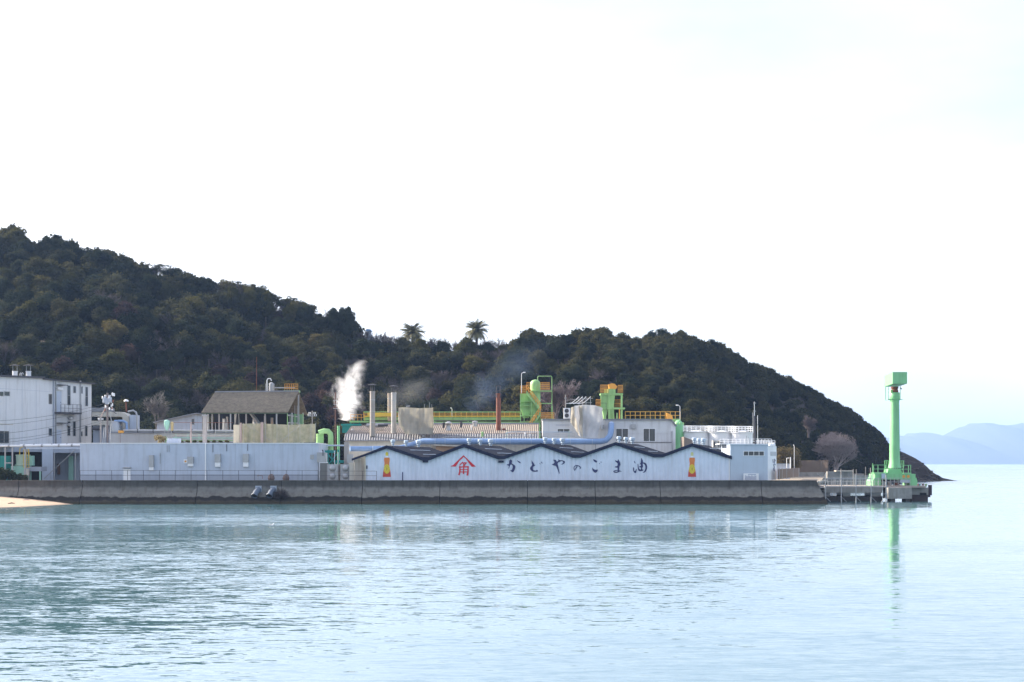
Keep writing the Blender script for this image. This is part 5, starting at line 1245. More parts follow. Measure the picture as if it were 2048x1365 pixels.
# smaller green tower
t_ = T('green_tower', 'smaller bright green steel tower with an orange hood on top', 'tower', P(1222, 870, 262))
M().fbox(Fr(261), 1201, 787, 1246, 790, .1, 3).build('top_deck', green, t_)
for px in (1201, 1216.5, 1241.5): M().fbox(Fr(261), px, 790, px + 3.6, 905, 0, .35, zb=GZ).build('column', green, t_)
for px in (1203, 1242): M().fbox(Fr(264), px, 790, px + 2, 905, 0, .3, zb=GZ).build('column', green, t_)
M().fpoly(Fr(261.3), [(1204, 790), (1217, 790), (1217, 812), (1212, 838), (1208, 838), (1204, 812)], 0, 2).build('hopper', green, t_)
M().fpoly(Fr(261.2), [(1219.5, 790), (1230, 790), (1227.5, 812), (1229, 838), (1219.5, 838)], 0, 2).build('chute', green, t_)
M().fbox(Fr(261), 1201, 815.5, 1250, 818.5, .1, 2.5).build('middle_deck', green, t_)
M().fpoly(Fr(260.9), [(1217, 769), (1224, 767), (1230, 768.5), (1235, 774), (1232, 778.5), (1219, 778)], 0, 2).build('orange_hood', orange, t_)
M().fbox(Fr(261), 1216, 777.8, 1231, 787, 0, 2).build('drive_housing', green, t_); M().fbox(Fr(261), 1209, 778.5, 1214.5, 787, -.2, 1).build('motor', green, t_)
orange_rail(t_, 1201, 1216.5, 770, 786, 260.8, 8, rows=2, depth=3); orange_rail(t_, 1236, 1245.5, 770.5, 786, 260.8, 5, rows=2, depth=3)
orange_rail(t_, 1192, 1201, 799, 813, 260.8, 4, rows=2, depth=1.2); orange_rail(t_, 1228, 1241, 799.5, 815, 263, 5, rows=2)
M().fbox(Fr(260.8), 1191.5, 812.5, 1201, 814, 0, 1.5).build('side_platform', green, t_)
m = M(); m.ptube([(1201, 806.5, 260), (1212.5, 806.5, 260), (1212.5, 838, 260)], .5, 6); m.build('black_pipe', darksteel, t_)
for x0, y0, y1 in ((1238, 819, 838), (1225, 819, 838), (1233, 826, 838)): M().fbox(Fr(260.8), x0, y0, x0 + 2, y1, 0, .3).build('strut', orange if x0 == 1238 else green, t_)
t_ = T('green_tank', 'tall round mint green tank beside the white office block', 'tank', P(1357, 900, 247))
q = P(1357, 900, 250); Rr = 10.4 / FPX * 250; zt = Z_(850, 250)
M().lathe((q[0], 250, GZ), [(Rr, 0), (Rr, zt - GZ), (Rr * .96, zt - GZ + .15), (Rr * .4, zt - GZ + .75), (.05, zt - GZ + .85)], 24).build('shell', craneg, t_, smooth=True)
m = M()
for k in range(9):
    a = k * 2 * math.pi / 9; m.lathe((q[0] + Rr * .95 * math.cos(a), 250 + Rr * .95 * math.sin(a), zt), [(.1, 0), (.12, .3), (.04, .4)], 6)
m.build('rim_lugs', green, t_)

# white office block
t_ = T('office_block', 'two-storey white block with sliding windows behind the blue duct', 'building', P(1220, 905, 242))
fo = Fr(242)
M().fbox(fo, 1085.5, 840.5, 1150, 905, 0, 7, zb=GZ).build('side_wing_wall', white, t_)
M().fbox(fo, 1150, 840.5, 1342, 905, .02, 9, zb=GZ).build('wall', white, t_)
m = M(); m.fpoly(Fr(242), [(1342, 841), (1351, 851), (1351, 905), (1342, 905)], 0, 9); m.build('chamfered_end', white2, t_)
M().fbox(Fr(241.8), 1084.5, 838.2, 1342.5, 840.6, .15, 9.3).build('roof_edge', greyroof, t_)
m = M(); m.fpoly(Fr(241.6), [(1341, 839), (1344, 839.5), (1354, 851.5), (1354, 853), (1350, 852)], .1, 9.2); m.build('end_canopy', greyroof, t_)
pane_window(t_, fo, 1231.5, 857, 1257, 884, 2, white2, glass, 1.1, .07)
pane_window(t_, fo, 1286, 857, 1311, 884, 2, white2, glass, 1.1, .07)
pane_window(t_, fo, 1114.5, 857.5, 1140, 865, 2, white2, glass, 1.0, .07)
M().fbox(fo, 1111.5, 850, 1140, 851, .05, .01).build('wall_duct', plinth, t_)
for (x0, y0, x1, y1) in ((1261.5, 849, 1271, 858), (1201, 850, 1208, 858)): M().fbox(fo, x0, y0, x1, y1, .4, .02).build('vent_box', steel, t_)
M().fbox(fo, 1256, 884.5, 1344, 885.6, .1, .02).build('ledge', darksteel, t_)
M().fbox(fo, 1343.3, 862, 1344.6, 905, .25, .02).build('downpipe', steel, t_); M().fbox(fo, 1240, 868, 1341, 868.4, .02, .01).build('wall_cable', steel, t_)
t_ = T('air_conditioner', 'white twin-fan air conditioner on the office block roof edge', 'air conditioner', P(1134, 839, 244))
M().fbox(Fr(243.5), 1127.5, 816.5, 1141, 837.5, 0, .9).build('casing', white2, t_)
for cy_ in (822, 831.5):
    q = P(1133.5, cy_, 243.45); m = M(); m.lathe((0, 0, 0), [(.36, 0), (.36, .05)], 16); m.v = [(q[0] + v[0], 243.45 - v[2], q[2] + v[1]) for v in m.v]; m.build('fan', darksteel, t_)
t_ = T('air_conditioner', 'pale grey twin condenser units on the roof beside the white tanks', 'air conditioner', P(1436, 897, 231))
for x0 in (1426, 1437.5): M().fbox(Fr(231), x0, 881.5, x0 + 10, 896, 0, 1.4).build('casing', mat('beige_unit', (.5, .48, .44)), t_)
for x0 in (1428, 1439.5): M().fbox(Fr(231), x0, 884, x0 + 2.6, 894, .02, 0).build('grille', darksteel, t_)
# roof racks with wires behind the tarpaulin
t_ = util_pole('utility_pole', 'utility pole with slanting insulator racks above the silver tarpaulin', 1131, 790, 838, 252, conpole, ((796, 3),), .9)
for px in (1158, 1165, 1172, 1181):
    M().ptube([(px, 793, 252), (px, 812, 252)], .5, 5).build('rack_post', steel, t_)
    M().ptube([(px, 794, 252), (px - 6, 800, 252), (px - 14, 806, 252), (px - 26, 808, 252)], .55, 5).build('slanting_arm', white2, t_)
M().ptube([(1131, 801, 252), (1186, 797, 252)], .4, 5).build('rack_beam', steel, t_); M().ptube([(1131, 807, 252), (1184, 806, 252)], .4, 5).build('rack_beam', steel, t_)

# blue duct
t_ = T('blue_duct', 'long sky blue duct running behind the saw-tooth roofs', 'duct', P(1000, 890, 236))
M().ptube([(833, 886.5, 237), (846, 883, 236.2), (900, 883.5, 236), (1200, 883.5, 236), (1212, 881, 236), (1219.5, 873, 236.3), (1222, 862, 237), (1222.5, 851, 238.5)], 6.0, 16).build('main_run', bluepipe, t_, smooth=True)
M().ptube([(1222.5, 853, 238.2), (1222.5, 849, 239.5), (1222.5, 849, 242.2)], 6.0, 14).build('wall_bend', bluepipe, t_, smooth=True)
M().ptube([(700, 898, 226), (735, 898, 227), (800, 896.5, 231), (834, 886.5, 237)], 5.4, 14).build('lower_run', bluepipe, t_, smooth=True)
for px in (870, 890, 955, 990, 1020, 1062, 1108, 1140, 1184): M().ptube([(px, 883.5, 236), (px + .9, 883.5, 236)], 6.5, 16).build('band', paleblue, t_)
for px in (727, 745, 762): M().ptube([(px, 897.9, 226.9), (px + .9, 897.9, 226.9)], 5.9, 14).build('band', paleblue, t_)
for px in (860, 930, 1010, 1100, 1190): M().fbox(Fr(236.4), px, 888, px + 2, 905, 0, .3, zb=GZ).build('support', steel, t_)

# ------------------------------------------------------------------ saw-tooth warehouse with the lettering
YW = 212.5; fw = Fr(YW)
t_ = T('corrugated_warehouse', 'white corrugated warehouse with five gables and navy brush lettering', 'building', P(1080, 975, YW))
TOP = [(704, 917.5), (731, 908), (773.5, 891), (845, 915), (857, 915), (928, 888.5), (996, 912.5), (1008, 912.5), (1082, 886.5), (1146, 909.5), (1160, 909.5), (1231.5, 884.5), (1307, 908.5), (1325, 908.5), (1384, 887), (1463, 912.5)]
tx, ty = [a[0] for a in TOP], [a[1] for a in TOP]
m = M(); pts = TOP + [(a, b_ + (6.5 if 740 < a < 1462 else 4.5)) for a, b_ in TOP[::-1]]
for i in range(len(TOP) - 1):
    (a, b_), (c_, d_) = TOP[i], TOP[i + 1]; h1, h2 = (4.5 if a < 740 else 6.6), (4.5 if c_ < 740 else 6.6)
    m.fpoly(fw, [(a, b_), (c_, d_), (c_, d_ + h2), (a, b_ + h1)], .45, .1)
m.build('fascia', navy, t_)
for a in (851, 1002): M().fbox(fw, a - 5.5, 921.5, a + 5.5, 925.5, .4, 0).build('gutter_box', navy, t_)
# corrugated front, real ribs
x0, x1 = X_(731.5, YW), X_(1460.5, YW); n = int((x1 - x0) / .16); vs = []
for i in range(n + 1):
    x = x0 + (x1 - x0) * i / n; px = 1024 + FPX * x / YW; zt = Z_(float(np.interp(px, tx, ty)) + 3, YW); y = YW - (.05 if (i // 2) % 2 else 0)
    vs += [(x, y, GZ), (x, y, zt)]
m = M(); m.add(vs, [(2 * i, 2 * i + 2, 2 * i + 3, 2 * i + 1) for i in range(n)]); m.build('wall', corr, t_)
m = M(); m.fbox(fw, 709, 925, 731.3, 962, -.6, 1, zb=GZ); m.fpoly(fw, [(706, 921), (731.3, 912.5), (731.3, 925), (706, 925)], -.6, 1); m.build('lean_to_wall', mat('dusty_beige_cladding', (.40, .36, .31), dirt=.4), t_)
M().fbox(fw, 729.6, 912.5, 731.4, 962, .14, .1, zb=GZ).build('corner_trim', mat('cream_trim', (.6, .55, .42)), t_)
M().fbox(fw, 1457.3, 914, 1459.3, 962, .22, -.05, zb=GZ).build('downpipe', white2, t_)
M().fbox(fw, 732.8, 931.5, 735, 938, .15, 0).build('wall_lamp', darksteel, t_); M().fbox(fw, 804.3, 944.5, 806.3, 962, .15, -.05, zb=GZ).build('wall_pipe', inkm, t_)
# roofs run back and slightly sideways
SK = 0.247; Lb = 21.0
def back(p, L_): return (p[0] + SK * L_, p[1] + L_, p[2])
for i in range(len(TOP) - 1):
    a, c_ = P(TOP[i][0], TOP[i][1] + .6, YW), P(TOP[i + 1][0], TOP[i + 1][1] + .6, YW)
    if i < 1: continue
    m = M(); slab(m, a, c_, back(c_, Lb), back(a, Lb), .15)
    k = 'roof_valley' if abs(TOP[i][1] - TOP[i + 1][1]) < .1 else 'roof'
    ro = m.build(k, roofm, t_)
    if k == 'roof' and TOP[i + 1][1] > TOP[i][1] and i > 1:
        m = M()
        for s_ in (.35, .72):
            u0 = Vector(a).lerp(Vector(c_), s_); u1 = Vector(a).lerp(Vector(c_), s_ + .02); L0, L1 = 5, 15
            q = [back(u0, L0), back(u1, L0), back(u1, L1), back(u0, L1)]; m.hexa([(v[0], v[1], v[2] + .02) for v in q] + [(v[0], v[1], v[2] + .06) for v in q])
        m.build('roof_strip', paleblue, ro)
m = M()
bp_ = [back(P(a, b_ + 1, YW), Lb) for a, b_ in TOP[1:]]
nB = len(bp_); m.add([(q[0], q[1] - .1, q[2]) for q in bp_] + [(q[0], q[1] - .1, GZ) for q in bp_], [(i, i + 1, nB + i + 1, nB + i) for i in range(nB - 1)]); m.build('back_wall', corr, t_)
e0, e1 = P(1460.5, 913, YW), back(P(1460.5, 913, YW), Lb)
m = M(); m.add([(e0[0], e0[1], GZ), (e1[0], e1[1], GZ), e1, e0], [(0, 1, 2, 3)]); m.build('end_wall', corr, t_)
e0, e1 = P(731.5, 912, YW), back(P(731.5, 912, YW), Lb)
m = M(); m.add([(e0[0], e0[1], GZ), (e1[0], e1[1], GZ), e1, e0], [(3, 2, 1, 0)]); m.build('end_wall', corr, t_)
first = None
for (px, py) in ((773.5, 891), (928, 888.5), (1082, 886.5), (1231.5, 884.5), (1384, 887)):
    for L_ in (2.8, 9.0, 15.2):
        q = back(P(px, py, YW), L_)
        if first is None:
            vm_ = M().lathe(q, [(.16, -.3), (.16, .18), (.3, .2), (.3, .24), (.19, .28), (.19, .42), (.33, .46), (.36, .72), (.33, .84), (.2, .9)], 14); first = vm_.build('roof_ventilator', paleblue, t_, smooth=True); q0 = q
        else:
            c_ = shift_copy(first, q[0] - q0[0], q[1] - q0[1], q[2] - q0[2])
            if L_ > 15 : c_.scale = (1.25, 1.25, 1.1); c_.location = Vector(c_.location) ; 
            if L_ > 15:   # scale about the ventilator's own foot
                oo = Vector(ORG[t_.name]); ft = Vector(q0) - oo; c_.location = Vector(q) - oo - Vector((ft.x * 1.25, ft.y * 1.25, ft.z * 1.1))
# lettering, painted plates a hand's breadth proud of the ribs
def gl(reg, W_, pts):
    x0_, y0_, x1_, y1_ = reg; s_ = (x1_ - x0_) / W_
    return [(x0_ + a[0] * s_, y0_ + a[1] * s_) + tuple(a[2:]) for a in pts]
R2, R3, R1 = (1000, 905, 1160, 965), (1140, 905, 1300, 965), (890, 895, 1090, 970)
def smooth_poly(pts, it=1):
    for _ in range(it):
        out = []
        for i in range(len(pts)):
            a, b_ = pts[i], pts[(i + 1) % len(pts)]; out += [(a[0] * .8 + b_[0] * .2, a[1] * .8 + b_[1] * .2), (a[0] * .2 + b_[0] * .8, a[1] * .2 + b_[1] * .8)]
        pts = out
    return pts
LAY = [0]
def stroke_poly(m, fr, reg, pts, base=.062):
    LAY[0] += 1; m.fpoly(fr, smooth_poly(gl(reg, 2048, pts)), base + .002 * (LAY[0] % 5), -.052)
def ribbon(m, fr, reg, pts, base=.062):
    """brush stroke of varying width: x, y, half width"""
    L_, R_ = [], []
    n_ = len(pts)
    for i, (x, y, w_) in enumerate(pts):
        a = pts[max(i - 1, 0)]; b_ = pts[min(i + 1, n_ - 1)]; dx, dy = b_[0] - a[0], b_[1] - a[1]; l_ = math.hypot(dx, dy) or 1
        L_.append((x - dy / l_ * w_, y + dx / l_ * w_)); R_.append((x + dy / l_ * w_, y - dx / l_ * w_))
    for i in range(n_ - 1):
        LAY[0] += 1; m.fpoly(fr, gl(reg, 2048, [L_[i], L_[i + 1], R_[i + 1], R_[i]]), base + .002 * (LAY[0] % 5), -.052)
CH = {
 'ka': (R2, [[(265, 178), (300, 190), (308, 240), (295, 285), (340, 305), (385, 340), (397, 375), (385, 430), (350, 500), (325, 515), (295, 495), (258, 470), (275, 460), (300, 458), (318, 420), (328, 370), (315, 330), (290, 312), (265, 320), (250, 360), (225, 420), (215, 415), (230, 350), (175, 322), (178, 312), (232, 300), (235, 220)],
             [(436, 198), (460, 220), (505, 235), (537, 282), (500, 278), (445, 232)]], []),
 'do': (R2, [[(808, 198), (835, 245), (865, 280), (875, 320), (917, 322), (880, 350), (850, 370), (838, 410), (850, 455), (900, 470), (935, 465), (938, 442), (967, 465), (972, 492), (900, 500), (830, 492), (785, 460), (766, 420), (775, 385), (805, 350), (822, 320), (808, 270)],
             [(1006, 280), (1035, 290), (1040, 312), (1012, 300)], [(1042, 232), (1085, 265), (1090, 292), (1060, 274)]], []),
 'ya': (R2, [[(1358, 193), (1400, 190), (1430, 198), (1442, 220), (1460, 240), (1500, 215), (1490, 176), (1530, 205), (1590, 203), (1650, 225), (1668, 255), (1640, 290), (1600, 317), (1543, 305), (1590, 295), (1622, 265), (1612, 235), (1580, 224), (1520, 247), (1480, 265), (1475, 310), (1490, 345), (1505, 440), (1527, 540), (1515, 552), (1480, 460), (1450, 390), (1425, 345), (1375, 337), (1318, 315), (1375, 290), (1400, 255), (1385, 225)]], []),
 'no': (R3, [], [[(188, 345, 9), (165, 390, 10), (140, 430, 11), (120, 468, 13), (104, 430, 12), (100, 400, 10), (112, 365, 10), (150, 337, 11), (200, 342, 12), (245, 362, 13), (270, 392, 14), (262, 412, 10), (244, 432, 3)]]),
 'go': (R3, [[(583, 176), (640, 190), (680, 213), (695, 240), (680, 264), (650, 262), (608, 225)], [(565, 383), (600, 430), (650, 450), (712, 438), (702, 490), (660, 527), (620, 517), (573, 460)], [(748, 273), (774, 290), (766, 304), (746, 290)], [(780, 238), (810, 245), (802, 267), (782, 262)]], []),
 'ma': (R3, [[(1148, 203), (1220, 225), (1232, 168), (1255, 215), (1282, 260), (1292, 320), (1264, 370), (1260, 440), (1255, 490), (1225, 490), (1215, 440), (1215, 395), (1165, 392), (1140, 368), (1215, 350), (1218, 280), (1163, 240)]],
        [[(1218, 462, 12), (1160, 466, 10), (1112, 488, 11), (1140, 508, 14), (1190, 515, 14), (1235, 498, 16), (1270, 478, 14), (1322, 494, 3)]]),
 'abura': (R3, [[(1638, 213), (1660, 235), (1678, 285), (1655, 280), (1640, 250)], [(1622, 378), (1642, 395), (1642, 470), (1665, 490), (1700, 418), (1708, 440), (1692, 522), (1660, 537), (1622, 490), (1610, 430)],
                [(1825, 132), (1865, 210), (1872, 255), (1862, 300), (1872, 370), (1850, 400), (1850, 440), (1885, 450), (1868, 477), (1780, 487), (1745, 460), (1733, 400), (1728, 300), (1747, 290), (1760, 400), (1785, 440), (1815, 445), (1820, 390), (1773, 382), (1768, 363), (1815, 350), (1815, 315), (1778, 302), (1806, 280)]],
           [[(1868, 272, 14), (1905, 282, 20), (1935, 310, 24), (1952, 360, 24), (1950, 420, 22), (1925, 480, 18), (1890, 515, 12), (1858, 505, 4)]]),
}
for key, (reg, polys, ribs) in CH.items():
    m = M()
    for p_ in polys: stroke_poly(m, fw, reg, p_)
    for r_ in ribs: ribbon(m, fw, reg, r_)
    m.build('painted_character', inkm, t_)
m = M()
for p_ in ([(378, 162), (395, 180), (350, 235), (310, 262), (215, 398), (118, 392), (118, 384), (160, 368)], [(378, 162), (366, 185), (405, 215), (430, 240), (545, 400), (636, 396), (600, 368)]):
    LAY[0] += 1; m.fpoly(fw, gl(R1, 2048, p_), .062 + .002 * (LAY[0] % 5), -.052)
for r_ in ([(362, 300, 9), (330, 335, 10), (298, 370, 8)], [(345, 325, 10), (400, 318, 11), (448, 322, 12)], [(440, 318, 10), (410, 350, 10), (385, 385, 8)], [(300, 385, 13), (306, 440, 13), (303, 500, 15), (285, 572, 18)], [(468, 385, 14), (472, 440, 13), (470, 500, 16), (458, 578, 20)],
           [(285, 408, 12), (380, 400, 13), (490, 402, 14)], [(305, 455, 8), (470, 455, 8)], [(305, 505, 9), (470, 505, 9)], [(382, 330, 9), (380, 430, 11), (378, 550, 14)]):
    ribbon(m, fw, R1, r_)
m.build('painted_crest', red, t_)
# advert bottles
ora = mat('orange_sign_paint', (.72, .22, .05)); yel = mat('yellow_sign_paint', (.75, .6, .05)); amber = mat('red_brown_sign_paint', (.55, .07, .04)); pcap = mat('pale_yellow_sign_paint', (.62, .62, .28))
for k, cx in enumerate((773.8, 1384.0)):
    r = T('bottle_sign', ('painted bottle sign with yellow label, on the gable nearest the pale warehouse', 'painted bottle sign with yellow label, on the gable nearest the annex')[k], 'sign', P(cx, 948, YW - .06), 'bottle signs')
    c0 = cx
    def q_(pts): return [(c0 + a, b_) for a, b_ in pts]
    M().fpoly(fw, q_([(-2.6, 912), (-2.6, 907), (-1.6, 904.6), (1.6, 904.6), (2.6, 907), (2.6, 912)]), .065, -.055).build('bottle_cap', pcap if k else yel, r)
    M().fpoly(fw, q_([(-2.9, 911.8), (2.9, 911.8), (3.2, 915.6), (-3.2, 915.6)]), .062, -.055).build('bottle_neck', white2, r)
    M().fpoly(fw, q_([(-5.2, 915.8), (5.4, 915.8), (5.9, 920), (4.9, 927), (5.2, 934), (7.2, 944), (-7.2, 944), (-5.4, 934), (-4.8, 927), (-5.8, 920)]), .063, -.055).build('bottle_body', ora, r)
    M().fpoly(fw, q_([(-7.2, 944), (7.2, 944), (8.0, 954.2), (-8.0, 954.2)]), .063, -.055).build('bottle_base', amber, r)
    lb = M(); lb.fpoly(fw, q_([(6.1 * math.cos(a * math.pi / 12), 938.5 + 9.4 * math.sin(a * math.pi / 12)) for a in range(24)]), .069, -.06); lo_ = lb.build('bottle_label', yel, r)
    m = M(); m.fpoly(fw, q_([(-.7, 935.5), (.7, 935.5), (.6, 941.5), (-.5, 941.5)]), .073, -.066)
    for a in range(0, 12):
        if a in (3,): continue
        ax, ay = 4.4 * math.cos(a * math.pi / 6), 938.8 + 6.6 * math.sin(a * math.pi / 6); m.fpoly(fw, q_([(ax - .45, ay - .6), (ax + .45, ay - .6), (ax + .45, ay + .6), (ax - .45, ay + .6)]), .073, -.066)
    m.build('label_mark', mat('olive_mark', (.16, .13, .02)), lo_)

# ------------------------------------------------------------------ annex, sign boards, white tanks
t_ = T('annex_building', 'blue-grey square annex with a four-pane window strip at the wall end', 'building', P(1500, 975, 212.4))
fa = Fr(212.2)
M().fbox(fa, 1460.5, 890.5, 1535.5, 962, 0, 9, zb=GZ).build('wall', mat('sky_grey_cladding', (.46, .53, .62), .5, var=.06, dirt=.15), t_)
M().fbox(fa, 1459.8, 889.2, 1536, 890.7, .1, 9.1).build('roof_edge', paleblue, t_)
fside = Fr(212.2, 222, 1535.5, 1553)
m = M(); m.fpoly(fside, [(1535.5, 891), (1553, 893), (1553, 960), (1535.5, 961)], 0, .5); m.build('side_wall', white2, t_)
m = M(); m.fpoly(fside, [(1541, 903.5), (1553, 904), (1553, 912), (1541, 912)], .04, 0); m.build('side_louvre', steel, t_)
pane_window(t_, fa, 1486.5, 902.5, 1528.5, 912.5, 4, white2, glass, 1.0, .06)
sb = T('notice_board', 'low white notice board with dark vertical lines at the foot of the annex', 'sign', P(1502, 962, 211.6))
M().fbox(Fr(211.7), 1487, 947.3, 1517.5, 962, 0, .08, zb=GZ).build('board', white2, sb)
m = M(); m.fbox(Fr(211.7), 1496, 949, 1512, 949.8, .03, -.01)
for k in range(11): m.fbox(Fr(211.7), 1490.5 + k * 2.1, 951 + (k % 3), 1491.1 + k * 2.1, 960.5, .03, -.01)
m.build('lettering', mat('sign_ink', (.10, .15, .32)), sb)
# vertical brush lettering on the side wall
m = M()
def vr(pts): ribbon2(m, fside, pts)
def ribbon2(m_, fr, pts):
    for i in range(len(pts) - 1):
        (x, y, w_), (x2, y2, w2) = pts[i], pts[i + 1]; LAY[0] += 1
        dx, dy = x2 - x, y2 - y; l_ = math.hypot(dx, dy); nx_, ny_ = -dy / l_, dx / l_
        m_.fpoly(fr, [(x + nx_ * w_, y + ny_ * w_), (x2 + nx_ * w2, y2 + ny_ * w2), (x2 - nx_ * w2, y2 - ny_ * w2), (x - nx_ * w_, y - ny_ * w_)], .03 + .002 * (LAY[0] % 5), 0)
for p_ in ([(1545.5, 919, .5), (1546.3, 926, .7)], [(1548, 918, .6), (1549.5, 922, .7), (1548.5, 926.5, .6)], [(1550.2, 919.5, .4), (1550.8, 922, .4)], [(1546, 929, .6), (1549, 928, .7), (1550.5, 931, .6)], [(1547, 930, .6), (1548.5, 935, .7)], [(1545.8, 937, .6), (1549.5, 936.4, .6)], [(1548, 935, .5), (1547.8, 942, .7), (1550.5, 942.5, .5)], [(1546.2, 939.5, .4), (1550, 939, .4)]):
    ribbon2(m, fside, p_)
m.build('painted_characters', inkm, t_)

def tank(px, wpx, y0, Y, label):
    q = P(px, 900, Y); R = wpx / 2 / FPX * Y; zt = Z_(y0, Y); r = T('storage_tank', label, 'tank', (q[0], Y, GZ), 'white storage tanks')
    M().lathe((q[0], Y, GZ), [(R, 0), (R, zt - GZ), (R * 1.02, zt - GZ), (R * 1.02, zt - GZ + .15), (R * .9, zt - GZ + .2), (.1, zt - GZ + .5)], 32).build('shell', white2, r, smooth=True)
    M().lathe((q[0], Y, zt + .16), [(R * 1.1, 0), (R * 1.1, .12)], 28).build('walkway', white2, r)
    m = M(); n = 22
    for k in range(n):
        a = 2 * math.pi * k / n; x, y = q[0] + R * 1.07 * math.cos(a), Y + R * 1.07 * math.sin(a); m.box(x - .035, y - .035, zt + .2, x + .035, y + .035, zt + 1.25)
    for zz in (.6, .95, 1.25): m.tube([(q[0] + R * 1.07 * math.cos(2 * math.pi * k / 28), Y + R * 1.07 * math.sin(2 * math.pi * k / 28), zt + zz) for k in range(29)], .045, 5, cap=False)
    m.build('guard_rail', white2, r); return r
tank(1392, 62, 867, 251, 'white storage tank with roof railing next to the mint green tank')
tank(1443, 50, 867.5, 249, 'white storage tank with roof railing in the middle of its row')
tank(1484, 42, 868, 247, 'white storage tank with roof railing behind the annex mast')
t_ = T('roof_platform', 'white railed platform on the flat annex roof', 'platform', P(1520, 890, 217))
M().fbox(Fr(216), 1440, 887.5, 1549, 889, 0, 5).build('deck', white2, t_)
for (x0, x1, y0, Y_) in ((1497, 1543, 878, 216), (1510, 1550, 881, 219), (1440, 1497, 878.5, 220)):
    m = M()
    for k in range(8): px = x0 + (x1 - x0) * k / 7; m.fbox(Fr(Y_), px - .3, y0, px + .3, 888.6, .04, .04)
    for py in (y0, (y0 + 888) / 2): m.fbox(Fr(Y_), x0, py, x1, py + .9, .06, .02)
    m.build('guard_rail', white2, t_)
for px in (1541, 1547): q = P(px, 890, 214); M().lathe((q[0], q[1], q[2] - .3), [(.3, 0), (.32, .3), (.2, .55), (.02, .6)], 10).build('mushroom_vent', white2, t_, smooth=True)
t_ = T('antenna_mast', 'dark antenna mast with a pale top section on the annex roof', 'mast', P(1509, 890, 214.5))
M().ptube([(1510.5, 890, 214.5), (1510, 858, 214.5), (1509, 830, 214.5)], 1.7, 6).build('lower_mast', darksteel, t_)
M().ptube([(1509, 832, 214.4), (1508.6, 804, 214.4)], .6, 6).build('upper_mast', white2, t_)
M().ptube([(1506.5, 885, 214.2), (1506, 825, 214.2)], .55, 5).build('side_tube', steel, t_)
for y in (806, 822): M().fbox(Fr(214.4), 1506.8, y, 1512, y + 1.2, .1, .1).build('antenna_arm', steel, t_)
o = M().ptube([(1515.5, 889, 215), (1515.2, 831, 215)], .55, 6).build('pole', white2, org=P(1515, 889, 215)); tag(o, 'slim white pole beside the dark antenna mast', 'pole')
wires(['guy cable from the antenna mast down to the annex railing'], [((1510, 838, 214.4), (1527, 877, 215))], .0)
for k, px in enumerate((1492.5, 1496, 1499.5)):
    o = M().ptube([(px, 890, 213.5), (px + .4, 872 + 2 * k, 213.5)], .25, 5).build('aerial_rod', darksteel, org=P(px, 890, 213.5)); tag(o, 'short dark aerial rod on the annex roof edge', 'aerial', 'aerial rods')
t_ = T('side_roof', 'brown sloping roof behind the last gable beside the mint green tank', 'roof shed', P(1375, 900, 238))
m = M(); m.fpoly(Fr(236), [(1368, 874), (1388, 882), (1388, 905), (1368, 905)], 0, 5); m.build('shed_wall', mat('brown_cladding', (.2, .16, .13)), t_)

# ------------------------------------------------------------------ spit: fences, ivy, lamp, trees
t_ = T('louvre_fence', 'brown slatted fence running back from the annex', 'fence', P(1570, 960, 225))
fn = Fr(216, 300, 1556, 1598); m = M()
for k in range(44):
    px = 1556 + 42 * k / 44; fn_t = k / 44; m.fbox(fn, px, 939 - fn_t * 3, px + .7, 959 - fn_t * 6, .05, .05)
m.build('slats', brownf, t_)
for px in (1557, 1563, 1572, 1585, 1597): M().fbox(fn, px, 936.5, px + .5, 960 - (px - 1556) / 42 * 6, .12, 0).build('post', conpole, t_)
t_ = T('louvre_fence', 'brown upright board fence across the spit behind the sandy track', 'fence', P(1625, 945, 345))
fn = Fr(345, 352, 1595, 1656); m = M(); n = 42
for k in range(n):
    px = 1595 + 61 * k / n; m.fbox(fn, px, 921.5, px + 1.0, 945.5, .06, .06)
m.build('boards', brownf, t_); M().fbox(fn, 1595, 923, 1656, 924.2, .0, .1).build('rail', brownf, t_)
for px in (1595, 1610, 1625, 1640, 1655): M().fbox(fn, px, 921, px + 1.2, 947, .12, .1).build('post', brownf, t_)
t_ = T('low_wall', 'low sunlit concrete wall at the foot of the board fence', 'wall', P(1625, 950, 330))
M().fbox(Fr(330), 1596, 944.8, 1648, 953, 0, .5).build('coping', concrete, t_)
t_ = T('blue_container', 'pale blue low container roof behind the slatted fence', 'container', P(1570, 945, 300))
M().fbox(Fr(300), 1553, 929, 1580, 950, 0, 5, zb=GZ).build('body', bluewhite, t_); M().fbox(Fr(299.8), 1552, 927.8, 1581, 929.3, .1, 5.3).build('roof', paleblue, t_)
t_ = T('pipe_gate', 'white bent pipe frame standing behind the slatted fence', 'gate', P(1577, 945, 290))
M().ptube([(1573.5, 955, 290), (1573.5, 917, 290), (1578, 916.5, 290)], .8, 6).build('frame', white2, t_); M().ptube([(1581, 955, 290), (1581, 915, 290)], 1.1, 7).build('post', white2, t_)
street_lamp(1588.5, 891, 950, 300, -.2, 'thin lamp post in the ivy screen beside the annex')
parts = []; rng = np.random.RandomState(77)
for k in range(130):
    px = rng.uniform(1553, 1598); y1 = 903 - 8 * (rng.rand()) + max(0, px - 1592) * 3; Y = rng.uniform(318, 323); a = np.array(P(px, 936, Y)); b_ = np.array(P(px + rng.normal() * 3, y1, Y + rng.normal() * .5)); parts.append(tube_np(a, b_, .05, .02, 3))
    C = a + (b_ - a) * rng.uniform(.1, 1, 26)[:, None] + rng.normal(size=(26, 3)) * .35; parts.append(leaf_quads(C, rng.uniform(.07, .17, 26), rng))
V, Q = cat(parts); t_ = T('ivy_screen', 'tangled dry ivy hedge rising behind the slatted fence', 'hedge', P(1576, 945, 320))
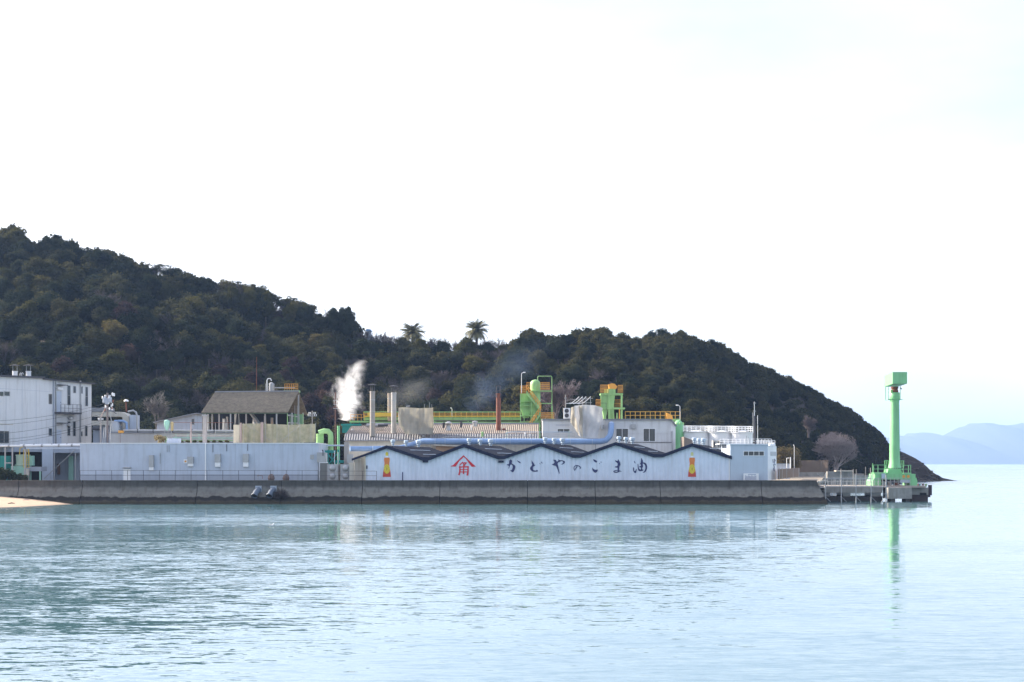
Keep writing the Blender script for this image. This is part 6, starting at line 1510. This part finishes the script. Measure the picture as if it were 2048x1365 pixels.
o = bpy.data.objects.new('foliage', np_mesh('foliage', V - np.array(t_.location), Q, [leaf_mat('dry_ivy', (.09, .065, .04), (.17, .14, .07), (.26, .20, .12), .2, .6)])); COL.objects.link(o); o.parent = t_
for px in (1562, 1578, 1594): M().ptube([(px, 950, 320), (px, 902, 320)], .5, 5).build('post', conpole, t_)
M().fbox(Fr(320.5), 1553, 921, 1600, 922, 0, .1).build('rail', conpole, t_)
# big leafless cherry tree
def bare_tree(px, pyb, Y, h, wpx, seed, label, mt, stems=3, lv=6, name='bare_tree', spread=.62, rmin=.03, r0=.20, len0=.26, kid=3, dome=False):
    V, Q = branch_mesh(seed, h, spread, lv, kid, r0, len0, rmin, nstems=stems, up=.35)
    wr = np.percentile(V[:, 0], 99) - np.percentile(V[:, 0], 1); hr = np.percentile(V[:, 2], 99.5)
    V[:, 2] *= h / hr; V[:, :2] *= (wpx / FPX * Y) / wr; V[:, 0] -= np.median(V[:, 0]) * np.clip(V[:, 2:3][:, 0] / h, 0, 1)
    if dome:
        cc = np.array([0, 0, h * .52]); rad = np.array([wpx / FPX * Y * .5, wpx / FPX * Y * .5, h * .47]); up_ = V[:, 2] > h * .22; q = (V - cc) / rad; n_ = np.linalg.norm(q, axis=1); k_ = np.where(up_ & (n_ > .8), (.8 + .2 * np.tanh((n_ - .8) / .35)) / np.maximum(n_, 1e-6), 1.0); V = cc + q * rad * k_[:, None]
    t = T(name, label, 'tree', P(px, pyb, Y)); o = bpy.data.objects.new('branches', np_mesh('branches', V, Q, [mt])); COL.objects.link(o); o.parent = t; return t
bare_tree(1670, 946, 400, 12.2, 100, 3, 'wide leafless cherry tree with pinkish grey branches on the spit', palebark, 4, 5, spread=.72, rmin=.024, r0=.17, kid=4, dome=True)
bare_tree(1618, 872, 365, 5.0, 24, 9, 'small pale leafless tree on the dark slope above the spit', mat('dim_pink_twigs', (.12, .09, .09)), 2, 6)
bare_tree(315, 862, 278, 7.4, 52, 15, 'leafless grey tree beside the small blue-grey shed', mat('grey_twigs', (.09, .082, .08)), 2, 5)
bare_tree(1112, 860, 290, 9.5, 75, 16, 'leafless purplish tree behind the green stair tower', mat('mauve_twigs', (.13, .10, .11)), 2, 6)
t_ = T('spit_wall', 'grey concrete revetment wall under the bare cherry tree', 'wall', P(1680, 955, 300))
M().fbox(Fr(330), 1655, 943.5, 1706, 975, 0, 1.5, zb=-1).build('wall_face', concrete, t_); M().fbox(Fr(329.8), 1672, 941.2, 1706, 943.6, .2, 2).build('coping', mat('pale_coping', (.5, .45, .38)), t_)  # coping in a paler, warmer tone than the wall face
M().fbox(Fr(345), 1706, 951, 1745, 980, 0, 1.5, zb=-1).build('low_face', concrete, t_)
for k, (px, Y, lab) in enumerate(((23, 190, 'small dark piece of driftwood on the sunlit sand'), (53, 203, 'pale scrap lying on the sand under the wall'))):
    x = X_(px, Y); zz = 0.62 if k == 0 else .75; o = M().tube([(x - .5, Y, zz), (x, Y + .05, zz + .08), (x + .45, Y, zz + .02)], [.05, .09, .04], 6).build('driftwood', bark if k == 0 else palebark, org=(x, Y, zz)); tag(o, lab, 'driftwood')
# stones at the wall end
for k in range(14):
    px, py = 1622 + (k * 37 % 30), 958 - (k * 13 % 8); Y = 216 + (k * 7 % 30); R = .35 + .05 * (k % 5); p = P(px, py, Y); V, Q = blob((0, 0, 0), R, np.random.RandomState(k), 7, 5)
    o = bpy.data.objects.new('boulder', np_mesh('boulder', V * np.array([1.3, 1, .7]), Q, [concrete])); COL.objects.link(o); o.location = (p[0], Y, GZ + .15); tag(o, 'dark grey boulder in the heap at the sea wall end', 'boulder', 'boulders at the wall end')

# ------------------------------------------------------------------ jetty, walkway, crane
YJ = 224.0; jm = mat('jetty_concrete', (.33, .32, .30), .95, var=.35, dirt=.5, bump=.4)
t_ = T('jetty', 'concrete jetty on piles with openings above the waterline', 'jetty', P(1700, 1004, YJ + 3))
Zd = Z_(974.5, YJ); zl = Z_(987, YJ)
M().fbox(Fr(YJ), 1648, 976, 1765, 986, 0, 6).build('deck_beam', jm, t_)
M().fbox(Fr(YJ), 1640, 971.8, 1852, 975.7, .0, 6.1).build('deck', mat('jetty_deck', (.42, .36, .32), .9, dirt=.3), t_)
M().fbox(Fr(YJ + 2.2), 1640, 975.8, 1760, 1010, 0, .6, zb=-1).hexa if 0 else None
m = M()
for (x0, x1) in ((1636, 1660), (1686, 1701), (1743, 1762)): m.fbox(Fr(YJ + .4), x0, 985, x1, 1010, 0, 4.5, zb=-1.5)
m.build('pier', jm, t_)
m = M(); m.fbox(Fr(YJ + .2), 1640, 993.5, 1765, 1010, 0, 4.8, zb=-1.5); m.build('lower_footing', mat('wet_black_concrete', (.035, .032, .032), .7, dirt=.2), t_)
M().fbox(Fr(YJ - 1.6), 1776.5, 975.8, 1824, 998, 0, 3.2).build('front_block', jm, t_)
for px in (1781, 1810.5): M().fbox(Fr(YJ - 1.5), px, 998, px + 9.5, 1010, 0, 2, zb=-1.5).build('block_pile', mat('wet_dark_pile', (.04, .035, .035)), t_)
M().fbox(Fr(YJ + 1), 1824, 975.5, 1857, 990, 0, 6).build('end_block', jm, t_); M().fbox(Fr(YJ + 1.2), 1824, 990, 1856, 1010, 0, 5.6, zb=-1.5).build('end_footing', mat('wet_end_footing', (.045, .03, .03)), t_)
M().fbox(Fr(YJ + .9), 1840, 986, 1853, 990.5, 0, .3).build('opening', darkin, t_)
for k, px in enumerate((1858.5, 1861.5)):
    q = P(px, 985, YJ + 1.5 + k); o = M().ptube([(px, 995 - 4 * k, YJ + 1.5 + k), (px, 970.5, YJ + 1.5 + k)], 2.4, 10).build('fender', mat('black_rubber', (.03, .015, .03)), org=q); tag(o, ('black rubber fender on the jetty head, inner one', 'black rubber fender on the jetty head, outermost one')[k], 'fender', 'jetty fenders')
for k, (px, mt_) in enumerate(((1835, red), (1839, teal), (1846, rust), (1852, green))):
    q = P(px, 974, YJ + 2.5); r = T('bollard', ('red bollard at the crane foot', 'small teal bollard on the jetty head', 'rusty brown bollard on the jetty head', 'green bollard at the jetty end')[k], 'bollard', (q[0], q[1], Zd), 'jetty bollards')
    M().lathe((q[0], q[1], Zd), [(.16, 0), (.13, .25), (.22, .33), (.22, .42), (.05, .46)], 10).build('bollard_post', mt_, r)
# deck railings
def rl(label, x0, x1, pyf, Y, n, mt=steel, h=1.2, nr=2, r=.03): return railing('railing', label, [P(x0, pyf, Y), P(x1, pyf, Y)], h, n, mt, nr=nr, r=r)
rl('pale railing along the near edge of the jetty deck', 1655, 1820, 971.8, YJ + .3, 22)
rl('pale railing along the far edge of the jetty deck', 1655, 1760, 971.5, YJ + 5.8, 9, h=1.35)
t_ = T('walkway_scaffold', 'slender steel pile walkway standing in the water before the jetty', 'walkway', P(1700, 1006, 219))
YS = 219.5
for px in (1651, 1682.5, 1712, 1742, 1772): M().box(X_(px, YS) - .07, YS - .07, -1.2, X_(px, YS) + .07, YS + .07, Z_(950 if px != 1651 else 946, YS)).build('pile', steel, t_)
for px in (1682, 1706.5, 1712.5, 1731, 1741): M().ptube([(px, 975, YS + 3), (px, 934 + (px % 3) * 2, YS + 3)], .7 if px in (1682, 1741, 1706.5) else .4, 6).build('tall_post', conpole, t_)
for (x0, x1, py) in ((1651, 1776, 974), (1640, 1776, 988.5), (1651, 1742, 957.6), (1651, 1776, 958.5)): M().ptube([(x0, py, YS), (x1, py, YS)], .45, 5).build('rail', steel, t_)
for (a, c_) in (((1651, 994), (1661, 1004)), ((1682.5, 994), (1693, 1004)), ((1712, 994), (1722, 1004)), ((1742, 994), (1753, 1005)), ((1772, 994), (1762, 1005)), ((1630, 958), (1652, 972)), ((1634, 948), (1650, 958)), ((1640, 988), (1640, 958))):
    M().ptube([(*a, YS), (*c_, YS)], .45, 5).build('brace', steel, t_)
for py in (964, 970, 976, 982): M().ptube([(1636 + (py - 964) * .2, py, YS - 1), (1651, py, YS)], .35, 5).build('ladder_rung', steel, t_)
for k, px in enumerate(range(1657, 1776, 9)): M().ptube([(px, 974, YS), (px, 962, YS)], .3, 5).build('baluster', steel, t_)
M().fbox(Fr(YS), 1651, 973.4, 1776, 975.0, .0, 1.2).build('plank', mat('walkway_grating', (.3, .3, .3)), t_)

# crane
YCr = 227.0; cx0 = X_(1790, YCr)
t_ = T('dock_crane', 'tall mint green column crane with a box head on the jetty', 'crane', (cx0, YCr, Zd))
def cz(py): return Z_(py, YCr)
def cr(w): return w / 2 / FPX * YCr
col = M(); xs = X_(1789.3, YCr)
col.lathe((xs, YCr, cz(938)), [(cr(27), 0), (cr(21), cz(925) - cz(938)), (cr(20.5), cz(915) - cz(938)), (cr(18.2), cz(802) - cz(938)), (cr(18.2), cz(800) - cz(938))], 40); col.build('column', craneg, t_, smooth=True)
M().lathe((xs, YCr, cz(801)), [(cr(19.5), 0), (cr(21), .1), (cr(21), cz(787) - cz(801)), (cr(19), cz(785.5) - cz(801))], 32).build('collar', craneg, t_, smooth=True)
m = M()
for k in range(24):
    a = k * math.pi / 12; m.box(xs + cr(28) * math.cos(a) - .05, YCr + cr(28) * math.sin(a) - .05, cz(938.5), xs + cr(28) * math.cos(a) + .05, YCr + cr(28) * math.sin(a) + .05, cz(936.2))
m.build('flange_bolts', darksteel, t_); M().lathe((xs, YCr, cz(939.5)), [(cr(31), 0), (cr(31), .12)], 32).build('flange', craneg, t_)
m = M(); m.lathe((xs, YCr, cz(785.5)), [(cr(14), 0), (cr(15), .2), (cr(12), .5), (cr(16), .8), (cr(14), cz(776) - cz(785.5)), (cr(14), cz(774) - cz(785.5))], 16); m.build('slew_gear', rust, t_)
M().fbox(Fr(YCr - .6), 1782, 780, 1786, 786, 0, .5).build('slew_motor', green, t_); M().ptube([(1801, 776, YCr - .5), (1803.5, 779, YCr - .5)], 1.0, 6).build('lamp', darksteel, t_)
# head box: deep box seen on its corner, long side running away to one side
hb = M(); y0h, y1h = YCr - 3.2, YCr + 6.0
c1 = (X_(1785.5, y0h), y0h); c2 = (X_(1814.3, y0h), y0h); zb_, zt_ = Z_(767.8, y0h), Z_(744.5, y0h)
shx = X_(1768.5, y1h) - c1[0]
hb.hexa([(c1[0], c1[1], zb_), (c2[0], c2[1], zb_), (c2[0] + shx, y1h, zb_), (c1[0] + shx, y1h, zb_), (c1[0], c1[1], zt_), (c2[0], c2[1], zt_), (c2[0] + shx, y1h, zt_), (c1[0] + shx, y1h, zt_)])
hb.build('head_box', craneg, t_)
m = M()
for (x0, x1) in ((1776.3, 1777.2), (1800, 1801)): m.fbox(Fr(YCr - 1.6), x0, 773, x1, 800.5, .05, .05)
m.tube([(X_(1776.3, YCr - 1.6), YCr - 1.6, cz(800)), (X_(1801, YCr - 1.6), YCr - 1.6, cz(800))], .07, 6)
for (x0) in (1776.5, 1800.3): m.tube([(X_(x0, YCr), YCr - 1.6, cz(800)), (X_(x0, YCr), YCr + 1.6, cz(800)), (X_(x0, YCr), YCr + 1.6, cz(772))], .06, 5)
m.build('service_cage', craneg, t_)
m = M(); m.fpoly(Fr(YCr - 1.2), [(1776.5, 938.8), (1801.5, 938.8), (1805, 948.4), (1775, 948.4)], 0, 2.4); m.build('pedestal', craneg, t_)
M().fbox(Fr(YCr - 1.8), 1750, 948.4, 1831, 959.5, 0, 3.8).build('base_beam', craneg, t_)
for (x0, x1, a, c_) in ((1745.5, 1762, 1748.5, 1758), (1820, 1834.5, 1822.5, 1831.5)):
    m = M(); m.fpoly(Fr(YCr - 1.9), [(a + 1, 956), (c_ + 1, 956), (x1, 963), (x1, 971.6), (x0, 971.6), (x0, 963)], .1, 4.2); m.build('leg', craneg, t_)
for (x0, x1, y) in ((1748, 1775, 945.5), (1806, 1822.5, 946)):
    M().fbox(Fr(YCr - 1.8), x0, y, x1, y + 2.3, .1, 1.6).build('platform', craneg, t_)
def crail(x0, x1, y0, y1, Y, posts):
    m = M()
    for px in posts: m.fbox(Fr(Y), px - .45, y0, px + .45, y1, .04, .04)
    for py in (y0, (y0 + y1) / 2): m.fbox(Fr(Y), x0, py, x1, py + .9, .06, .02)
    m.build('guard_rail', craneg, t_)
crail(1747, 1772, 930, 946, YCr - 1.8, (1747.5, 1756, 1771.5)); crail(1806, 1822, 930.5, 946, YCr - 1.8, (1806.5, 1817, 1821.5))
crail(1769, 1777, 921.2, 948, YCr + .4, (1769.5, 1772.5, 1776.5)); crail(1800, 1808, 921.2, 935, YCr + .4, (1800.5, 1804, 1807.5))
M().fbox(Fr(YCr - 1.8), 1744.6, 927, 1745.6, 962, .1, .0).build('ladder', craneg, t_)
M().fbox(Fr(YCr - 1.9), 1762.8, 947.5, 1769.5, 957.5, .15, 0).build('control_box', paleblue, t_)
for px in (1807.5, 1816.5):
    q = P(px, 953.3, YCr - 1.84); m = M(); m.lathe((0, 0, 0), [(.24, 0), (.24, .03)], 16); m.v = [(q[0] + v[0], q[1] - v[2], q[2] + v[1]) for v in m.v]; m.build('warning_disc', orange, t_)
M().fbox(Fr(YCr - 1.7), 1800, 959.6, 1822, 966, 0, 2).build('winch', bluewhite, t_)
for k, (x0, w_, lab) in enumerate(((1766, 6, 'grey pump beside the crane leg'), (1776, 7, 'stacked pallets of timber under the crane'), (1790, 9, 'grey drum winch under the crane beam'))):
    r = T('deck_machine', lab, 'machine', P(x0, 971.8, YJ + 2), 'gear under the crane'); M().fbox(Fr(YJ + 2), x0, 964 + k, x0 + w_, 971.8, 0, .9).build('casing', (steel, palebark, rust)[k], r); M().fbox(Fr(YJ + 2), x0 + 1, 962.5 + k, x0 + w_ - 2, 964.0 + k, -.2, .6).build('top_plate', steel, r)
# lamp on the rocky point, hut on the ridge, gull on the water
q = P(1801.5, 906, 483); r = T('beacon_post', 'tiny lamp post on the brow of the rocky point', 'lamp', q); M().ptube([(1801.5, 907, 483), (1801.5, 897, 483), (1800, 896, 483)], .3, 5).build('post', darksteel, r)
t_ = T('hilltop_hut', 'tiny hut with a pale blue roof among the bare trees on the crest', 'hut', P(738, 664, 424)); M().fbox(Fr(424), 733, 662, 741, 690, 0, 3).build('wall', plinth, t_); m = M(); m.fpoly(Fr(424), [(731, 662), (733, 658.5), (741, 659), (743.5, 662.5)], .3, 3.5); m.build('roof', bluepipe, t_)
gp = (X_(543, 135), 135.0, 0.0); t_ = T('gull', 'white gull floating on the water before the outfall pipes', 'bird', gp)
m = M(); m.tube([(gp[0] - .24, 135, .16), (gp[0] - .12, 135, .09), (gp[0] + .02, 135, .08), (gp[0] + .14, 135, .12), (gp[0] + .18, 135, .22), (gp[0] + .21, 135, .27), (gp[0] + .25, 135, .26)], [.02, .08, .11, .085, .05, .05, .02], 10); m.build('body', white2, t_, smooth=True)
m = M(); m.tube([(gp[0] - .25, 135, .17), (gp[0] - .08, 134.95, .14), (gp[0] + .06, 134.93, .13)], [.015, .06, .03], 8); m.tube([(gp[0] - .25, 135, .17), (gp[0] - .08, 135.05, .14), (gp[0] + .06, 135.07, .13)], [.015, .06, .03], 8); m.build('wings', steel, t_)
M().tube([(gp[0] + .24, 135, .26), (gp[0] + .31, 135, .245)], [.015, .004], 6).build('beak', yellow, t_)

# ------------------------------------------------------------------ steam and smoke
def plume(name, label, path, radii, col, dens, thr, nscale, Y, kind='stuff', aniso=0.3, cat_='smoke', det=6):
    """domain: a loft round the path; inside, noise-broken density fading to the loft's skin"""
    pts = [Vector(P(a, b_, Y)) for a, b_ in path]; R = [r_ / FPX * Y for r_ in radii]
    m = M(); m.tube(pts, [r_ * 1.25 for r_ in R], 18)
    o = m.build(name, bpy.data.materials.new(name), org=tuple(pts[0])); mt = o.data.materials[0]; mt.use_nodes = True; t = mt.node_tree; N = t.nodes; l = t.links.new; N.clear()
    out = N.new('ShaderNodeOutputMaterial'); v = N.new('ShaderNodeVolumePrincipled'); l(v.outputs[0], out.inputs['Volume'])
    v.inputs['Color'].default_value = (*col, 1); v.inputs['Anisotropy'].default_value = aniso
    g = N.new('ShaderNodeNewGeometry'); s = N.new('ShaderNodeSeparateXYZ'); l(g.outputs['Position'], s.inputs[0])
    z0, z1 = pts[0].z, pts[-1].z
    mr = N.new('ShaderNodeMapRange'); mr.inputs['From Min'].default_value = z0; mr.inputs['From Max'].default_value = z1; l(s.outputs['Z'], mr.inputs['Value'])
    def curve(vals, lo, hi):
        c = N.new('ShaderNodeFloatCurve'); cu = c.mapping.curves[0]; fr_ = [(p.z - z0) / (z1 - z0) for p in pts]
        cu.points[0].location = (0, (vals[0] - lo) / (hi - lo)); cu.points[1].location = (1, (vals[-1] - lo) / (hi - lo))
        for f_, val in list(zip(fr_, vals))[1:-1]: cu.points.new(f_, (val - lo) / (hi - lo))
        c.mapping.update(); l(mr.outputs[0], c.inputs['Value'])
        q = N.new('ShaderNodeMapRange'); q.inputs['To Min'].default_value = lo; q.inputs['To Max'].default_value = hi; l(c.outputs[0], q.inputs['Value']); return q.outputs[0]
    xl = [p.x for p in pts]; cxn = curve(xl, min(xl) - 1, max(xl) + 1); crn = curve(R, 0, max(R) * 1.1)
    def mm(op, a, b_=None, cl=False):
        q = N.new('ShaderNodeMath'); q.operation = op; q.use_clamp = cl
        for i, e in enumerate((a, b_)):
            if e is None: continue
            if isinstance(e, (int, float)): q.inputs[i].default_value = e
            else: l(e, q.inputs[i])
        return q.outputs[0]
    dx = mm('SUBTRACT', s.outputs['X'], cxn); dy = mm('SUBTRACT', s.outputs['Y'], float(Y)); d = mm('SQRT', mm('ADD', mm('MULTIPLY', dx, dx), mm('MULTIPLY', dy, dy)))
    fall = mm('SUBTRACT', 1.0, mm('DIVIDE', d, crn))
    n = N.new('ShaderNodeTexNoise'); n.inputs['Scale'].default_value = nscale; n.inputs['Detail'].default_value = det; n.inputs['Roughness'].default_value = .6; n.inputs['Distortion'].default_value = .6
    l(g.outputs['Position'], n.inputs['Vector'])
    top = mm('SUBTRACT', 1.0, mm('POWER', mr.outputs[0], 3.0))
    base_ = mm('ADD', mm('MULTIPLY', fall, .95), mm('MULTIPLY', mm('SUBTRACT', n.outputs['Fac'], .5), 3.2))
    dn = mm('MULTIPLY', mm('MULTIPLY', mm('SUBTRACT', base_, thr), dens, True if 0 else False), top)
    l(mm('MAXIMUM', dn, 0.0), v.inputs['Density'])
    o['kind'] = kind; tag(o, label, cat_)
    return o
plume('steam_plume', 'dense white steam plume rising behind the brown utility pole', [(692, 842), (696, 820), (700, 800), (697, 778), (700, 755), (712, 738), (728, 718)], [24, 36, 42, 40, 36, 30, 22], (.97, .98, 1), .75, .34, .36, 272, cat_='steam', det=9)
plume('blue_smoke', 'thin bluish smoke drifting up from the rusty chimney across the hill', [(940, 824), (965, 800), (995, 770), (1030, 735), (1062, 700), (1090, 675)], [26, 42, 56, 66, 62, 45], (.45, .62, .95), .014, .15, .10, 283)
plume('grey_smoke', 'faint grey smoke haze behind the pair of pale chimneys', [(792, 830), (800, 805), (815, 785), (840, 765), (870, 750)], [30, 44, 52, 48, 36], (.85, .88, .9), .02, .15, .12, 283)

# ------------------------------------------------------------------ the air over the strait
m = M(); m.box(-15500, -90, -7, 15500, 16000, 420)
hz = m.build('haze', bpy.data.materials.new('haze'), kind='stuff'); mt = hz.data.materials[0]; mt.use_nodes = True; N = mt.node_tree.nodes; N.clear()
out = N.new('ShaderNodeOutputMaterial'); v = N.new('ShaderNodeVolumePrincipled'); v.inputs['Color'].default_value = (.40, .60, 1.0, 1); v.inputs['Density'].default_value = 0.000072; v.inputs['Anisotropy'].default_value = 0.2
mt.node_tree.links.new(v.outputs[0], out.inputs['Volume'])
